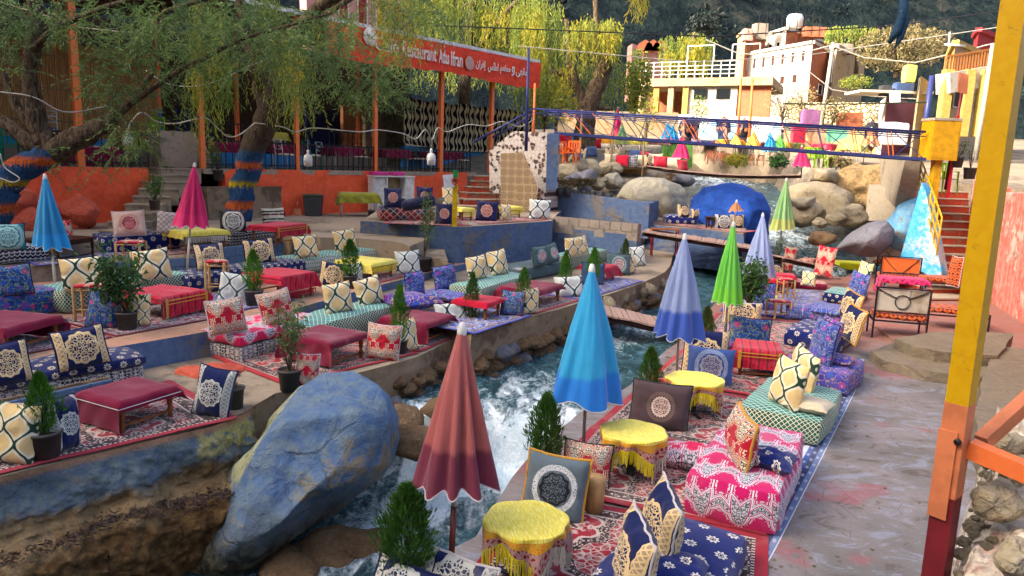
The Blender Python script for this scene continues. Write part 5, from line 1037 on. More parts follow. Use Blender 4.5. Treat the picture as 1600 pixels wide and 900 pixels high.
def scrub_tree(x, y, w_, h_, Y, label, mt='brush_leaf', n=2600, seed=0, name='bare_tree', bare=True, leaf=.2, group=None):
    p = dp(x, y, Y); k = ppm(p); W_, H_ = w_ / k, h_ / k; g = random.Random(seed); L_ = [([p, p + Vector((0, 0, H_ * .35))], [W_ * .03, W_ * .02])]
    for i in range(11): a = g.uniform(0, 6.28); r_ = g.uniform(.2, .48) * W_; L_.append(([p + Vector((0, 0, H_ * g.uniform(.05, .3))), p + Vector((math.cos(a) * r_ * .5, math.sin(a) * r_ * .5, H_ * .55)), p + Vector((math.cos(a) * r_, math.sin(a) * r_, H_ * g.uniform(.6, 1)))], [W_ * .014, W_ * .009, W_ * .003]))
    e = tree(name, p, L_, label, group=group); gn = np.random.default_rng(seed); c = unit(gn.normal(size=(n, 3))) * (gn.random((n, 1)) ** .33) * [W_ * .5, W_ * .5, H_ * .45]; lump = np.array([noise.noise(Vector(q) * (3 / W_) * 2.2) for q in c]); c = c[lump > -.12]; c = c + np.array(p) + [0, 0, H_ * .55]
    crown(e, c, gn.normal(size=c.shape), leaf, leaf * .4, mt); return e
scrub_tree(1400, 122, 130, 80, 60, 'bare brown bush on the slope right of the orange house', seed=3, n=5200, leaf=.3); scrub_tree(1455, 105, 60, 60, 64, 'leafless tree reaching above the brown bush', seed=6, n=900); scrub_tree(1335, 142, 50, 24, 56, 'low bright green shrub below the bare bush', 'willow_leaf', 900, 4, 'shrub')
scrub_tree(1097, 62, 52, 38, 70, 'dark conifer top rising behind the round yellow willow', 'hill_leaf', 1800, 8, 'conifer', leaf=.35); scrub_tree(1222, 195, 60, 60, 42, 'bare pruned tree on the promenade behind the bridge', 'dry_leaf', 260, 7)
scrub_tree(992, 190, 44, 110, 36, 'grey-green leafy tree with pale pollarded limbs right of the big willow', 'willow_leaf', 1800, 11, leaf=.22); scrub_tree(868, 205, 70, 80, 39, 'thin tree with mixed yellow leaves behind the bridge rail', 'willow_yellow_leaf', 1400, 12, leaf=.22)
# ---------------------------------------------------------------- far buildings
def facade_box(name, xl_, xc, xr_, yt, yb, D, mL, mR, label, dl=5, dr=6, roof=None, wins=(), group=None, parapet=True):
    c = dp(xc, yb, D); zt = dp(xc, yt, D).z; l = dp(xl_, yb, D + dl); r_ = dp(xr_, yb, D + dr); c2, l2, r2 = [Vector((q.x, q.y, 0)) for q in (c, l, r_)]; bk = l2 + (r2 - c2); e = empty(name, Vector((c.x, c.y, c.z)), label, 'building', group)
    off = Vector((c.x, c.y, c.z)); h = zt - c.z + (0); zb = -2.5
    def V3(p, z): return Vector((p.x - off.x, p.y - off.y, z))
    vs = [V3(p, z) for z in (zb, h) for p in (l2, c2, r2, bk)]; MB().add(vs, [(0, 1, 5, 4), (1, 2, 6, 5), (2, 3, 7, 6), (3, 0, 4, 7), (4, 5, 6, 7)], [0, 1, 1, 0, 0]).build('walls', [M_[mL], M_[mR]], e)
    if parapet:
        t = MB()
        for a, b_ in ((l2, c2), (c2, r2)):
            d = (b_ - a).normalized(); a_, bb = V3(a, h), V3(b_, h); t.bar(a_ + Vector((0, 0, .12)), bb + Vector((0, 0, .12)), .3, .24)
        t.build('parapet', M_[mL], e)
    for (side, u0, u1, v0, v1, mt) in wins:       # openings as fractions of the face
        a, b_ = (l2, c2) if side == 'L' else (c2, r2); p0, p1 = a.lerp(b_, u0), a.lerp(b_, u1); d = (p1 - p0).normalized(); nrm = Vector((d.y, -d.x, 0)); z0, z1 = h * v0, h * v1
        q = [V3(p0, z0), V3(p1, z0), V3(p1, z1), V3(p0, z1)]; qq = [x + nrm * .03 for x in q]; f = MB().add(qq, [(0, 1, 2, 3)]); f = f.build('window', M_[mt], e)
        t = MB(); th = .06
        for s_, e_ in ((0, 1), (1, 2), (2, 3), (3, 0)): t.bar(qq[s_] + nrm * .03, qq[e_] + nrm * .03, th)
        t.build('frame', M_['white_metal'], f)
    return e
W = lambda side, n, v0, v1, a=.08, b_=.92, fw=.5, mt='glass_dark': [(side, a + (b_ - a) * (i + .5 - fw / 2) / n, a + (b_ - a) * (i + .5 + fw / 2) / n, v0, v1, mt) for i in range(n)]
facade_box('house', 1147, 1159, 1190, 50, 130, 66, 'cream_plaster', 'terracotta', 'tall narrow brown house behind the white one', 3, 5, wins=W('L', 1, .6, .8, fw=.3))
facade_box('house', 1180, 1222, 1296, 46, 120, 68, 'white_plaster', 'terracotta', 'white and orange upper house block with a roof tank', 5, 8, wins=W('L', 3, .55, .78, fw=.45) + W('R', 1, .72, .85, .45, .7, .5, 'shutter_brown'))
facade_box('house', 1150, 1262, 1298, 68, 150, 60, 'white_plaster', 'terracotta', 'lower white house with a row of narrow windows and an orange side', 8, 6, wins=W('L', 7, .68, .9, .05, .97, .36, 'shutter_brown') + W('L', 5, .28, .45, .1, .9, .4, 'shutter_brown') + W('R', 1, .1, .3, .3, .6, .6, 'shutter_brown'))
facade_box('house', 1288, 1300, 1346, 74, 150, 62, 'concrete_pale', 'cream_plaster', 'plain tan house block with an outside stair', 3, 6, wins=W('L', 1, .3, .8, fw=.7, mt='shutter_brown'))
facade_box('house', 1000, 1003, 1040, 78, 130, 74, 'pink_plaster', 'pink_plaster', 'pink battlemented house behind the yellow willow', 2, 4)
facade_box('house', 978, 985, 1018, 68, 120, 82, 'pink_plaster', 'pink_plaster', 'pale pink block behind the battlemented house', 2, 4, parapet=False)
t_ = dp(1241, 43, 70); MB().lathe([(0, 0), (.7, 0), (.75, .8), (.6, 1.1), (0, 1.2)], 12).build('water_tank', M_['white_plastic'], None, t_, label='white water tank on the roof of the orange house', cat='tank')
for i in range(3): p = dp(1008 + i * 12, 80, 73.5); MB().add([(-.9, 0, 0), (.9, 0, 0), (.6, 0, .7), (0, 0, 1.1), (-.6, 0, .7), (-.9, .5, 0), (.9, .5, 0), (.6, .5, .7), (0, .5, 1.1), (-.6, .5, .7)], [(0, 1, 2, 3, 4), (9, 8, 7, 6, 5), (0, 4, 9, 5), (4, 3, 8, 9), (3, 2, 7, 8), (2, 1, 6, 7)]).build('battlement', M_['terracotta'], None, p, label='rounded orange battlement on the pink house wall', cat='battlement', group='battlements')
# cafe with the roof terrace
for i, (px, py, Y, w_, d_, h_, mt, lb) in enumerate([(1190, 46, 68, 1.2, 1, 1.4, 'cinder', 'small roof hut on the white house'), (1275, 48, 69, 2, 1, .9, 'terracotta', 'low roof parapet block on the orange house'), (1170, 52, 66, .8, .8, 1, 'pink_plaster', 'chimney block on the narrow brown house'), (1318, 74, 63, 1.6, 1, .8, 'cinder', 'unfinished block on the tan house roof'), (1386, 140, 37, .5, .4, .5, 'grey_plastic', 'grey box on the violet shop roof'), (1415, 138, 37, .9, .5, .7, 'denim_cloth', 'bundle of dark cloth on the shop roof'), (1425, 112, 36, .5, .5, .8, 'yellow_cloth', 'yellow cloth hung over the pillar building'), (1270, 188, 45, 1.2, .5, 1.6, 'violet_plaster', 'violet cloth stall below the stone wall'), (1330, 190, 43, 1.4, .5, 1.3, 'terracotta', 'orange stall front below the stone wall'), (1395, 205, 34, 1.5, .6, 1.0, 'white_plastic', 'white counter in front of the violet shop'), (1255, 205, 43, 1.1, .5, 1.1, 'red_cloth', 'red cloth stall on the promenade')]):
    softbox(w_, d_, h_, .06, bulge=0, sag=.04, x0=-w_ / 2).build('roof_block' if i < 4 else 'stall_item', [M_[mt]] * 2, None, dp(px, py, Y) - Vector((0, 0, h_ * .6)), label=lb, cat='block' if i < 4 else 'stall')
for i in range(9): px = 1185 + i * 12; p = dp(px, 44 + (i % 3), 67.5); MB().tube([(0, 0, -.6), (0, 0, 1.1 + .4 * (i % 2))], .03, 5).build('roof_rod', M_['bench_steel'], None, p, label='thin iron rod sticking up from the far house roofs', cat='rod', group='iron rods on the roofs')
def cafe():
    D = 52; A, Bq = dp(995, 136, D + 3), dp(1152, 128, D); A.z = Bq.z = (A.z + Bq.z) / 2; Mx, l = frame(A, Bq); e = empty('terrace_cafe', Mx, 'long pale cafe with a white roof railing and yellow columns', 'building')
    MB().box(-.3, 0, -.1, l + 2.3, 7, .45).build('roof_slab', M_['cream_plaster'], e); H_ = A.z - 4.6
    for i, u in enumerate((.02, .17, .32, .47)): MB().box(u * l, .2, -H_, u * l + .4, .6, -.1).build('column', M_['yellow_plaster' if i % 2 else 'cream_plaster'], e)
    MB().box(.5 * l, .4, -H_, l, .7, -.1).build('white_wall', M_['white_plaster'], e); MB().box(l, .5, -H_, l + 2.2, .8, -.1).build('orange_wall', M_['terracotta'], e); MB().box(0, 4, -H_, l, 4.2, -.1).build('back_wall', M_['terracotta'], e)
    for u in (.58, .8): MB().box(u * l, .3, -.95, u * l + .9, .41, -.3).build('window', M_['glass_dark'], e)
    MB().box(.12 * l, 3.8, -H_, .12 * l + 1.5, 3.95, -H_ + 2).build('shutter', M_['shutter_brown'], e)
    r_ = MB()
    for k in range(4): r_.bar((0, 0, .7 + k * .28), (l, 0, .7 + k * .28), .05)
    r_.build('railing', M_['white_metal'], e)
    for i in range(13): MB().bar((l * i / 12, 0, .45), (l * i / 12, 0, 1.6), .06).build('baluster', M_['white_metal'], e)
    for i, u in enumerate((.5, .93)): q = MB(); q.bar((u * l, 0, 1.5), (u * l, 0, 2.6), .07); q.bar((u * l, 0, 2.6), (u * l + 1.8, 0, 2.6), .07); q.bar((u * l + 1.8, 0, 2.6), (u * l + 1.8, 0, 1.5), .07); q.build('roof_frame', M_['white_metal'], e)
cafe()
planewall('mural_wall', [(1040, 178), (1220, 184), (1220, 232), (1040, 226)], 50, .3, 'mural', 'white and sky blue painted wall behind the people on the promenade', 'wall', 47)
planewall('mural_wall', [(1225, 192), (1372, 200), (1372, 262), (1225, 250)], 44, .3, 'mural_dark', 'weathered multicoloured mural wall beyond the bridge', 'wall', 40)
planewall('stone_wall', [(1228, 160), (1375, 160), (1375, 198), (1228, 192)], 52, .6, 'stone_wall', 'sunlit dry stone retaining wall below the bare bush', 'wall', 46)
planewall('green_wall', [(1035, 222), (1082, 226), (1082, 262), (1035, 258)], 40, .3, 'green_wall', 'green painted low wall beside the pink umbrella', 'wall')
planewall('brown_wall', [(870, 172), (1060, 176), (1060, 215), (870, 205)], 46, .3, 'cream_plaster', 'long tan wall far behind the willow trunks', 'wall')
planewall('reed_screen', [(955, 260), (1010, 262), (1010, 282), (900, 276), (895, 258)], 32, .2, 'reed', 'dark reed matting under the far seating deck', 'screen')
# road and slopes between
def road():
    E_ = [(18.2, 17.6), (24.25, 15.45), (26, 15.2), (30, 15.1), (40, 15), (46, 9.8), (52, 9), (66, 12)]; vs = []; n = 60
    for i in range(n + 1):
        y = 18.2 + 47.8 * i / n; x = lerp(E_, y); z = max(2.75, rz_(y)); vs += [(x, y, z - 2.6), (x, y, z)] + [(x + (62 - x) * k / 8, y, z + .03 * noise.noise(Vector((x, y, k)))) for k in range(1, 9)]
    mb = MB().add(vs, grid_faces(n + 1, 10)); mb.add(vs[:10] + [(62, 18.2, 0)], [tuple(range(11))]); mb.build('road', M_['road_dust'], kind='structure')
road()
# embankment right of the stream
boulder('earth_bank', [(1285, 330), (1290, 275), (1330, 262), (1380, 252), (1410, 250), (1415, 300), (1400, 345), (1340, 345)], 27.5, 3, 'earth_lit', 'eroded sunlit earth slope under the right end of the bridge', cat='earth bank', rough=.12, facet=.15, seed=2)
for i, (poly, Y, lb) in enumerate([([(1268, 285), (1268, 262), (1300, 262), (1308, 268), (1306, 286)], 27, 'squared stone block on top of the dam wall'), ([(1225, 330), (1228, 295), (1250, 282), (1300, 286), (1330, 300), (1335, 335), (1290, 352), (1240, 350)], 26.5, 'massive grey stone mass below the squared block'), ([(1232, 312), (1272, 306), (1276, 325), (1240, 332)], 24.4, 'rounded grey stone low at the dam')]):
    boulder('dam_block', poly, Y, 2.2, 'tan_rock', lb, cat='rock', rough=.03, facet=.08, seed=20 + i, sub=4)
planewall('retaining_wall', [(1400, 248), (1444, 252), (1437, 325), (1410, 300)], 25, .5, 'concrete_pale', 'sunlit board-marked concrete retaining wall', 'wall', 21.5)
planewall('retaining_wall', [(1357, 345), (1357, 288), (1366, 292), (1420, 300), (1422, 345)], 24.5, .6, 'concrete_pale', 'broken concrete wall with a square notch above the grey boulder', 'wall', 22.5)
boulder('blue_slope', [(1385, 350), (1400, 318), (1425, 308), (1440, 330), (1438, 370), (1425, 395), (1400, 395), (1382, 370)], 22, 1.4, 'blue_slope_rock', 'rock slope splashed with pale blue paint left of the stairs', seed=14, rough=.08, facet=.1, sub=4)
# promenade clutter
def building_right():
    facade_box('shop', 1370, 1380, 1432, 150, 205, 38, 'white_plaster', 'violet_plaster', 'small shop with a violet and white wall', 3, 4, parapet=False); p = dp(1400, 148, 37.5)
    MB().box(-2.1, -.8, 0, 1.4, 1, .12).build('canopy', M_['white_plaster'], None, p, label='pale awning slab over the violet shop', cat='awning')
    facade_box('building', 1425, 1428, 1446, 118, 210, 36, 'cream_plaster', 'concrete_pale', 'narrow pale pillar building with round ornaments', 1, 3, parapet=False)
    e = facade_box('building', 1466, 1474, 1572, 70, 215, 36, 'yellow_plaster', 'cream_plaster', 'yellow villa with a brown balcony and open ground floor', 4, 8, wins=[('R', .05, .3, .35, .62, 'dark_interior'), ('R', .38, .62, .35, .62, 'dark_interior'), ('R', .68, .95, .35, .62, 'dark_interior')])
    A, Bq = dp(1476, 108, 35), dp(1572, 92, 36); t = MB()
    for k in range(22): q = A.lerp(Bq, k / 21); o = MB().bar(q - Vector((0, 0, .25)), q + Vector((0, 0, .55)), .07).build('baluster', M_['balcony_brown'], e); o.matrix_world = Matrix.Identity(4)
    t.bar(A + Vector((0, 0, .55)), Bq + Vector((0, 0, .55)), .1); t.bar(A - Vector((0, 0, .25)), Bq - Vector((0, 0, .25)), .12); o = t.build('balcony_rail', M_['balcony_brown'], e); o.matrix_world = Matrix.Identity(4)
    o = MB().bar(A - Vector((0, 0, .65)), Bq - Vector((0, 0, .65)), .8, .9).build('balcony_band', M_['white_plaster'], e); o.matrix_world = Matrix.Identity(4)
    for x in (1475, 1508, 1534): q = dp(x, 165, 35); o = MB().box(-.2, -.2, -1.4, .2, .2, 1.6).build('column', M_['yellow_plaster'], e); o.matrix_world = Matrix.Translation(q)
    facade_box('house', 1518, 1524, 1580, 50, 90, 42, 'red_plaster', 'red_plaster', 'dark red house block above the yellow villa', 2, 4)
building_right()
for i, (x0, y0, x1, y1, Y, r_, mt, lb) in enumerate([(1302, 66, 1283, 195, 44, .13, 'concrete_pole', 'leaning pale concrete power pole before the orange house'), (1552, 68, 1528, 222, 25, .1, 'concrete_pole', 'leaning grey pole in front of the yellow villa'), (1456, 118, 1444, 214, 27, .12, 'blue_steel', 'thick grey-blue post at the right end of the bridge'), (1484, 50, 1481, 100, 60, .1, 'concrete_pole', 'short far pole beside the leafless tree'),
        (1158, 122, 1154, 205, 40, .08, 'orange_steel', 'left one of two thin orange poles before the mural'), (1176, 122, 1172, 205, 40, .08, 'orange_steel', 'right one of two thin orange poles before the mural'), (826, 75, 823, 205, 23.2, .055, 'blue_steel', 'dark blue mast at the left end of the bridge'), (836, 130, 834, 200, 25.5, .05, 'orange_steel', 'short orange post right of the dark blue mast'), (1507, 118, 1482, 262, 20.6, .05, 'maroon_steel', 'leaning maroon pole carrying the vertical sign')]):
    p, q = dp(x0, y0, Y), dp(x1, y1, Y); MB().tube([(0, 0, 0), q - p + Vector((0, 0, -.6))], [r_ * .7, r_], 10).build('pole', M_[mt], None, p, label=lb, cat='pole')
o = planewall('sign_board', [(1499, 113), (1514, 117), (1511, 147), (1497, 144)], 20.4, .04, 'terracotta', 'faded orange vertical sign board on the maroon pole', 'sign')
planewall('sign_board', [(1390, 142), (1407, 143), (1407, 160), (1391, 160)], 35, .05, 'sign_white', 'white notice with blue lettering on the violet shop', 'sign')
MB().tube([(0, 0, 0), (-.9, 0, .05)], .05).build('street_lamp', M_['white_metal'], None, dp(1508, 72, 34), label='small white street lamp over the balcony', cat='lamp')
# cables
def cable(pts, Y, r_, mt, label, sag=0, Y2=None, group='overhead cables'):
    n = 24; P = [dp(*p, Y + ((Y2 or Y) - Y) * i / max(1, len(pts) - 1)) for i, p in enumerate(pts)]; Q = []
    for i in range(len(P) - 1):
        for k in range(n): t = k / n; Q.append(P[i].lerp(P[i + 1], t) - Vector((0, 0, sag * 4 * t * (1 - t))))
    Q.append(P[-1]); o = Q[0].copy(); return MB().tube([q - o for q in Q], r_, 5).build('cable', M_[mt], None, o, label=label, cat='cable', group=group)
cable([(640, 38), (1110, 57), (1400, 40), (1600, 12)], 20, .016, 'cable_black', 'black cable sagging across the top of the picture')
cable([(810, 72), (1080, 97), (1250, 88), (1400, 66), (1565, 42)], 22, .014, 'wire_white', 'pale cable crossing below the dark one'); cable([(1103, 62), (1150, 82), (1220, 92), (1302, 70)], 42, .03, 'wire_white', 'pale wire from the yellow willow to the leaning pole')
cable([(1302, 72), (1350, 90), (1430, 98), (1552, 68)], 40, .03, 'wire_white', 'pale wire from the leaning pole to the right'); cable([(1262, 110), (1300, 140), (1360, 150), (1440, 155)], 42, .025, 'wire_white', 'low thin wire over the bright shrub')
cable([(1225, 162), (1300, 163), (1448, 160)], 21, .02, 'bin_green', 'dark green pipe line just above the bridge rail'); cable([(1, 3), (75, 26), (110, 41), (190, 50), (222, 50)], 16, .012, 'pale_rope', 'pale rope slung through the crooked tree')
# ---------------------------------------------------------------- blue footbridge
def bridge():
    A, Bq = dp(866, 208, 24), dp(1447, 249, 20.2); TA, TB = dp(832, 170, 24.2), dp(1447, 206, 20.2); e = empty('blue_footbridge', A, 'long blue steel footbridge with crossed braces spanning the stream', 'bridge'); o_ = A.copy(); dv = Vector(((Bq - A).y, -(Bq - A).x, 0)).normalized() * -1.1
    for s, off in (('n', Vector((0, 0, 0))), ('f', dv)):
        MB().tube([TA - o_ + off, TB - o_ + off], .032, 8).build('top_rail', M_['blue_steel'], e); MB().bar(A - o_ + off, Bq - o_ + off, .07, .085).build('bottom_beam', M_['blue_steel'], e); d = Vector((0, 0, .12)); MB().tube([TA - o_ + off - d, TB - o_ + off - d], .014, 6).build('second_rail', M_['blue_steel'], e)
        n = 12
        for i in range(n):
            t0, t1 = (i + .1) / n, (i + .95) / n; a0, b0 = A.lerp(Bq, t0) - o_ + off, A.lerp(Bq, t1) - o_ + off; a1, b1 = TA.lerp(TB, t0 + (.03 if i == 0 else 0)) - o_ + off, TA.lerp(TB, t1) - o_ + off
            if s == 'n': MB().tube([a0, b1], .012, 5).build('brace', M_['blue_steel'], e); MB().tube([a1, b0], .012, 5).build('brace', M_['blue_steel'], e)
            MB().tube([a0, a1], .014, 5).build('upright', M_['orange_steel' if i % 3 else 'blue_steel'], e)
    MB().add([A - o_ + Vector((0, 0, .03)), Bq - o_ + Vector((0, 0, .03)), Bq - o_ + dv + Vector((0, 0, .03)), A - o_ + dv + Vector((0, 0, .03))], [(0, 1, 2, 3)]).build('deck', M_['wood_brown'], e)
    for (a, b_) in (((832, 172), (740, 222)), ((832, 180), (770, 215))): MB().tube([dp(*a, 24.2) - o_, dp(*b_, 24.6) - o_], .04, 7).build('stair_rail', M_['blue_steel'], e)
bridge()
# ---------------------------------------------------------------- restaurant
def lin(x, y, z0, z1, w_, mt, name, label, px=None, group=None): o = MB().box(-w_ / 2, -w_ / 2, 0, w_ / 2, w_ / 2, z1 - z0).build(name, M_[mt], None, rw(x, y, z0), label=label, cat='post', group=group); o.rotation_euler = (0, 0, math.atan2(RX.y, RX.x)); return o
_, zroof = ow(740, 78, -.2); zroof = zroof
for i, (px, k, w_, lb) in enumerate([(125, .15, .16, 'thick orange roof post by the crooked tree'), (316, .15, .13, 'orange roof post right of the stone steps'), (464, .15, .12, 'orange roof post behind the hanging willow'), (586, .15, .13, 'orange roof post at the middle of the railing'), (688, .15, .15, 'orange roof post before the striped curtain'), (766, .15, .15, 'last orange roof post beside the mosaic wall'),
        (105, 5, .14, 'left one of two inner orange posts at the reed screen'), (117, 5.6, .12, 'pale inner post at the reed screen'), (372, 5, .12, 'inner orange post in front of the dark room'), (559, 5, .12, 'thin inner orange post beside the dark blue door')]):
    x, _ = ow(px, 240, k); lin(x, k, ZT, zroof + (.0 if k < 1 else .3), w_, 'orange_steel', 'roof_post', lb, group='orange roof posts')
x, _ = ow(247, 150, 4.5); lin(x, 4.5, ZT + .5, ZT + 1.75, .13, 'blue_metal', 'roof_post', 'blue lower half of the inner post by the reed screen'); lin(x, 4.5, ZT + 1.75, zroof + .3, .13, 'orange_steel', 'roof_post', 'orange upper half of the inner post by the reed screen')
xe, _ = ow(838, 110, -.2); xs_, _ = ow(505, 40, -.2)
# roof
e = empty('restaurant_roof', rw(0, 0, zroof), 'long sheet metal roof on orange posts above the restaurant', 'roof'); e.matrix_world = RM @ Matrix.Translation((0, 0, zroof))
xL, _ = ow(-260, 100, 0); xL -= 4
MB().add([(xL, -.25, .02), (xe, -.25, .02), (xe + 1, 8, .5), (xL, 8, .5), (xL, -.25, .08), (xe, -.25, .08), (xe + 1, 8, .56), (xL, 8, .56)], [(3, 2, 1, 0), (4, 5, 6, 7), (0, 1, 5, 4), (1, 2, 6, 5)]).build('roof_sheet', M_['rusty_roof'], e)
MB().box(xL, -.33, -.02, xe + .05, -.26, .1).build('roof_edge', M_['white_metal'], e)
for i in range(12): x = xL + (xe - xL) * (i + .5) / 12; MB().box(x - .05, -.2, -.14, x + .05, 7.5, -.02, M=Matrix.Rotation(.055, 4, 'X')).build('rafter', M_['rusty_roof'], e)
# banner
def banner():
    h = 1.0; n = 60; mb = MB(); vs = []
    for i in range(n + 1):
        x = xs_ + (xe - xs_) * i / n; sg = .06 * math.sin(i / n * math.pi * 3)
        for j in range(5): vs.append((x, -.42 + .03 * math.sin(i * .7 + j), zroof - .05 - h * j / 4 - sg * (j / 4) + .02 * math.sin(i * 1.3) * (j in (0, 4))))
    o = mb.add(vs, grid_faces(n + 1, 5), 0, None, True).build('banner', M_['banner_red'], label='long red restaurant banner with white lettering under the roof edge', cat='banner'); o.matrix_world = RM; o.location = o.location
    def text(s, x0, x1, z, hh, mt, nm, flip=False, res=2):
        c = bpy.data.curves.new(nm, 'FONT'); c.body = s; c.size = 1; c.resolution_u = res; c.extrude = .01; c.offset = .012; t = bpy.data.objects.new(nm, c); col.objects.link(t); bpy.context.view_layer.update(); dg = bpy.context.evaluated_depsgraph_get(); me = bpy.data.meshes.new_from_object(t.evaluated_get(dg)); bpy.data.objects.remove(t)
        xs = [v.co.x for v in me.vertices]; ys = [v.co.y for v in me.vertices]; sx = (x1 - x0) / (max(xs) - min(xs)); sy = hh / (max(ys) - min(ys)); mx, my = min(xs), min(ys)
        for v in me.vertices: v.co = Vector(((v.co.x - mx) * sx, v.co.y, v.co.z)); v.co = Vector((v.co.x, -v.co.z * .6, (v.co.y - my) * sy))
        me.materials.clear(); me.materials.append(M_[mt]); q = obj(nm, me, o); q.matrix_world = RM @ Matrix.Translation((x0, -.475, z)); return q
    X = lambda p: ow(p, 100, -.45)[0]; zc = zroof - .05 - h
    text('Café', X(585), X(622), zc + .38, .46, 'letter_white', 'latin_lettering'); text('Restaurant', X(628), X(681), zc + .34, .5, 'letter_white', 'latin_lettering'); text('Atlas', X(685), X(701), zc + .32, .47, 'letter_white', 'latin_lettering'); text('Ifran', X(704), X(722), zc + .3, .5, 'letter_white', 'latin_lettering')
    ar = ['\ufee3\ufed8\ufeec\ufef0', '\u0648', '\ufee3\ufec4\ufecc\ufee2', '\u0627\ufec3\ufee0\ufeb2', '\u0625\ufed3\ufeae\u0627\u0646']; w5 = [(806, 824), (799, 804), (781, 797), (762, 778), (743, 758)]
    for s, (a, b_) in zip(ar, w5): text(s[::-1], X(a), X(b_), zc + .3, .38, 'letter_white', 'arabic_lettering')
    def disc(px, r_, zz):
        b_ = MB().lathe([(0, 0), (r_, 0), (r_, .012), (0, .012)], 24, 0).build('round_emblem', M_['letter_gold'], o); b_.matrix_world = RM @ Matrix.Translation((X(px), -.47, zz)) @ Matrix.Rotation(R(90), 4, 'X')
        j = MB().lathe([(.05, 0), (.2, .08), (.24, .22), (.2, .36), (.1, .42), (.13, .48)], 14).build('jar_emblem', M_['red_skirt_cloth'], o); j.matrix_world = RM @ Matrix.Translation((X(px), -.49, zz - .25)) @ Matrix.Diagonal((1, .05, 1, 1))
    disc(733, .24, zc + .5)
    b_ = MB().lathe([(0, 0), (.28, 0), (.28, .012), (0, .012)], 24, 0).build('flower_picture', M_['letter_white'], o); b_.matrix_world = RM @ Matrix.Translation((X(578), -.47, zc + .75)) @ Matrix.Rotation(R(90), 4, 'X')
banner()
# back of the terrace
def rbox(name, pxa, pxb, y, z0, z1, th, mt, label, cat='wall'):
    a, _ = ow(pxa, 150, y); b_, _ = ow(pxb, 150, y); o = MB().box(a, y, z0, b_, y + th, z1).build(name, M_[mt], label=label, cat=cat); o.matrix_world = RM; return o
rbox('blue_wall', -160, 262, 4.2, ZT - .1, ZT + .72, .3, 'restaurant_blue', 'low blue painted wall under the reed screen'); rbox('blue_wall', 262, 478, 3.2, ZT - .1, ZT + .5, .3, 'restaurant_blue', 'low blue wall below the dark open room')
rbox('blue_wall', 440, 600, 3.6, ZT - .1, ZT + .45, .3, 'restaurant_blue', 'blue wall stub behind the burgundy tables'); rbox('blue_wall', 632, 850, 3.4, ZT - .1, ZT + .95, .25, 'restaurant_blue', 'low blue wall beneath the striped curtain')
def reeds():
    a, _ = ow(-160, 100, 4.4); b_, _ = ow(242, 100, 4.4); e = empty('reed_fence', rw(a, 4.4, ZT + .7), 'tan reed matting screen on the low blue wall', 'fence'); e.matrix_world = RM @ Matrix.Translation((a, 4.4, ZT + .7)); l = b_ - a; mb = MB(); x = 0
    while x < l: mb.tube([(x, random.uniform(-.02, .02), 0), (x + random.uniform(-.03, .03), 0, 2.7 + random.uniform(-.08, .08))], .014, 4, 0, False); x += .034
    mb.build('reeds', M_['reed'], e, kind='stuff'); MB().box(0, .02, 0, l, .05, 2.7).build('backing', M_['reed'], e)
    for z in (.5, 1.4, 2.3): MB().tube([(0, -.03, z), (l, -.03, z)], .02, 6).build('binding_pole', M_['pole_wood'], e)
reeds()
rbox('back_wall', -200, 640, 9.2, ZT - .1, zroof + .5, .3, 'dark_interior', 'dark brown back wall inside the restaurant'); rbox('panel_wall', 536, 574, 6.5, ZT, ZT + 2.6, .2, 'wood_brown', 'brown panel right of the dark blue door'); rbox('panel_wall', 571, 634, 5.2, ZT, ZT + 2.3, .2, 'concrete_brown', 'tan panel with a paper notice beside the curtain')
rbox('door', 478, 536, 7, ZT, ZT + 2.4, .1, 'door_blue', 'dark navy blue door at the back of the restaurant', 'door'); rbox('notice', 580, 585, 5.1, ZT + 1.3, ZT + 1.75, .02, 'sign_white', 'small white paper notice on the tan panel', 'sign')
rbox('door', 275, 330, 7.8, ZT, ZT + 2.0, .1, 'door_blue', 'blue door behind the inner railing', 'door')
# room floor of upper inner level
o = MB().box(xL, 3.5, ZT, ow(600, 150, 3.5)[0], 9.2, ZT + .5).build('inner_floor', M_['terrace_paving'], kind='structure'); o.matrix_world = RM
def curtain():
    a, _ = ow(632, 150, 3.2); b_, _ = ow(832, 150, 3.2); l = b_ - a; n = 110; mb = MB(); vs = []; us = []
    for i in range(n + 1):
        for j in range(14):
            x = l * i / n; t = j / 13; sl = max(0, .28 - i / n) * .8; zt = 2.85 + .05 * math.sin(i * .3); zb = .85 + sl; z = zt + (zb - zt) * t; vs.append((x, .06 * math.sin(i * .9 + t) * (1 - .3 * t) + .05 * math.sin(i * .23), z)); us.append((x, z))
    o = mb.add(vs, grid_faces(n + 1, 14), 0, us, True).build('striped_curtain', M_['curtain_cloth'], label='large curtain with wavy black and cream stripes', cat='curtain'); o.matrix_world = RM @ Matrix.Translation((a, 3.2, ZT))
curtain()
def railing(pxa, pxb, y, zf, h, label, sp=.2, mt='black_steel', world=None):
    if world: A, Bq = world; Mx, l = frame(A, Bq)
    else: a, _ = ow(pxa, 250, y); b_, _ = ow(pxb, 250, y); l = b_ - a; Mx = RM @ Matrix.Translation((a, y, zf))
    e = empty('railing', Mx, label, 'railing', 'metal railings'); MB().box(0, -.02, h - .04, l, .02, h).build('top_rail', M_[mt], e); MB().box(0, -.02, .1, l, .02, .14).build('bottom_rail', M_[mt], e); n = max(2, int(l / sp)); t = MB().box(-.012, -.012, .0, .012, .012, h - .04); me = None
    for i in range(n + 1):
        if me is None: o = t.build('bar', M_[mt], e); me = o.data
        else: o = obj('bar', me, e)
        o.location = (l * i / n, 0, 0)
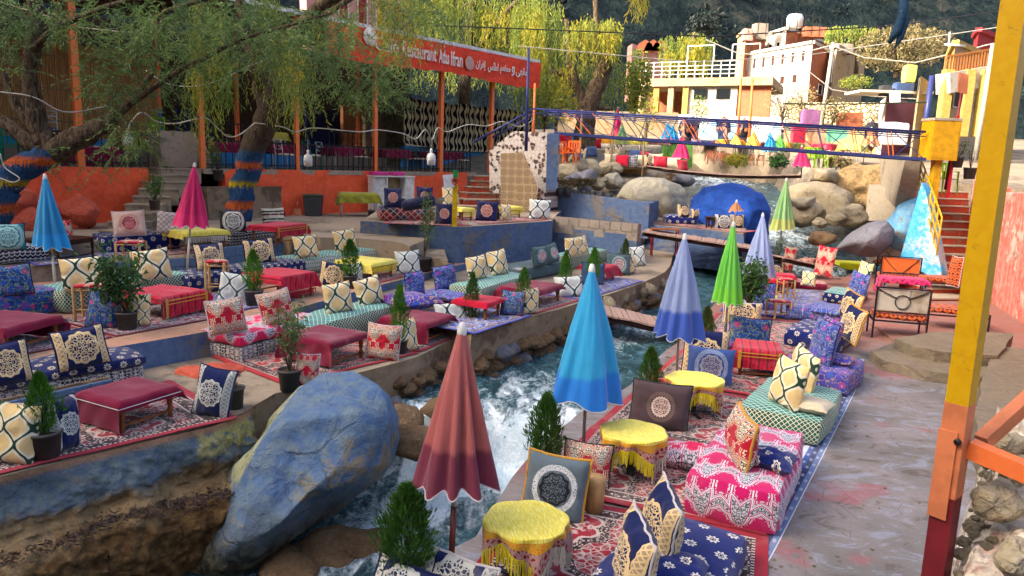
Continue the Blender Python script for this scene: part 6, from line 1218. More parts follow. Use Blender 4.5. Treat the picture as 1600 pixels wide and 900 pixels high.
railing(30, 122, .12, ZT, .85, 'black railing under the crooked tree'); railing(130, 232, .12, ZT, .85, 'black railing between the thick orange post and the steps'); railing(320, 462, .12, ZT, .8, 'black railing behind the painted willow trunk'); railing(466, 584, .12, ZT, .8, 'black railing in front of the burgundy tables'); railing(590, 735, .12, ZT, .8, 'black railing ending at the side steps')
railing(252, 350, 4.3, ZT + .5, 1.0, 'inner railing before the dark room', .16); railing(356, 415, 4.3, ZT + .5, .95, 'brown inner railing by the hanging willow', .2, 'dark_wood'); railing(515, 558, 4.3, ZT + .5, .9, 'inner railing near the blue door', .2)
# furniture on the terrace
def metal_chair(P, yaw, label, mt='teal_metal', seat='cream_pillow_cloth', group='metal chairs on the terrace', s=1.0):
    e = empty('metal_chair', rotm(P, R(yaw)), label, 'chair', group); w_ = .21 * s
    for x in (-w_, w_):
        MB().tube([(x, w_, 0), (x, w_ * .95, .45 * s), (x * .95, w_ * 1.3, .92 * s)], .014, 6).build('leg', M_[mt], e); MB().tube([(x, -w_ * 1.1, 0), (x, -w_, .44 * s)], .014, 6).build('leg', M_[mt], e)
    softbox(2 * w_, 2 * w_, .06, .02, x0=-w_, y0=-w_, z0=.42 * s).build('seat', [M_[seat]] * 2, e)
    b_ = MB()
    for z in (.62, .78, .92): b_.tube([(-w_ * .97, w_ * (1 + .3 * (z - .45) / .47), z * s), (w_ * .97, w_ * (1 + .3 * (z - .45) / .47), z * s)], .011, 6)
    b_.tube([(-w_, w_ * 1.1, .62 * s), (w_, w_ * 1.28, .9 * s)], .008, 5); b_.tube([(w_, w_ * 1.1, .62 * s), (-w_, w_ * 1.28, .9 * s)], .008, 5); b_.build('backrest', M_[mt], e); return e
def plastic_chair(P, yaw, label, mt='lime_plastic', group='plastic chairs', s=1.0, tilt=0):
    e = empty('plastic_chair', rotm(P, R(yaw), R(tilt)), label, 'chair', group)
    for x in (-.23, .23):
        for y in (-.22, .22): MB().bar((x * 1.1 * s, y * 1.1 * s, 0), (x * s, y * s, .42 * s), .04 * s).build('leg', M_[mt], e)
        MB().box(x * s - .03, -.24 * s, .62 * s, x * s + .03, .22 * s, .645 * s).bar((x * s, -.22 * s, .42 * s), (x * s, -.22 * s, .63 * s), .035).build('armrest', M_[mt], e)
    MB().box(-.24 * s, -.25 * s, .41 * s, .24 * s, .24 * s, .435 * s).build('seat', M_[mt], e)
    b_ = MB()
    for k in range(5): b_.bar(((-.18 + k * .09) * s, .23 * s, .44 * s), ((-.2 + k * .1) * s, .3 * s, .84 * s), .045 * s, .02)
    b_.box(-.24 * s, .285 * s, .82 * s, .24 * s, .32 * s, .9 * s); b_.bar((-.23 * s, .22 * s, .42 * s), (-.23 * s, .3 * s, .86 * s), .05, .03); b_.bar((.23 * s, .22 * s, .42 * s), (.23 * s, .3 * s, .86 * s), .05, .03); b_.build('backrest', M_[mt], e); return e
RYAW = math.degrees(math.atan2(RX.y, RX.x))
def tall_table(P, yaw, l, w_, h, cloth, label, clabel, drops=(.3, .3, .25, .25), leg='pole_white', group='tall tables'):
    Mx = rotm(P, R(yaw)) @ Matrix.Translation((-l / 2, -w_ / 2, 0)); e = empty('table', Mx, label, 'table', group); MB().box(0, 0, h - .03, l, w_, h).build('table_top', M_['table_wood'], e)
    for x in (.05, l - .05):
        for y in (.05, w_ - .05): MB().tube([(x, y, 0), (x, y, h - .03)], .02, 6).build('leg', M_[leg], e)
    if cloth: c = cloth_mb(l, w_, h, *drops, seed=random.random() * 9, wave=.03).build('tablecloth', M_[cloth], label=clabel, cat='tablecloth', group='tablecloths'); c.matrix_world = Mx
    return e
def rpos(px, y, z=ZT): x, _ = ow(px, 230, y); return rw(x, y, z)
for i, (px, y, lb) in enumerate([(352, 1.4, 'burgundy-covered table behind the railing right of the steps'), (440, 1.6, 'burgundy-covered table half hidden by the willow trunk'), (535, 1.4, 'burgundy-covered table left of the middle roof post'), (612, 1.2, 'burgundy-covered table with a gold cloth on top'), (697, 1.4, 'burgundy-covered table before the striped curtain'), (668, 2.7, 'burgundy-covered table at the back near the curtain')]):
    tall_table(rpos(px, y), RYAW, 1.15, .7, .74, 'burgundy_cloth', lb, lb.replace('-covered table', ' tablecloth of the table'), group='tables on the restaurant terrace')
for i, (px, y, a, mt, lb) in enumerate([(488, 1.0, 90, 'teal_metal', 'teal metal chair left of the long burgundy table'), (638, 1.2, -90, 'teal_metal', 'teal metal chair right of the gold-topped table'), (656, .8, 180, 'black_steel', 'black metal chair with a white back by the curtain'), (722, 1.0, 180, 'black_steel', 'black metal chair at the right end of the railing'), (392, 1.2, 180, 'white_metal', 'white metal chair beside the willow trunk'), (565, .9, 0, 'black_steel', 'dark chair turned to the burgundy table'), (330, 2.3, 0, 'teal_metal', 'teal chair behind the first burgundy table'), (508, 2.4, 20, 'white_metal', 'white chair at the back of the terrace'), (445, .8, 90, 'white_metal', 'white chair in front of the blue wall stub')]): metal_chair(rpos(px, y), RYAW + a, lb, mt)
tall_table(rpos(218, 2.0), RYAW, 1.2, .8, .74, 'olive_cloth', 'table with olive green cloth beside the concrete plinth', 'olive green tablecloth behind the left railing'); tall_table(rpos(427, 5.0, ZT + .5), RYAW, .8, .6, .74, 'yellow_cloth', 'small inner table with yellow cloth', 'yellow tablecloth on the small inner table')
plastic_chair(rpos(238, 2.7, ZT + .55), RYAW - 60, 'bright lime plastic chair by the blue wall'); plastic_chair(rpos(20, 2.0), RYAW + 160, 'green chair frame at the far left of the terrace', 'teal_metal')
metal_chair(rpos(75, 3.0, ZT + .5), RYAW - 30, 'white-legged chair with a blue seat under the tree', 'white_metal', 'blue_floral_cloth')
for i, (px, lb) in enumerate([(70, 'burgundy patterned bench seat left of the orange post'), (118, 'burgundy patterned bench seat behind the orange post')]): sofas_w(rpos(px, 1.1), R(RYAW), 1.2, .6, .5, 'crimson_paisley_cloth', 'burgundy_cloth', lb, cat='bench', name='terrace_bench', group='terrace benches')
softbox(1.05, .8, .98, .06, bulge=.01, sag=.05).build('stone_plinth', [M_['concrete']] * 2, None, None, label='worn grey concrete plinth at the top of the stone steps', cat='plinth').matrix_world = RM @ Matrix.Translation((ow(250, 230, .5)[0], .5, ZT)); rock('plinth_stone', rpos(300, 1.4) + Vector((0, 0, .35)), (.5, .4, .5), 'tan_rock', 'tan rock against the right side of the concrete plinth', seed=12, sub=4)
# hanging soap bottles on the white wire
def wire(pts, Y, label, r_=.014, Y2=None, mt='wire_white'):
    P = [dp(*p, Y + ((Y2 or Y) - Y) * i / (len(pts) - 1)) for i, p in enumerate(pts)]; Q = []
    for i in range(len(P) - 1):
        p0, p1, p2, p3 = P[max(0, i - 1)], P[i], P[i + 1], P[min(len(P) - 1, i + 2)]
        for k in range(6): t = k / 6; Q.append(.5 * ((2 * p1) + (p2 - p0) * t + (2 * p0 - 5 * p1 + 4 * p2 - p3) * t * t + (3 * p1 - p0 - 3 * p2 + p3) * t ** 3))
    Q.append(P[-1]); o = Q[0].copy(); return MB().tube([q - o for q in Q], r_, 6).build('hanging_wire', M_[mt], None, o, label=label, cat='wire', group='white lamp wires')
wire([(-10, 143), (50, 151), (90, 172), (120, 175), (165, 167), (180, 172), (192, 188), (199, 203), (205, 190), (222, 176), (245, 190), (275, 193), (318, 184), (335, 195), (355, 213), (375, 210), (398, 192)], 14.2, 'white wire sagging from the left edge to the willow', Y2=17.2)
wire([(398, 192), (440, 198), (462, 206), (490, 200), (560, 206), (590, 203), (630, 209), (650, 217), (665, 202), (675, 218), (684, 200), (700, 206), (730, 195), (760, 197), (785, 190), (812, 198), (835, 186)], 17.2, 'white wire waving on from the willow to the blue mast', Y2=23.5)
wire([(228, 110), (260, 130), (300, 135), (345, 125), (385, 105), (420, 92)], 16, 'thin pale wire among the leaves', .01); wire([(0, 240), (8, 262), (30, 278), (20, 285), (0, 278)], 13.6, 'loop of pale wire round the painted foot of the crooked tree', .012)
for px, py, Y, lb in ((199, 203, 14.6, 'white soap bottle hanging on the wire before the steps'), (481, 234, 17.3, 'white soap bottle hanging left of the middle roof post'), (674, 232, 20.5, 'white soap bottle hanging before the striped curtain')):
    p = dp(px, py, Y); k = ppm(p); s = 26 / k / .3; e = empty('hanging_bottle', p, lb, 'bottle', 'hanging soap bottles'); s *= 1
    MB().lathe([(0, -.3 * s), (.075 * s, -.29 * s), (.08 * s, -.14 * s), (.06 * s, -.1 * s), (.02 * s, -.075 * s), (.02 * s, -.05 * s), (0, -.05 * s)], 14).build('bottle_body', M_['white_plastic'], e); MB().lathe([(.024 * s, -.06 * s), (.026 * s, -.02 * s), (.01 * s, 0)], 10).build('cap', M_['white_plastic'], e); MB().tube([(0, 0, -.02), (0, 0, .25 if px > 300 else .02)], .006, 5).build('cord', M_['wire_white'], e)
# upper pink house behind the roof
facade_box('house', 470, 480, 640, -40, 95, 40, 'pink_plaster', 'pink_plaster', 'pink house seen through the willow above the roof', 3, 6, wins=W('R', 5, .55, .95, .05, .95, .5, 'red_plaster'), parapet=False)
# ---------------------------------------------------------------- left bank furniture
O, OW, NM, NS, BF, VF, CP, TM = 'ogee_cloth', 'ogee_white_cloth', 'navy_medallion_cloth', 'navy_silver_cloth', 'blue_floral_cloth', 'violet_floral_cloth', 'crimson_paisley_cloth', 'teal_medallion_cloth'
for A, Bq, z, d, cl, lb in [((-60, 757), (372, 655), Z1, 1.75, 'carpet_red', 'red bordered carpet under the nearest burgundy table'), ((445, 603), (655, 553), Z1, 1.75, 'carpet_bright', 'bright red carpet between the painted boulder and the stream'), ((658, 551), (738, 517), Z1, 1.7, 'carpet_red', 'dark red carpet under the second riverside burgundy table'),
        ((742, 523), (832, 494), Z2, 1.5, 'carpet_blue', 'carpet with a wide blue border beside the low red table'), ((836, 492), (908, 470), Z2, 1.6, 'carpet_red', 'carpet by the farthest burgundy table'), ((910, 470), (1006, 440), Z2, 1.2, 'carpet_blue', 'blue and red striped carpet at the cobble edging'),
        ((-40, 570), (178, 528), Z3, 1.6, 'carpet_cream', 'cream and navy carpet in front of the blue floral sofa'), ((180, 527), (345, 497), Z3, 1.5, 'carpet_cream', 'cream and maroon carpet under the fringed red table'), ((346, 492), (462, 470), Z3, 1.4, 'carpet_blue', 'blue grey carpet under the fringed pink table'), ((556, 452), (640, 431), Z3, 1.3, 'carpet_bright', 'red carpet under the yellow fringed table'),
        ((60, 416), (225, 402), Z4, 1.6, 'carpet_blue', 'dark blue carpet under the brown table and stool'), ((225, 402), (306, 396), Z4, 1.3, 'carpet_bright', 'small red carpet beneath the pink umbrella')]: rug(A, Bq, z, d, cl, lb)
rug((600, 350), (722, 354), ZP, 1.5, 'carpet_bright', 'red carpet strip on the platform left of the sign post'); rug((724, 353), (858, 344), ZP, 1.8, 'carpet_bright', 'red carpet strip on the platform right of the sign post')
# sofas
for A, Bq, z, d, h, t, s_, lb, ba, bh in [((-70, 668), (228, 604), Z1, .66, .4, 'navy_dots_cloth', 'navy_dots_cloth', 'navy dotted sofa on a star-tiled base at the left edge', 'hex_cloth', .27), ((378, 566), (503, 528), Z1, .72, .38, 'pink_white_paisley_cloth', 'pink_white_paisley_cloth', 'pink and white paisley sofa on a black and white base', 'hex_cloth', .2),
        ((488, 548), (646, 500), Z1, .72, .36, 'green_stripe_cloth', 'green_trellis_cloth', 'long green trellis sofa behind the burgundy tables', None, 0), ((640, 500), (742, 478), Z1, .8, .3, VF, VF, 'violet-blue floral sofa in the middle of the left bank', None, 0), ((752, 478), (832, 452), Z2, .7, .33, 'green_stripe_cloth', 'green_trellis_cloth', 'small green trellis sofa left of the teal cushions', None, 0),
        ((812, 442), (890, 425), Z2, .7, .3, TM, TM, 'grey-teal sofa under two teal cushions', None, 0), ((890, 422), (950, 408), Z2, .6, .33, 'green_stripe_cloth', 'green_trellis_cloth', 'green trellis sofa in the corner before the cinder wall', None, 0),
        ((-60, 513), (104, 486), Z3, .75, .36, BF, BF, 'blue floral sofa at the left edge', None, 0), ((103, 492), (303, 457), Z3, .75, .36, 'green_stripe_cloth', 'green_trellis_cloth', 'long green trellis sofa behind the leafy bush', None, 0), ((298, 462), (480, 432), Z3, .7, .34, 'navy_dots_cloth', 'navy_dots_cloth', 'navy dotted sofa below the two round-medallion cushions', None, 0), ((458, 432), (594, 412), Z3, .7, .34, 'green_stripe_cloth', 'green_zigzag_cloth', 'green and white sofa with a zigzag side', None, 0),
        ((-60, 420), (78, 408), Z4, .8, .34, 'zigzag_cloth', 'zigzag_cloth', 'black and white patterned sofa at the left edge', None, 0), ((160, 397), (284, 390), Z4, .75, .36, 'navy_dots_cloth', 'navy_bigdots_cloth', 'navy sofa with cream flowers behind the stool', None, 0), ((362, 386), (478, 374), Z4, .7, .36, 'denim_cloth', 'zigzag_cloth', 'dark zigzag sofa right of the yellow cloth table', None, 0),
        ((593, 345), (680, 346), ZP, .8, .34, 'navy_plain_cloth', 'red_lattice_cloth', 'navy sofa with a red lattice front on the platform', None, 0)]: sofa(A, Bq, z, d, h, t, s_, lb, ba, bh)
# standing cushions: x, y, level, width px, height px, cloth, label, yaw, tilt, roll, piping
zs = lambda z, h: z + h
for a_ in [(16, 601, Z1 + .4, 62, 64, NM, 'navy cushion with gold medallion cut by the left edge of the picture', 45, -14, -3, 'navy_piping'), (134, 574, Z1 + .4, 72, 60, NM, 'large navy cushion with gold medallion on the nearest navy sofa', 42, -16, -6, 'navy_piping'),
        (18, 726, Z1, 54, 92, O, 'cream cushion with green ogee lines in the lower left corner', 0, -12, 6, None), (103, 706, Z1, 38, 84, NS, 'navy cushion seen edge-on behind the nearest conifer pot', 76, -10, 5, 'navy_piping'), (326, 652, Z1, 54, 76, NS, 'navy cushion with silver medallion leaning at the carpet corner', -5, -12, 9, 'navy_piping'),
        (358, 521, Z1 + .38, 56, 52, CP, 'crimson paisley cushion at the left end of the pink paisley sofa', 38, -12, -4, 'white_piping'), (438, 506, Z1 + .38, 48, 50, CP, 'crimson paisley cushion behind the tall shrub', 40, -14, -9, 'white_piping'), (478, 607, Z1, 36, 52, CP, 'dark paisley cushion behind the grey pot by the boulder', 10, -12, 4, 'white_piping'),
        (532, 489, Z1 + .36, 42, 46, O, 'left cream ogee cushion on the long riverside trellis sofa', 40, -12, -5, None), (583, 476, Z1 + .36, 40, 42, O, 'right cream ogee cushion on the long riverside trellis sofa', 40, -14, -12, None), (596, 563, Z1, 52, 54, CP, 'grey and crimson paisley cushion standing before the conifer pot', 0, -10, 5, 'white_piping'),
        (637, 550, Z1, 26, 50, O, 'narrow ogee cushion right of the conifer pot near the bank', 60, -8, 2, None), (708, 516, Z1, 50, 42, OW, 'white ogee cushion behind the second burgundy table', 20, -14, -5, None), (650, 462, Z1 + .32, 28, 36, VF, 'small violet floral cushion at the left of the floral sofa', 50, -10, -3, 'navy_piping'), (698, 452, Z1 + .32, 34, 36, VF, 'small violet floral cushion against the blue block wall', 45, -12, -4, 'navy_piping'),
        (799, 494, Z2, 36, 38, BF, 'blue floral cushion standing by the red table', 0, -10, 4, 'navy_piping'), (828, 491, Z2, 22, 40, O, 'ogee cushion half behind the small pot near the stream', 45, -8, 5, None), (748, 437, Z2 + .33, 28, 36, O, 'left ogee cushion of the pair below the platform corner', 45, -12, -5, None), (781, 430, Z2 + .33, 28, 38, O, 'right ogee cushion of the pair below the platform corner', 42, -12, -6, None),
        (890, 465, Z2, 44, 32, OW, 'white ogee cushion behind the farthest burgundy table', 15, -14, -3, None), (845, 416, Z2 + .3, 22, 30, TM, 'left teal cushion with a round medallion', 45, -12, -3, 'green_piping'), (865, 411, Z2 + .3, 18, 30, TM, 'right teal cushion with a round medallion', 45, -12, -8, 'green_piping'), (897, 402, Z2 + .33, 22, 30, O, 'left ogee cushion before the cinder wall', 42, -12, -2, None), (911, 398, Z2 + .33, 16, 28, O, 'right ogee cushion before the cinder wall', 45, -12, -6, None),
        (925, 446, Z2, 36, 34, 'denim_cloth', 'plain dark grey-blue cushion behind the blue umbrella tip', 5, -10, 3, 'green_piping'), (965, 430, Z2, 38, 32, TM, 'teal cushion with a large medallion at the conifer foot', 5, -12, 2, 'green_piping'), (996, 416, Z2, 28, 30, OW, 'white ogee cushion at the end of the riverside row', 12, -12, -6, None), (985, 428, Z2, 14, 28, O, 'narrow ogee cushion right of the teal one', 60, -8, 4, None),
        (22, 462, Z3 + .34, 56, 46, BF, 'blue floral back cushion on the left floral sofa', 40, -14, -4, 'navy_piping'), (158, 514, Z3, 46, 58, BF, 'blue floral cushion left of the leafy bush pot', 5, -12, 6, 'navy_piping'), (219, 511, Z3, 30, 50, O, 'ogee cushion half hidden by the leafy bush', 40, -8, 5, None), (132, 452, Z3 + .36, 58, 48, O, 'left cream ogee cushion on the trellis sofa by the bush', 38, -12, -3, None), (242, 437, Z3 + .36, 54, 46, O, 'right cream ogee cushion above the leafy bush', 38, -14, -6, None),
        (362, 474, Z3, 44, 46, OW, 'white ogee cushion beside the tall wooden chair', 15, -12, 8, None), (331, 422, Z3 + .34, 44, 40, NM, 'navy cushion with gold medallion below the pink umbrella', 38, -12, -3, 'navy_piping'), (408, 411, Z3 + .34, 46, 36, NM, 'navy cushion with gold medallion above the pale conifer', 38, -12, -4, 'navy_piping'), (518, 448, Z3, 42, 36, NM, 'navy cushion with gold medallion beside the small conifer pot', 5, -12, 8, 'navy_piping'),
        (480, 403, Z3 + .34, 36, 34, O, 'left ogee cushion on the zigzag-sided sofa', 36, -12, -4, None), (543, 394, Z3 + .34, 34, 34, O, 'right ogee cushion behind the small conifer', 36, -12, -8, None), (553, 440, Z3, 30, 28, OW, 'white ogee cushion behind the small conifer pot', 20, -12, -4, None), (639, 429, Z3, 38, 36, OW, 'white ogee cushion right of the yellow fringed table', 20, -12, -4, None),
        (14, 391, Z4 + .34, 46, 40, 'teal_mandala_cloth', 'teal mandala cushion at the left edge', 34, -12, 0, 'navy_piping'), (104, 386, Z4 + .15, 24, 40, CP, 'red and white cushion behind the left blue umbrella', 40, -10, -3, None), (204, 369, Z4 + .36, 46, 38, 'pale_rose_cloth', 'pale cushion with a red rose medallion before the steps', 28, -12, -3, 'white_piping'), (268, 366, Z4 + .36, 44, 34, 'white_lattice_cloth', 'off-white cushion with brown lattice behind the pink umbrella', 28, -14, 5, None),
        (365, 363, Z4 + .36, 40, 32, 'black_oval_cloth', 'black cushion with pale oval medallion', 26, -12, 0, None), (428, 354, Z4 + .34, 34, 28, 'stripe_pillow_cloth', 'cream cushion with dark bands by the patio', 26, -12, -2, None),
        (614, 325, ZP + .34, 28, 30, 'navy_red_medallion_cloth', 'left navy cushion with red medallion on the platform sofa', 12, -12, 0, None), (663, 323, ZP + .34, 26, 30, 'navy_red_medallion_cloth', 'right navy cushion with red medallion on the platform sofa', 12, -12, 2, None), (693, 351, ZP, 28, 32, 'navy_red_medallion_cloth', 'navy red-medallion cushion just left of the sign post', 10, -10, 3, None), (759, 346, ZP, 34, 31, 'navy_red_medallion_cloth', 'navy red-medallion cushion right of the sign post', 0, -12, 4, None),
        (705, 322, ZP + .1, 26, 30, O, 'ogee cushion behind the sign post', 20, -12, -2, None), (743, 318, ZP + .1, 24, 26, 'pink_medallion_cloth', 'pink cushion at the back of the platform', 15, -12, 0, None), (789, 346, ZP, 18, 26, O, 'ogee cushion beside the brown pot on the platform', 20, -10, 2, None), (843, 343, ZP, 34, 30, OW, 'grey ogee cushion at the right end of the platform', 8, -12, 2, None),
        (877, 337, 1.3, 18, 18, CP, 'small crimson cushion left of the long pair', 10, -14, 0, None), (904, 338, 1.3, 36, 17, CP, 'wide crimson paisley cushion behind the cinder wall', 8, -14, -3, None), (975, 346, 1.3, 38, 18, 'pink_medallion_cloth', 'bright ruby cushion near the end of the cinder wall', 6, -12, -2, None)]: pillow(*a_[:7], yaw=a_[7], tilt=a_[8], roll=a_[9], piping=a_[10])
o = MB().lathe([(0, 0), (.1, .01), (.13, .05), (.13, .75), (.1, .79), (0, .8)], 16).build('bolster', M_['navy_plain_cloth'], label='round navy bolster lying between the platform cushions', cat='cushion'); o.matrix_world = rotm(at(630, 322, ZP + .47), R(-20), 0, R(78))
pillow_flat(705, 468, Z1 + .3, .5, .8, VF, 'long violet floral bolster on the floral sofa', 50, .16); pillow_flat(640, 480, Z1 + .3, .8, .9, 'violet_sofa_cloth', 'flat violet floral seat cushion before the floral sofa', 40, .25)
# tables
def covered(A, Bq, z, W_, h, cl, lb, dr, **k): low_table(A, Bq, z, W_, h, lb, cloth=cl, cloth_label=k.pop('clb', None) or lb.replace('table', 'table cover', 1), drops=dr, **k)
covered((190, 682), (278, 652), Z1, .62, .33, 'burgundy_cloth', 'nearest low table under a plain burgundy cover', (.1, .1, .3, .14), trims='piping', clb='plain burgundy cloth with a pale cord over the nearest low table')
covered((517, 579), (572, 560), Z1, .8, .36, 'burgundy_cloth', 'low table with burgundy cover above the painted boulder', (.08, .1, .32, .1)); covered((667, 541), (706, 525), Z1, .8, .34, 'burgundy_cloth', 'second riverside low table with burgundy cover', (.08, .1, .32, .12))
covered((760, 503), (784, 494), Z2, .6, .3, 'red_cloth', 'small low table with red cover on the blue carpet', (.08, .08, .1, .1)); covered((836, 484), (877, 471), Z2, .75, .32, 'burgundy_cloth', 'farthest riverside low table with burgundy cover', (.1, .1, .22, .1)); covered((944, 443), (962, 438), Z2, .6, .34, 'red_gold_cloth', 'low table with striped red cover by the teal cushion', (.25, .1, .1, .12))
covered((10, 558), (98, 533), Z3, .85, .32, 'burgundy_cloth', 'low table with burgundy cover at the left edge', (.1, .1, .3, .3)); covered((256, 503), (322, 488), Z3, .85, .34, 'red_gold_cloth', 'fringed red low table with gold band beside the leafy bush', (.3, .05, .1, .08), trims='gold'); covered((440, 472), (492, 461), Z3, .85, .4, 'red_gold_cloth', 'pink-red fringed low table beside the pale conifer', (.26, .1, .14, .14), fringe='red_cloth')
covered((580, 440), (616, 432), Z3, .85, .34, 'yellow_cloth', 'low table with yellow fringed cover by the red carpet', (.08, .1, .2, .1), fringe='yellow_fringe'); covered((290, 398), (356, 393), Z4, .8, .45, 'yellow_cloth', 'low table with yellow fringed cover behind the pink umbrella', (.1, .1, .16, .12), fringe='white_fringe'); covered((432, 385), (478, 378), Z4 + .1, .7, .42, 'red_gold_cloth', 'low table with bright red cover near the patio', (.24, .1, .12, .12), trims='gold')
low_table((92, 412), (152, 402), Z4, .8, .4, 'bare dark brown carved table behind the left blue umbrella', 'dark_wood'); covered((722, 346), (740, 345), ZP, .5, .32, 'yellow_cloth', 'small yellow covered table right of the sign post', (.1, .1, .1, .1), fringe='yellow_fringe'); covered((792, 341), (815, 340), ZP, .5, .3, 'yellow_cloth', 'small yellow covered table near the mosaic wall', (.1, .1, .1, .1), fringe='yellow_fringe')
stool(206, 407, Z4, 38, 'square pale wooden stool in front of the navy flower sofa', hh=.36); stool(22, 690, Z1, 44, 'low wooden stool with a woven seat behind the corner cushion'); stool(143, 500, Z3, 40, 'tall wooden stool left of the blue floral cushion', hh=.5); stool(340, 466, Z3, 32, 'tall wooden stool beside the white ogee cushion', hh=.62)
# planted pots
for a_ in [(71, 716, Z1, 54, 98, 52, 'small bright conifer in a dark pot at the lower left', 'conifer_leaf', 1), (397, 478, Z3, 30, 66, 32, 'bright round-topped conifer in a grey pot by the pink table', 'conifer_leaf', 2), (547, 450, Z3, 24, 58, 32, 'small bright conifer before the zigzag-sided sofa', 'conifer_leaf', 3), (624, 553, Z1, 28, 88, 30, 'slim bright conifer behind the paisley cushion', 'conifer_leaf', 4), (737, 516, Z1, 22, 74, 26, 'dark slim conifer right of the white ogee cushion', 'dark_conifer_leaf', 5),
        (817, 490, Z2, 22, 56, 26, 'conifer beside the blue floral cushion at the stream edge', 'conifer_leaf', 6), (882, 458, Z2, 16, 52, 22, 'conifer left of the blue umbrella tip', 'conifer_leaf', 7), (926, 452, Z2, 20, 50, 24, 'conifer rising above the plain grey-blue cushion', 'conifer_leaf', 8), (975, 428, Z2, 14, 44, 18, 'conifer behind the teal medallion cushion', 'dark_conifer_leaf', 9), (860, 320, 1.5, 12, 24, 14, 'tiny conifer on the blue wall by the mosaic', 'dark_conifer_leaf', 4)]: potted_conifer(*a_[:7], kind=a_[7], seed=a_[8])
for a_ in [(199, 516, Z3, 34, 92, 74, 'wide leafy green bush in a black pot on the second terrace', 1, 'shrub_leaf', 900, False, 30), (453, 609, Z1, 38, 110, 60, 'tall dusty shrub in a grey pot beside the painted boulder', 2, 'pepper_leaf', 700, True, 34), (662, 424, Z3, 24, 110, 44, 'thin grey sapling in a pot at the platform corner', 3, 'pepper_leaf', 420, True, 22), (366, 637, Z1, 34, 10, 16, 'black pot with a small withered plant behind the silver cushion', 4, 'dry_leaf', 60, False, 34),
        (242, 328, 1.9, 18, 44, 30, 'small bush in a pot standing on the stone steps', 5, 'conifer_leaf', 420, False, 16), (341, 282, 2.35, 17, 44, 28, 'small bush in a pot beside the painted willow trunk', 6, 'dark_conifer_leaf', 420, False, 17), (778, 344, ZP, 11, 32, 16, 'brown pot with a thin seedling on the platform', 7, 'dry_leaf', 60, True, 14), (580, 342, Z5 + .1, 12, 2, 4, 'dark bucket at the platform corner', 8, 'dry_leaf', 10, False, 14)]: leafy_plant(*a_[:7], seed=a_[7], kind=a_[8], n=a_[9], tall=a_[10], poth=a_[11])
# patio things
p = at(490, 337, Z5); e = empty('pedal_bin', rotm(p, .1), 'grey pedal bin with a green-grey lid on the patio', 'bin'); k = ppm(p); w_ = 28 / k; h_ = 33 / k
MB().add([(-w_ * .42, -w_ * .35, 0), (w_ * .42, -w_ * .35, 0), (w_ * .42, w_ * .35, 0), (-w_ * .42, w_ * .35, 0), (-w_ * .5, -w_ * .42, h_ * .92), (w_ * .5, -w_ * .42, h_ * .92), (w_ * .5, w_ * .42, h_ * .92), (-w_ * .5, w_ * .42, h_ * .92)], [(3, 2, 1, 0), (0, 1, 5, 4), (1, 2, 6, 5), (2, 3, 7, 6), (3, 0, 4, 7), (4, 5, 6, 7)]).build('body', M_['grey_plastic'], e)
softbox(w_ * 1.06, w_ * .9, h_ * .1, .03, bulge=0, sag=0, x0=-w_ * .53, y0=-w_ * .45, z0=h_ * .92).build('lid', [M_['bin_green']] * 2, e); MB().box(-.05, -w_ * .5, .02, .05, -w_ * .3, .05).build('pedal', M_['grey_plastic'], e)
p = at(464, 337, Z5); e = empty('dustpan', p, 'salmon dustpan with upright handle against the orange wall', 'dustpan'); MB().add([(-.15, 0, 0), (.15, 0, 0), (.1, .06, .22), (-.1, .06, .22), (-.15, .14, 0), (.15, .14, 0)], [(0, 1, 2, 3), (4, 3, 2, 5), (0, 3, 4), (1, 5, 2)]).build('pan', M_['salmon_steel'], e); MB().tube([(0, .06, .2), (0, .1, .42)], .02, 8).build('handle', M_['salmon_steel'], e)
p = at(440, 337, Z5); q = dp(424, 262, 21.6); e = empty('broom', p, 'broom leaning on the orange wall', 'broom'); MB().tube([(0, 0, .1), q - p], .012, 6).build('stick', M_['salmon_steel'], e); MB().box(-.12, -.03, 0, .12, .03, .12).build('brush_head', M_['red_cloth'], e)
tall_table(at(560, 338, Z5), RYAW - 35, 1.15, .7, .72, 'olive_cloth', 'patio table under an olive cloth', 'crumpled olive cloth over the patio table', (.3, .2, .35, .3)); p = at(572, 339, Z5)
def cupboard():
    A, Bq = at(596, 336, Z5), at(660, 335, Z5); Mx, l = frame(A, Bq); Mx = Mx @ Matrix.Translation((0, .6, 0)); e = empty('white_cupboard', Mx, 'white kitchen cupboard with an open shelf behind the platform sofa', 'cupboard'); h = 1.2
    for x in (0, l * .32, l * .78, l - .03): MB().box(x, 0, 0, x + .03, .45, h).build('side_panel', M_['white_plastic'], e)
    MB().box(-.02, -.02, h, l + .02, .47, h + .04).build('top', M_['white_plastic'], e); MB().box(.03, .1, .05, l * .32, .12, h).build('door', M_['white_plastic'], e); MB().box(l * .78 + .03, .02, .05, l - .03, .04, h).build('door', M_['white_plastic'], e)
    MB().box(l * .32 + .03, 0, .5, l * .78, .45, .53).build('shelf', M_['white_plastic'], e); MB().box(l * .32, .43, 0, l * .8, .45, h).build('back_panel', M_['cream_plaster'], e)
    for x0, x1, zz, mt, lb in ((.0, .55, h + .04, 'pink_plastic', 'magenta plastic box on the white cupboard'), (.72, 1.15, h + .04, 'pink_plastic', 'pale pink basket on the white cupboard')): o = softbox(x1 - x0, .35, .13, .03, bulge=0, sag=0).build('plastic_box', [M_[mt]] * 2, label=lb, cat='box'); o.matrix_world = Mx @ Matrix.Translation((x0, .05, zz))
cupboard()
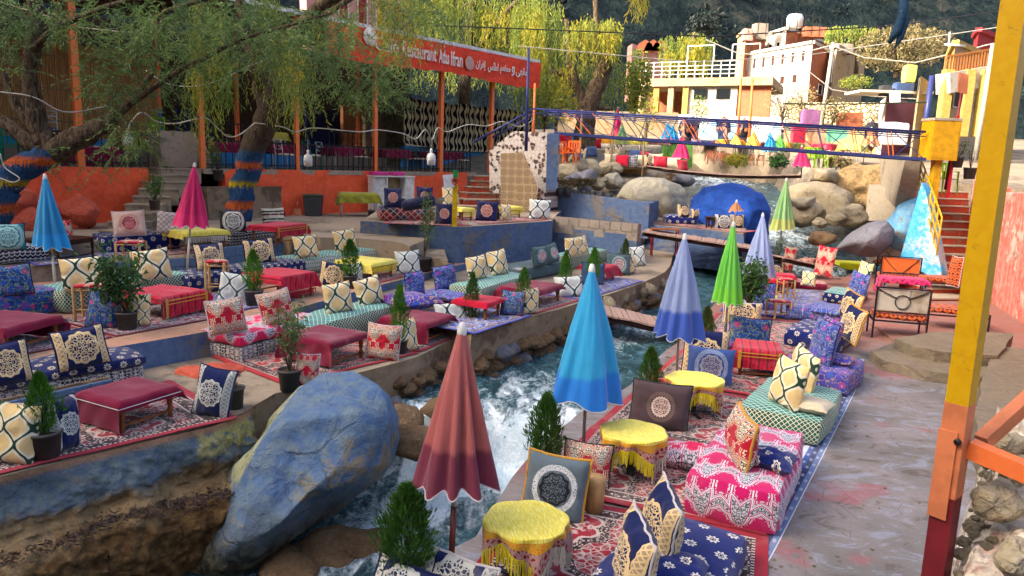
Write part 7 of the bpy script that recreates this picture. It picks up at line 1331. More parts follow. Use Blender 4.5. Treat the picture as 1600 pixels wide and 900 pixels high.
# sign post on the platform
p = at(710, 354, ZP); q = dp(713, 266, p.y); h = q.z - p.z; e = empty('sign_post', p, 'yellow post with green top carrying a no-smoking sign', 'sign'); MB().box(-.055, -.055, 0, .055, .055, h * .82).build('post', M_['yellow_paint'], e); MB().box(-.06, -.06, h * .82, .06, .06, h).build('green_top', M_['green_plastic'], e); k = ppm(p); s = 16 / k
pl = MB().box(-s / 2, -.09, h * .7, s / 2, -.075, h * .93).build('sign_plate', M_['sign_white'], e); pl.rotation_euler = (0, R(-8), 0); r_ = s * .3; zc = h * .81
MB().tube([(r_ * math.cos(a * .3927), -.1, zc + r_ * math.sin(a * .3927)) for a in range(17)], .012, 5, cap=False).tube([(-r_ * .7, -.1, zc + r_ * .7), (r_ * .7, -.1, zc - r_ * .7)], .011, 5).build('red_ring', M_['sign_red'], e); MB().box(-r_ * .6, -.095, zc - .02, r_ * .6, -.092, zc + .02).build('cigarette_mark', M_['cable_black'], e)
rock('flat_stone', at(733, 351, ZP), (.26, .2, .06), 'tan_rock', 'flat stone on the platform edge beside the sign post', seed=5)
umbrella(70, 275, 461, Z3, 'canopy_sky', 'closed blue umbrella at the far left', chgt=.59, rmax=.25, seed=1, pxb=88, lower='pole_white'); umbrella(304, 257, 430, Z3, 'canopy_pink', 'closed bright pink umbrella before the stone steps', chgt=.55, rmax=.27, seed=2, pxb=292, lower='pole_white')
# ---------------------------------------------------------------- right bank furniture
def rugw(pts, cl, lb, dz=.006):
    """pts: near-left corner, far-left corner, width to the right in metres"""
    a, b_ = at(*pts[0], 0), at(*pts[1], 0); d = b_ - a; Mx, l = frame(a, b_); mb = MB(); W_ = pts[2]; nx, ny = int(l / .15) + 2, int(W_ / .15) + 2
    for h_ in (0, .009):
        vs, us = [], []
        for i in range(nx + 1):
            for j in range(ny + 1): x, y = i / nx * l, -j / ny * W_; wv = max(0, noise.noise(Vector((x * 1.8, y * 1.8, dz * 900)))) * .02; vs.append((x, y, h_ + wv)); us.append((x, y))
        mb.add(vs, grid_faces(nx + 1, ny + 1), 0, us, True)
    o = mb.build('carpet', M_[cl], label=lb, cat='carpet', group='carpets on the floor'); Mx.translation.z += dz; o.matrix_world = Mx
for a_ in [(((700, 940), (828, 770), 2.15), 'carpet_red', 'wine red carpet in the nearest seating area'), (((838, 765), (925, 668), 2.1), 'carpet_red', 'wine red carpet under the second yellow table', .02), (((925, 668), (1010, 595), 2.0), 'carpet_red', 'wine red carpet under the third yellow table', .006), (((1012, 594), (1075, 540), 2.0), 'carpet_bright', 'bright red carpet by the pink-covered table', .02), (((1078, 538), (1120, 490), 2.0), 'carpet_red', 'red and cream carpet behind the blue floral cushion'), (((1125, 487), (1165, 443), 2.1), 'carpet_blue', 'blue arabesque carpet before the wooden stool', .02), (((1168, 440), (1195, 416), 2.3), 'carpet_bright', 'red carpet with black ornaments by the pale umbrella')]: rugw(*a_)
def strip():
    L_ = [at(*p, 0) for p in [(1135, 940), (1190, 850), (1262, 720), (1322, 610), (1338, 560)]]; mb = MB(); vs, us = [], []; s = 0
    for i, p in enumerate(L_):
        s += (p - L_[i - 1]).length if i else 0; q = L_[min(i + 1, 4)] - L_[max(i - 1, 0)]; n = Vector((q.y, -q.x, 0)).normalized()
        for u in (-.9, 0, .12): vs.append(p + n * u + Vector((0, 0, .004))); us.append((s, u))
    mb.add(vs, grid_faces(5, 3), 0, us).build('runner', M_['blue_rug_cloth'], label='worn blue and white striped runner sticking out beside the sofas', cat='carpet')
strip()
RB = -58
def rs(px, py, L_, W_, h, yaw, t, s_, lb, base=None, bh=.2): return sofas_w(at(px, py, 0), R(yaw), L_, W_, h, t, s_, lb, base, bh)
# px, py: near-left bottom corner; length along the yaw direction
rs(1064, 806, .82, 1.75, .42, -28, 'magenta_paisley_cloth', 'magenta_paisley_cloth', 'magenta and white paisley sofa beside the walkway', None); rs(1148, 674, .95, 1.55, .34, -32, 'green_stripe_cloth', 'green_trellis_cloth', 'mint trellis sofa on the right bank'); rs(1210, 600, 1.0, 1.15, .34, -36, 'violet_sofa_cloth', 'violet_sofa_cloth', 'violet floral sofa by the walkway'); rs(1222, 540, .95, 1.3, .32, -36, 'navy_bigdots_cloth', 'navy_bigdots_cloth', 'navy sofa with white dashes on the right bank'); rs(1252, 500, .85, .95, .3, -36, VF, VF, 'violet and blue sofa behind the dashed navy one'); rs(1283, 472, .85, 1.1, .26, -34, 'green_stripe_cloth', 'navy_dots_cloth', 'small teal topped sofa near the red cushions')
rs(900, 972, .82, 1.45, .26, -30, 'navy_bigdots_cloth', 'navy_bigdots_cloth', 'navy sofa with cream rosettes in the lower foreground')
for a_ in [(978, 925, .3, 46, 122, NM, 'first of two gold-banded navy cushions in the lower foreground', -82, -8, 10, 'white_piping'), (1020, 868, .28, 42, 112, NM, 'second gold-banded navy cushion behind the first', -82, -8, 10, 'white_piping'), (860, 812, 0, 98, 98, 'silver_black_cloth', 'silver grey damask cushion edged with orange rope', -12, -12, 5, 'gold_rope'), (912, 765, 0, 76, 72, CP, 'dark red damask cushion with green edge behind the umbrella pole', -8, -10, 4, 'green_piping'), (1027, 672, 0, 92, 72, 'brown_medallion_cloth', 'brown cushion with a pale round flower medallion', -8, -12, 4, 'green_piping'),
        (1106, 603, 0, 72, 58, 'blue_medallion_cloth', 'blue cushion with a round medallion behind the grey umbrella pole', -6, -12, 4, None), (1098, 590, 0, 70, 72, NM, 'navy medallion cushion half hidden by the blue one', -6, -10, 3, None), (1168, 548, 0, 64, 50, BF, 'blue floral cushion standing by the green umbrella', -4, -12, 4, 'navy_piping'), (1158, 508, 0, 58, 34, NM, 'navy medallion cushion peeping over the pink cloth', -4, -10, 2, 'white_piping'), (1192, 486, 0, 34, 42, VF, 'violet floral cushion behind the small wooden stool', -2, -10, 2, 'navy_piping'), (1180, 452, 0, 30, 24, VF, 'violet cushion by the pale umbrella pole', -2, -12, 2, None),
        (1150, 722, .42, 36, 78, 'crimson_paisley_cloth', 'crimson patterned cushion standing on the magenta sofa', -88, -6, 6, 'gold_rope'), (1222, 636, .34, 42, 74, O, 'near ogee cushion on the mint trellis sofa', -70, -8, 6, None), (1247, 606, .34, 34, 60, O, 'far ogee cushion on the mint trellis sofa', -82, -8, 8, None), (1278, 567, .34, 32, 66, VF, 'blue floral cushion upright on the violet sofa', -76, -8, 5, 'navy_piping'), (1290, 548, .34, 26, 50, 'violet_sofa_cloth', 'second floral cushion leaning on the violet sofa', -80, -8, 4, None),
        (1322, 530, .3, 30, 52, NM, 'navy cushion with gold rim on the dashed navy sofa', -78, -8, 10, 'gold_rope'), (1322, 500, .3, 26, 44, NM, 'gold-rimmed navy cushion behind the first on the dashed sofa', -78, -8, 10, 'gold_rope'), (1335, 468, .26, 24, 42, VF, 'violet floral cushion on the teal topped sofa', -78, -8, 5, None), (1344, 450, .2, 18, 40, O, 'patterned ogee cushion at the far end of the seats', -74, -8, 5, None), (1284, 432, .3, 28, 46, 'crimson_paisley_cloth', 'maroon cushion standing on the heap of red cushions', -50, -6, 4, None), (1228, 426, .1, 18, 40, 'crimson_paisley_cloth', 'crimson cushion before the far striped umbrella pole', -30, -10, 6, None)]: pillow(*a_[:7], yaw=a_[7], tilt=a_[8], roll=a_[9], piping=a_[10], rope=.014 if a_[10] == 'gold_rope' else .009)
for a_ in [(1045, 915, .25, .5, .55, 'navy_bigdots_cloth', 'navy cushion with cream rosettes lying in the lower foreground', -20, .2), (1202, 727, .42, .46, .42, 'navy_bigdots_cloth', 'small navy rosette cushion lying on the magenta sofa', -30, .16), (1080, 726, .02, .62, .5, 'pink_white_paisley_cloth', 'pink paisley cushion lying before the magenta sofa', -20, .22), (1262, 640, .34, .52, .5, 'cream_pillow_cloth', 'plain cream cushion lying on the mint trellis sofa', -35, .15), (1306, 567, .34, .5, .45, 'violet_sofa_cloth', 'violet cushion lying flat on the violet sofa', -36, .14), (1292, 492, .3, .6, .42, VF, 'plump violet cushion behind the dashed navy sofa', -30, .16)]: pillow_flat(*a_[:7], yaw=a_[7], th=a_[8])
pillow(705, 948, 0, 118, 76, 'navy_silver_cloth', 'navy cushion with lacy silver medallion behind the rose umbrella pole', yaw=-16, tilt=-14, roll=8, piping='white_piping', rope=.012); pillow(618, 960, 0, 100, 76, 'navy_silver_cloth', 'blue-edged lacy cushion at the bottom edge of the picture', yaw=-20, tilt=-20, roll=10, piping='navy_piping', rope=.016)
for a_ in [(822, 812, 0, 66, .5, 'nearest round table under a fringed yellow cloth', 'fringed yellow cloth on the nearest round table', .2), (990, 674, 0, 52, .48, 'second round table under a fringed yellow cloth', 'fringed yellow cloth on the round table by the brown cushion', .5), (1086, 592, 0, 44, .46, 'third round table under a fringed yellow cloth', 'fringed yellow cloth on the round table by the grey umbrella', .9)]: fringed_round(*a_[:5], a_[5], a_[6], rot=a_[7])
def tb(px, py, l, w_, h, yaw, cl, lb, clb, dr, **k): Mx = rotm(at(px, py, 0), R(yaw)); low_table(None, None, 0, w_, h, lb, cloth=cl, cloth_label=clb, drops=dr, Mx=Mx, l=l, **k)
tb(1150, 590, .62, .62, .45, -14, 'red_gold_cloth', 'square table under a pink and red cloth by the blue cushion', 'pink and red cloth with a green corner on the square table', (.3, .2, .2, .25), trims='gold'); tb(1170, 478, .5, .55, .4, -10, 'yellow_cloth', 'small table with a yellow and orange cloth behind the shrub', 'yellow and orange cloth of the small table', (.1, .1, .2, .25), fringe='yellow_fringe'); tb(1186, 460, .6, .6, .4, -10, 'red_cloth', 'small table with a red cloth below the pale umbrella', 'red cloth of the table below the pale umbrella', (.12, .1, .15, .2))
stool(1215, 497, 0, 30, 'pale wooden stool with a maroon seat by the blue carpet', hh=.38); stool(1226, 468, 0, 22, 'tall pale wooden stool by the yellow and orange cloth', hh=.5)
for a_ in [(634, 935, 0, 62, 142, 90, 'bushy dark conifer in a grey pot at the bottom of the picture', 'dark_conifer_leaf', 2, 3400), (850, 755, 0, 44, 112, 58, 'dark feathery conifer behind the orange-edged cushion', 'dark_conifer_leaf', 3, 3000), (1012, 640, 0, 30, 78, 38, 'dark conifer behind the brown medallion cushion', 'dark_conifer_leaf', 4, 2600), (1100, 560, 0, 26, 62, 30, 'dark conifer behind the blue medallion cushion', 'dark_conifer_leaf', 5, 2600)]: potted_conifer(*a_[:7], kind=a_[7], seed=a_[8], n=a_[9])
for a_ in [(1165, 500, 0, 24, 90, 60, 'leafy green shrub between the green and pale umbrellas', 11, 'shrub_leaf', 1300, False, 20), (1215, 420, .1, 16, 38, 22, 'small leafy shrub under the far striped umbrella', 12, 'shrub_leaf', 300, False, 14)]: leafy_plant(*a_[:7], seed=a_[7], kind=a_[8], n=a_[9], tall=a_[10], poth=a_[11])
MB().lathe([(0, 0), (.085, 0), (.09, .3), (.085, .34), (0, .34)], 16).build('log_stump', M_['pale_wood'], None, at(928, 800, 0), label='short pale log beside the orange-edged cushion', cat='log')
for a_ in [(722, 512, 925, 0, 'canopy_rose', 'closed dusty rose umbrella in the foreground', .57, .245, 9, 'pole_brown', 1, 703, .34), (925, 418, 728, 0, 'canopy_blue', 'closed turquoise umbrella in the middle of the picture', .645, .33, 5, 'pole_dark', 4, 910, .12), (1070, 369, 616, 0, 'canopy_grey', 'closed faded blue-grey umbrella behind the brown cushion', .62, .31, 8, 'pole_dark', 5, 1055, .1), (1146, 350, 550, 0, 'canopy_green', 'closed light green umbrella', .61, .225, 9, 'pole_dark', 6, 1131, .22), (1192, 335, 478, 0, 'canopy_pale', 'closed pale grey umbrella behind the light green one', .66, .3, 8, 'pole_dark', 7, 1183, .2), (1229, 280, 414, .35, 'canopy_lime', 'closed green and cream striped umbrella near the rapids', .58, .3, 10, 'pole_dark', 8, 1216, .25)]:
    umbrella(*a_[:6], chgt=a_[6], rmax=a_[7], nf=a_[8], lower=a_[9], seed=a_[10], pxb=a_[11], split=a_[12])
tb(1206, 452, .55, .5, .38, -12, 'red_gold_cloth', 'small red table near the far end of the right bank', 'striped red cloth at the far end of the right bank', (.1, .1, .15, .15)); sofas_w(at(1235, 452, 0), R(-14), .9, .6, .22, 'red_skirt_cloth', 'burgundy_cloth', 'low maroon mattress on the far black-ornament carpet')
for a_ in [(1240, 500, 0, 24, 22, VF, 'violet cushion on the blue carpet beside the stool', 0, -20, 4), (1150, 470, 0, 26, 30, 'crimson_paisley_cloth', 'crimson cushion behind the leafy shrub', -10, -12, 3), (1210, 436, 0, 26, 24, NM, 'navy cushion near the pale umbrella pole', -10, -12, 3), (1262, 447, .2, 22, 22, O, 'ogee cushion on the low maroon mattress', -30, -12, 3)]: pillow(*a_[:7], yaw=a_[7], tilt=a_[8], roll=a_[9])
# heap of red cushions, bench seats and folded things at the end
for a_ in [(1275, 425, .02, .95, .8, 'burgundy_cloth', 'big maroon floor cushion at the base of the heap', -20, .3), (1262, 412, .25, .5, .5, 'crimson_paisley_cloth', 'patterned cushion thrown on the maroon floor cushion', -50, .2), (1312, 408, .02, 1.1, .8, 'burgundy_cloth', 'long maroon mattress behind the heap of cushions', -10, .25), (1358, 418, .02, 1.0, .6, 'spot_cloth', 'white cushion with black spots beside the metal benches', -10, .3), (1200, 430, .02, .6, .6, 'crimson_paisley_cloth', 'crimson cushion lying left of the maroon heap', 0, .25)]: pillow_flat(*a_[:7], yaw=a_[7], th=a_[8])
tb(1312, 428, .75, .6, .35, -8, 'lime_cloth', 'low table under a lime and white cloth', 'lime and white cloth on the low far table', (.22, .1, .12, .12))
rock('dark_stone', at(1262, 400, .1), (.3, .25, .2), 'brown_rock', 'dark stone behind the heap of maroon cushions', seed=3)
# metal benches
def bench(px, py, z, l, d, yaw, label, back=True, cl='bench_cloth', backc='white_plaster', ring=True, h=.42, hb=.95):
    e = empty('metal_bench', rotm(at(px, py, z), R(yaw)), label, 'bench', 'wrought iron benches'); m_ = 'bench_steel'
    for x in (0, l):
        MB().bar((x, 0, 0), (x, 0, hb if back == 'front' else h), .03).build('leg', M_[m_], e); MB().bar((x, d, 0), (x, d, hb if back is True else h), .03).build('leg', M_[m_], e)
    t = MB()
    for a, b_ in (((0, 0, h - .08), (l, 0, h - .08)), ((0, d, h - .08), (l, d, h - .08)), ((0, 0, h - .08), (0, d, h - .08)), ((l, 0, h - .08), (l, d, h - .08))): t.bar(a, b_, .03)
    t.build('seat_frame', M_[m_], e); softbox(l - .02, d - .02, .12, .03, x0=.01, y0=.01, z0=h - .05).build('seat_cushion', [M_[cl]] * 2, e)
    if back:
        y = 0 if back == 'front' else d; t = MB(); t.bar((0, y, hb), (l, y, hb), .025); t.bar((0, y, h + .1), (l, y, h + .1), .02); zc = (hb + h) / 2 + .02; r_ = .13
        if ring: t.tube([(l / 2 + r_ * math.cos(a * .3927), y, zc + r_ * math.sin(a * .3927)) for a in range(17)], .01, 5, cap=False); [t.bar((l / 2 + sx * r_ * .8, y, zc + r_ * .5), (l / 2 + sx * l * .48, y, hb - .03), .016) for sx in (-1, 1)]
        else: [t.bar((l / 2 + sx * .05, y, h + .1), (l / 2 + sx * l * .45, y, hb - .03), .014) for sx in (-1, 1)]
        t.build('back_frame', M_[m_], e); yy = y + (.02 if back == 'front' else -.06); MB().box(.02, yy, h + .12, l - .02, yy + .035, hb - .03).build('back_panel', M_[backc], e)
    return e
bench(1362, 527, 0, .92, .55, -16, 'nearest iron bench with a ring in its white backed frame', 'front', hb=.98); bench(1372, 455, 0, .95, .55, -16, 'iron bench with a patterned back behind the pink covered table', 'front', backc='bench_cloth', ring=False, hb=.95); bench(1368, 432, .05, 1.05, .55, -16, 'farthest iron bench with a pale back panel', 'front', ring=False); bench(1447, 517, 0, 1.1, .6, -14, 'backless iron bench with a rust orange cushion beside the yellow post', None); bench(1440, 462, .05, 1.25, .6, -14, 'iron bench with an orange cushion before the red stairs', None)
pillow(1487, 448, .45, 16, 46, 'bench_cloth', 'orange cushion upright at the end of the stair-side bench', yaw=-75, tilt=-6, piping='white_piping')
for px, py, cl, lb in ((1362, 490, 'pink_bench_cloth', 'near table under a pink cloth between the iron benches'), (1364, 437, 'pink_bench_cloth', 'far table under a red-pink cloth between the iron benches')): tall_table(at(px + 44, py - 8, 0), -16, .95, .5, .72, cl, lb, lb.replace('table under a', 'tablecloth, a'), (.12, .1, .4, .12), 'blue_metal')
# stairs, rail and walls on the right
sl0, sl1 = at(1462, 425, .5), at(1521, 427, .5); tl0, tl1 = dp(1466, 304, 23.4), dp(1513, 304, 23.4); tl0.z = tl1.z = 2.62
steps('red_stairs', (sl0, sl1), (tl0, tl1), 11, 'red painted concrete stairs with pale treads', 'stair_red', mt2='concrete_pale'); steps('red_stairs', (at(1455, 466, .12), at(1545, 466, .12)), (at(1458, 436, .38), at(1532, 436, .38)), 3, 'wide worn red steps at the foot of the stairs', 'stair_red', mt2='concrete_pale')  # sunlight on the step tops is put into the pale tread colour
planewall('stair_wall', [(1440, 285), (1446, 300), (1470, 425), (1468, 440), (1418, 404), (1430, 340)], 20.6, .35, 'bright_blue_wall', 'steep wall splashed with light blue paint beside the red stairs', 'wall', 19.4)
wallbox('parapet', dp(1519, 300, 24), dp(1542, 430, 18.5), 0, 3.0, .25, 'salmon_wall', 'pale pink parapet on the right of the stairs', zt2=2.85)
def yrail():
    P = [(1446, 250), (1456, 252), (1472, 342), (1464, 392)]; e = empty('stair_railing', dp(1456, 250, 20.6), 'bright yellow steel railing down the red stairs', 'railing'); o_ = dp(1456, 250, 20.6); D0, D1 = 21.2, 18.6; N = 6
    T = [dp(1440 + 32 * t, 262 + 90 * t - 12, D0 + (D1 - D0) * t) - o_ for t in [i / N for i in range(N + 1)]]; Bm = [dp(1436 + 28 * t, 285 + 108 * t, D0 + (D1 - D0) * t) - o_ for t in [i / N for i in range(N + 1)]]
    MB().tube(T, .025, 6).build('top_rail', M_['yellow_paint'], e); MB().tube(Bm, .02, 6).build('bottom_rail', M_['yellow_paint'], e); MB().tube([a.lerp(b_, .35) for a, b_ in zip(T, Bm)], .022, 6).build('middle_rail', M_['yellow_paint'], e); MB().tube([a.lerp(b_, .65) for a, b_ in zip(T, Bm)], .022, 6).build('middle_rail', M_['yellow_paint'], e)
    for a, b_ in zip(T, Bm): MB().tube([a, b_ - Vector((0, 0, .1))], .02, 6).build('post', M_['yellow_paint'], e)
yrail()
p = dp(1468, 219, 20.3); k = ppm(p); e = empty('yellow_cabinet', Vector((p.x, p.y, p.z - 31 / k)), 'mustard yellow steel box at the right bridge end', 'cabinet'); MB().box(-21 / k, -.3, 0, 21 / k, .3, 63 / k).build('body', M_['yellow_box'], e); MB().box(-22 / k, -.32, 60 / k, 22 / k, .32, 64 / k).build('lid', M_['concrete_pale'], e); MB().box(-19 / k, -.312, .06, 19 / k, -.301, 58 / k).build('door', M_['yellow_box'], e)
MB().bar((0, 0, 0), (0, 0, -1.4), .2).build('leg', M_['yellow_box'], e); MB().bar((.42, 0, -1), (.42, 0, 1.2), .06).build('red_bracket', M_['red_plastic'], e)
plastic_chair(dp(1474, 302, 20.9), 8, 'lime green plastic chair at the top of the red stairs', s=.95)
for a_ in [(1494, 262, 3.0, 20, 34, 24, 'dark potted rubber plant beside the top of the stairs', 31, 'shrub_leaf', 160, False, 16), (1514, 280, 2.85, 20, 40, 20, 'thin plant in a dark bucket on the stair parapet', 32, 'shrub_leaf', 60, True, 18)]:
    q = dp(a_[0], a_[1], 20.3); leafy_plant(a_[0], a_[1], q.z, *a_[3:7], seed=a_[7], kind=a_[8], n=a_[9], tall=a_[10], poth=a_[11])
wallbox('salmon_wall', dp(1543, 440, 18.45), at(1610, 500, .2), -.3, 2.75, .5, 'salmon_wall', 'tall salmon pink wall glowing right of the yellow post'); wallbox('salmon_wall', at(1610, 500, .2), at(1680, 640, .1), -.3, 2.75, .5, 'salmon_wall', 'nearer part of the salmon wall beyond the picture edge')
# near post, braces and rubble
def post():
    Y = 3.05; Wd = 52 / F * Y * 1.0; b_ = dp(1462, 900, Y); t_ = dp(1584, 0, Y * .99); x = b_.x - .14; Mx = rotm(Vector((x + .14, Y, 0)), R(-50)); e = empty('yellow_post', Mx, 'square yellow steel post with peeling salmon and maroon base', 'post'); w_ = .045
    I = Mx.inverted(); dxz = 0
    for z0, z1, mt, s in ((0, 1.72, 'maroon_steel', 0), (1.72, 2.14, 'salmon_steel', .0015), (2.14, 5.2, 'yellow_steel', 0)): MB().box(-w_ - s, -w_ - s, z0, w_ + s, w_ + s, z1).build({'maroon_steel': 'maroon_base', 'salmon_steel': 'salmon_sleeve', 'yellow_steel': 'shaft'}[mt], M_[mt], e)
    MB().box(-w_ - .006, -w_ - .012, 1.62, w_ * .55, -w_ - .002, 2.02).build('weld_plate', M_['salmon_steel'], e); MB().lathe([(0, 0), (.014, 0), (.014, .012), (0, .012)], 10).build('bolt', M_['bench_steel'], e).matrix_world = Mx @ Matrix.Translation((.03, -w_ - .012, 1.985)) @ Matrix.Rotation(R(90), 4, 'X')
    for (a, b2, da, db, w2, mt, lb) in (((1515, 700), (1660, 762), 0, -.25, .075, 'orange_steel', 'horizontal orange bar'), ((1535, 690), (1700, 540), .1, .3, .06, 'salmon_steel', 'diagonal salmon brace')):
        o = MB().bar(dp(*a, Y + da), dp(*b2, Y + db), w2).build('brace', M_[mt], e); o.matrix_world = Matrix.Identity(4); o['label'] = lb + ' fixed to the yellow post'
post()
def rubble():
    mb = MB(); N, M = 64, 64; vs = []
    L_ = [(1556, 640), (1535, 715), (1512, 790), (1490, 860), (1462, 960)]; 
    for i in range(N):
        u = i / (N - 1); t = u * 4; k = min(int(t), 3); lx = L_[k][0] + (L_[k + 1][0] - L_[k][0]) * (t - k); ly = L_[k][1] + (L_[k + 1][1] - L_[k][1]) * (t - k)
        for j in range(M):
            v = j / (M - 1); px = lx + v * 260; py = ly - v * 20; Y = 3.75 - u * .9 - v * .35 + (max(0, .12 - v) / .12) ** 2 * .5; q = dp(px, py, Y); n = fbm(q * 4, 5) * .07 + .04 * noise.voronoi(q * 7)[0][0]; vs.append(q + Vector((n * -.5, -n, n)))
    mb.add(vs, grid_faces(N, M), 0, None, True).build('rubble_heap', M_['rubble_stone'], kind='stuff')
    for i, (px, py, s, Y, lb) in enumerate([(1556, 778, .11, 3.1, 'squarish pale stone block in the rubble by the post'), (1590, 735, .09, 3.2, 'tan stone above the squarish block'), (1592, 872, .1, 2.75, 'yellowish stone at the lower right corner'), (1580, 692, .07, 3.45, 'small stone under the orange bar')]): rock('rubble_block', dp(px, py, Y - .05), (s, s * .8, s * .8), 'tan_rock', lb, seed=i + 3, sub=4)
    for i in range(90): px = random.uniform(1500, 1600); py = random.uniform(680, 900); Y = 3.75 - (py - 640) / 320 * .9 - (px - (1556 - (py - 640) * .3)) / 260 * .35 - .04; (py > 640 + (1556 - px) * 3.4 + 20) and rock_i('rubble_stone', dp(px, py, Y), random.uniform(.012, .035), 'tan_rock', i, label='small broken stone bedded in the rubble by the post', group='broken stones in the rubble')
rubble()
p = dp(1414, -20, 3.2); MB().tube([(0, 0, 0), (.005, 0, -.1), (-.01, 0, -.17), (-.035, .01, -.22)], [.02, .018, .02, .008], 8).tube([(0, 0, -.08), (.022, 0, -.14), (.005, 0, -.2), (-.012, 0, -.24)], [.012, .014, .013, .003], 7).build('knotted_rope', M_['rope_blue'], None, p, label='frayed dark blue rope end hanging at the top', cat='rope')
g3 = random.Random(4)
for i in range(70):
    px, py = g3.uniform(1180, 1500), g3.uniform(590, 895); lx = 1335 - (py - 560) * .56
    if px > lx + 12 and px < 1500 - (py - 640) * .15: p = at(px, py, .0); s = g3.uniform(.006, .02); rock_i('pebble', p, (s * 1.2, s, s * .6), 'tan_rock', i, label='little pebble lying on the stained concrete walkway', group='pebbles on the walkway')
# ---------------------------------------------------------------- far seating, promenade and people
rug((1010, 349), (1160, 364), 1.32, .9, 'carpet_bright', 'red carpet on the blue rock shelf'); Mx, l = frame(at(1040, 352, 1.32), at(1095, 357, 1.32)); sofas_w(at(1040, 350, 1.32), R(-2), 1.0, .6, .28, 'navy_bigdots_cloth', 'navy_bigdots_cloth', 'small navy sofa on the rock shelf')
for a_ in [(1068, 340, 1.6, 18, 20, NM, 'navy and cream cushion left on the rock shelf sofa', 20, -12, 0, None), (1086, 341, 1.6, 12, 14, NM, 'navy and cream cushion right on the rock shelf sofa', 20, -12, 0, None), (1130, 358, 1.32, 28, 22, NS, 'navy medallion cushion before the royal blue boulder', 0, -12, 0, None), (1152, 356, 1.32, 20, 20, NM, 'striped navy cushion beside the medallion one on the shelf', 10, -12, 0, None)]: pillow(*a_[:7], yaw=a_[7], tilt=a_[8], roll=a_[9])
low_table((1100, 357), (1114, 358), 1.32, .4, .35, 'small dark stool table on the rock shelf', 'dark_wood'); tall_table(at(1042, 404, Z2) + Vector((0, .5, 0)), -5, .8, .5, .8, None, 'green topped table with red legs under the plank footbridge', None, leg='red_plastic')
umbrella(1151, 314, 364, 1.32, 'wood_brown', 'small straw parasol on the rock shelf', chgt=.3, rmax=.16, seed=2, pxb=1146)
# rocks and pots under the far deck
g2 = random.Random(9)
for i, (px, py, Y, s, m_) in enumerate([(885, 268, 27, .4, 'tan_rock'), (900, 258, 28, .5, 'tan_rock'), (922, 262, 28, .4, 'tan_rock'), (915, 278, 26.5, .42, 'grey_boulder'), (895, 282, 26, .3, 'grey_boulder'), (935, 290, 26.5, .22, 'tan_rock'), (880, 290, 25.6, .3, 'tan_rock'), (945, 262, 29, .35, 'tan_rock'), (912, 292, 25.5, .25, 'grey_boulder'), (1040, 268, 33, .35, 'grey_boulder'), (1055, 270, 33, .4, 'tan_rock'), (1068, 280, 31, .38, 'grey_boulder'), (1048, 280, 31.5, .35, 'brown_rock'), (1035, 278, 31.5, .3, 'tan_rock'), (1062, 262, 34, .3, 'tan_rock'), (960, 262, 30, .3, 'tan_rock')]):
    rock_i('stream_rock', dp(px, py, Y), (s * 1.2, s, s * .85), m_, i, label='rock in the pile below the far seating deck', group='rocks piled below the far deck')
for i in range(7): px = 874 + i * 13; p = dp(px, 306 + i * 1.2, 24.2); s = 12 / ppm(p); MB().lathe([(0, 0), (s * .4, 0), (s * .5, s), (s * .45, s), (0, s * .9)], 12).build('empty_pot', M_['grey_plastic'], None, p, label='dark plant pot in the row on the long blue wall', cat='pot', group='pots along the blue wall')
C_, D_ = [], []
for i in range(500): px = g2.uniform(868, 930); q = dp(px, 292 - g2.random() * 12, 24.6); C_.append(q); D_.append((g2.gauss(0, 1), g2.gauss(0, 1), g2.random()))
obj('low_shrubs', leafmesh('low_shrubs', C_, D_, .12, .05, M_['dry_leaf']), label='row of dusty low plants above the pots', cat='plants')
planewall('tile_panel', [(860, 268), (866, 262), (874, 275), (874, 285), (860, 282)], 24.9, .03, 'tile_pattern', 'leaning panel with red round pattern by the blue pillar', 'panel')
def deck(name, A, Bq, d, label, zb=.25):
    Mx, l = frame(A, Bq); e = empty(name, Mx, label, 'deck'); n = int(l / .25)
    for i in range(n): MB().box(l * i / n + .01, 0, -.06, l * (i + 1) / n - .01, d, 0).build('board', M_['plank_wood'], e)
    for y in (.1, d - .1): MB().tube([(0, y, -.1), (l, y, -.1)], .06, 6).build('bearer', M_['pole_wood'], e)
    for x in (.2, l * .5, l - .2): MB().tube([(x, .05, -1.2), (x, .05, 2.2)], .05, 6).build('post', M_['pole_wood'], e)
deck('bamboo_deck', dp(898, 256, 31), dp(1012, 262, 31), 3.2, 'far seating deck of poles over the stream'); plank_bridge('plank_bridge', dp(1010, 258, 30), dp(1250, 272, 27.5), .9, 42, 'sagging far plank bridge of light boards', sag=.16)
far_c = [('navy_medallion_cloth', 'blue'), ('denim_cloth', 'slate'), ('red_cloth', 'red'), ('zigzag_cloth', 'patterned'), ('cream_pillow_cloth', 'cream'), ('violet_floral_cloth', 'violet')]
for i, (px, py, Y, c) in enumerate([(905, 243, 31.5, 0), (925, 240, 32, 1), (955, 243, 32, 0), (970, 240, 33, 0), (992, 245, 32.5, 1), (1010, 248, 32, 2), (1022, 252, 31, 4), (1032, 256, 30.6, 2), (1068, 262, 30, 2), (955, 252, 31.2, 4), (1000, 254, 31.2, 4), (900, 252, 30.5, 1), (890, 230, 34, 2), (930, 226, 36, 2), (1050, 258, 31, 4), (985, 254, 31, 3), (1016, 254, 31, 0), (970, 254, 31, 2)]):
    p = dp(px, py + 6, Y); mb, _ = pillow_mesh(.6, .5, .2, .05, i, 9); o = mb.build('cushion', M_[far_c[c][0]], label='%s cushion on the far seating deck' % far_c[c][1], cat='cushion', group='cushions on the far deck, ' + far_c[c][1]); o.matrix_world = rotm(p, R(g2.uniform(-40, 40)), R(-15))
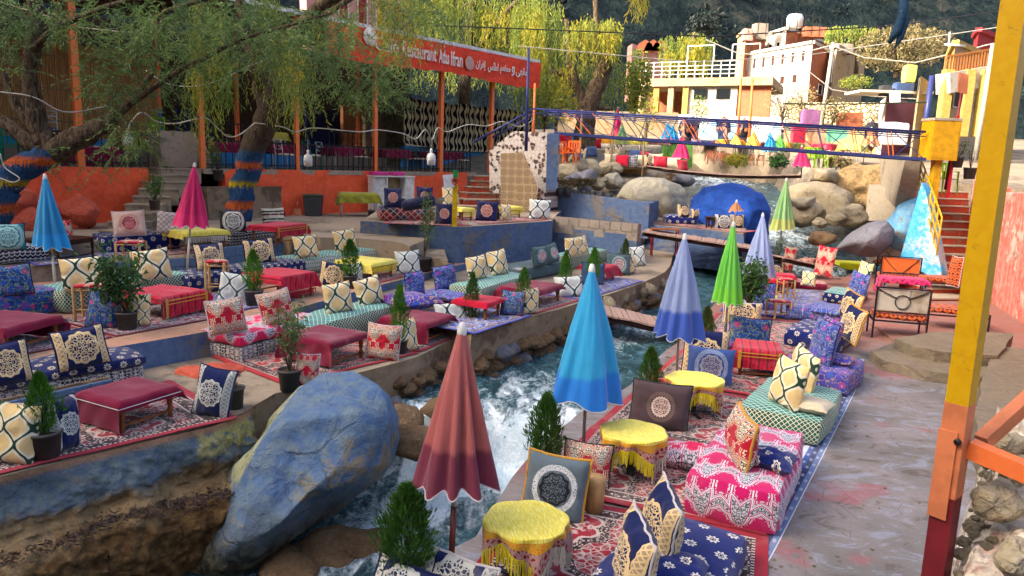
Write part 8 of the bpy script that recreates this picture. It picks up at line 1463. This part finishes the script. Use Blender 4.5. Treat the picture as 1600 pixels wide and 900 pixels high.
for i, (px, py) in enumerate([(882, 253), (893, 252)]): plastic_chair(dp(px, py + 4, 27.5), 30 - 50 * i, ['left', 'right'][i] + ' orange plastic chair behind the blue pillar', 'orange_plastic', s=.95)
for i, px in enumerate([1258, 1272, 1285]): plastic_chair(dp(px + 4, 262, 30), -20 + 30 * i, ['lime plastic chair beside the pink far umbrella', 'middle lime plastic chair on the far bank', 'right lime plastic chair on the far bank'][i], 'lime_plastic', s=.9)
k_ = 0; proto = None
for r_ in range(3):
    for i in range(7):
        px = 1102 + i * 13 + r_ * 4; p = dp(px, 247 + r_ * 4.5 + i * .6, 46 - r_ * 3)
        if proto is None: proto = plastic_chair(p, 10, 'orange chair in the packed rows above the far rapids', 'terracotta', 'orange chairs packed above the rapids', s=.66)
        else: copy_tree(proto, rotm(p, R(g2.uniform(-20, 20))))
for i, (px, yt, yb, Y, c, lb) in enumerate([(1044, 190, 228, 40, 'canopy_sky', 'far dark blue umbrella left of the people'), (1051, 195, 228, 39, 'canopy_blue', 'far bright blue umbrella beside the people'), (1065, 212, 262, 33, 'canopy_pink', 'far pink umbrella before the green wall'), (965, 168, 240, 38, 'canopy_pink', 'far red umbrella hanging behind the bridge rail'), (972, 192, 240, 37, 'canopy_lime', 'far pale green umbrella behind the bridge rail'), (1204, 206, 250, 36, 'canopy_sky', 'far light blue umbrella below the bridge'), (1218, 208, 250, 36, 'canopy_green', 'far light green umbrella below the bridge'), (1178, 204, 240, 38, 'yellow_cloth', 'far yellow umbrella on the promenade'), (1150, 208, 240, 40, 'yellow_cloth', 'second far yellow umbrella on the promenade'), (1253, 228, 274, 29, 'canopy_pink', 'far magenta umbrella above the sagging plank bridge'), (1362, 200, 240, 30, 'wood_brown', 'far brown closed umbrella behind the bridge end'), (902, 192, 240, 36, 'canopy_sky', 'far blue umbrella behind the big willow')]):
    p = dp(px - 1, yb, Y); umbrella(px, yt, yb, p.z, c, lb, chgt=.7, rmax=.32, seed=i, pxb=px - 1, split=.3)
for i, (px, py, Y, cl, nm) in enumerate([(888, 236, 37, 'red_cloth', 'red'), (935, 238, 38, 'orange_cloth', 'orange'), (985, 240, 38, 'yellow_cloth', 'yellow'), (1020, 240, 39, 'red_skirt_cloth', 'patterned red'), (1100, 240, 44, 'blue_floral_cloth', 'blue'), (1140, 240, 42, 'orange_cloth', 'orange'), (1190, 246, 40, 'burgundy_cloth', 'burgundy'), (1232, 248, 37, 'olive_cloth', 'olive'), (1290, 252, 34, 'red_cloth', 'red'), (1330, 254, 32, 'yellow_cloth', 'yellow')]):
    q = dp(px, py, Y); tall_table(q, -10 + i * 7, 1.3, .8, .75, cl, 'far table number of the promenade'.replace('number of', 'with a %s cloth on' % nm) + (', right half' if i > 5 else ', left half'), '%s tablecloth far behind the bridge%s' % (nm, ' on the right' if i > 5 else ''), group='tables on the far promenade')
for i, (x, y, w_, h_, Y, mt, lb) in enumerate([(1150, 262, 40, 22, 37, 'willow_yellow_leaf', 'low yellow-green shrub on the far bank of the rapids'), (1215, 262, 30, 18, 33, 'shrub_leaf', 'green shrub behind the sagging plank bridge'), (1310, 262, 40, 16, 30, 'dry_leaf', 'dry shrub at the top of the earth slope'), (1090, 210, 30, 60, 47, 'willow_leaf', 'slim green tree at the white and blue mural'), (1250, 190, 46, 60, 46, 'dry_leaf', 'bare brown tree before the stone wall'), (1300, 200, 40, 50, 43, 'brush_leaf', 'leafless bush before the coloured mural'), (850, 215, 40, 90, 33, 'willow_leaf', 'green tree close behind the bridge abutment'), (1010, 215, 40, 70, 44, 'willow_yellow_leaf', 'yellow-leaved tree behind the cafe columns')]): scrub_tree(x, y, w_, h_, Y, lb, mt, 420, i + 40, 'shrub' if h_ < 40 else 'tree', leaf=.2)
def person(px, pyf, hpx, Y, face, label, jk, tr, stride=.22, bend=0):
    p = dp(px, pyf, Y); Hh = hpx / ppm(p); s = Hh / 1.72; e = empty('person', rotm(p, R(face)), label, 'person', 'people on the promenade')
    def skin(name, V_, E_, R_, mt, par):
        me = bpy.data.meshes.new(name); me.from_pydata([tuple(Vector(v) * s) for v in V_], E_, []); o = obj(name, me, par); me.materials.append(M_[mt]); m_ = o.modifiers.new('skin', 'SKIN'); sk = me.skin_vertices[0].data if me.skin_vertices else None
        if not me.skin_vertices:
            bm = bmesh.new(); bm.from_mesh(me); lay = bm.verts.layers.skin.verify()
            for v, r_ in zip(bm.verts, R_): v[lay].radius = (r_[0] * s, r_[1] * s)
            bm.verts.ensure_lookup_table(); bm.verts[0][lay].use_root = True; bm.to_mesh(me); bm.free()
        m_.use_smooth_shade = True; o.modifiers.new('sub', 'SUBSURF').levels = 1; o.modifiers['sub'].render_levels = 1; return o
    st = stride; V_ = [(0, 0, .93), (0, .0, 1.12), (0, 0, 1.35), (0, 0, 1.47), (0, -.01, 1.6), (0, -.02, 1.68), (.1, 0, .88), (.1, -st * .6, .5), (.1, -st * .5, .08), (.1, -st * .5 - .15, .04), (-.1, 0, .88), (-.1, st * .3, .5), (-.1, st * 1.3, .12), (-.1, st * 1.3 - .12, .04), (.19, 0, 1.38), (.24, .1, 1.1), (.22, .0 - st * .3, .88), (.22, -.03 - st * .35, .78), (-.19, 0, 1.38), (-.24, .02, 1.1), (-.22, -.1, .88), (-.22, -.13, .79)]
    E_ = [(0, 1), (1, 2), (2, 3), (3, 4), (4, 5), (0, 6), (6, 7), (7, 8), (8, 9), (0, 10), (10, 11), (11, 12), (12, 13), (2, 14), (14, 15), (15, 16), (16, 17), (2, 18), (18, 19), (19, 20), (20, 21)]
    R_ = [(.13, .1), (.12, .09), (.14, .09), (.055, .055), (.085, .1), (.06, .07), (.085, .085), (.06, .06), (.045, .045), (.045, .03), (.085, .085), (.06, .06), (.045, .045), (.045, .03), (.055, .055), (.042, .042), (.034, .034), (.04, .02), (.055, .055), (.042, .042), (.034, .034), (.04, .02)]
    b_ = skin('body', V_, E_, [r_ if i in (3, 4, 5, 8, 9, 12, 13, 16, 17, 20, 21) else (r_[0] * .65, r_[1] * .65) for i, r_ in enumerate(R_)], 'skin', e); J = [0, 1, 2, 14, 15, 16, 18, 19, 20]; skin('jacket', [V_[j] for j in J], [(0, 1), (1, 2), (2, 3), (3, 4), (4, 5), (2, 6), (6, 7), (7, 8)], [(R_[j][0] + .03, R_[j][1] + .03) for j in J], jk, e)
    T = [0, 6, 7, 8, 10, 11, 12]; skin('trousers', [V_[j] for j in T], [(0, 1), (1, 2), (2, 3), (0, 4), (4, 5), (5, 6)], [(R_[j][0] + .015, R_[j][1] + .015) for j in T], tr, e); h_ = MB().lathe([(.0, .13), (.06, .12), (.1, .06), (.105, 0), (.09, -.06)][::-1], 12).build('hair', M_['hair_dark'], e); h_.location = Vector((0, .015, 1.64)) * s; h_.scale = (s, s, s)
for a_ in [(1128, 228, 44, 45, 150, 'person in a black jacket walking beside the blue umbrella', 'jacket_dark', 'trouser_blue'), (1068, 226, 40, 46, 120, 'person in dark clothes just right of the bright blue umbrella', 'jacket_dark', 'trouser_blue'), (1080, 226, 42, 46, 200, 'person in a dark jacket standing with hands at the sides', 'jacket_dark', 'trouser_blue'), (1160, 224, 38, 46, 110, 'person striding before the orange poles', 'jacket_dark', 'jacket_dark'), (1206, 218, 30, 48, 90, 'person in a white shirt and dark hair near the pruned tree', 'white_plaster', 'trouser_blue'), (1359, 232, 42, 33, 60, 'person in dark clothes at the right end of the bridge', 'jacket_dark', 'jacket_dark'), (1567, 238, 16, 44, 20, 'tiny walker on the road right of the yellow post', 'jacket_dark', 'trouser_blue')]: person(*a_)
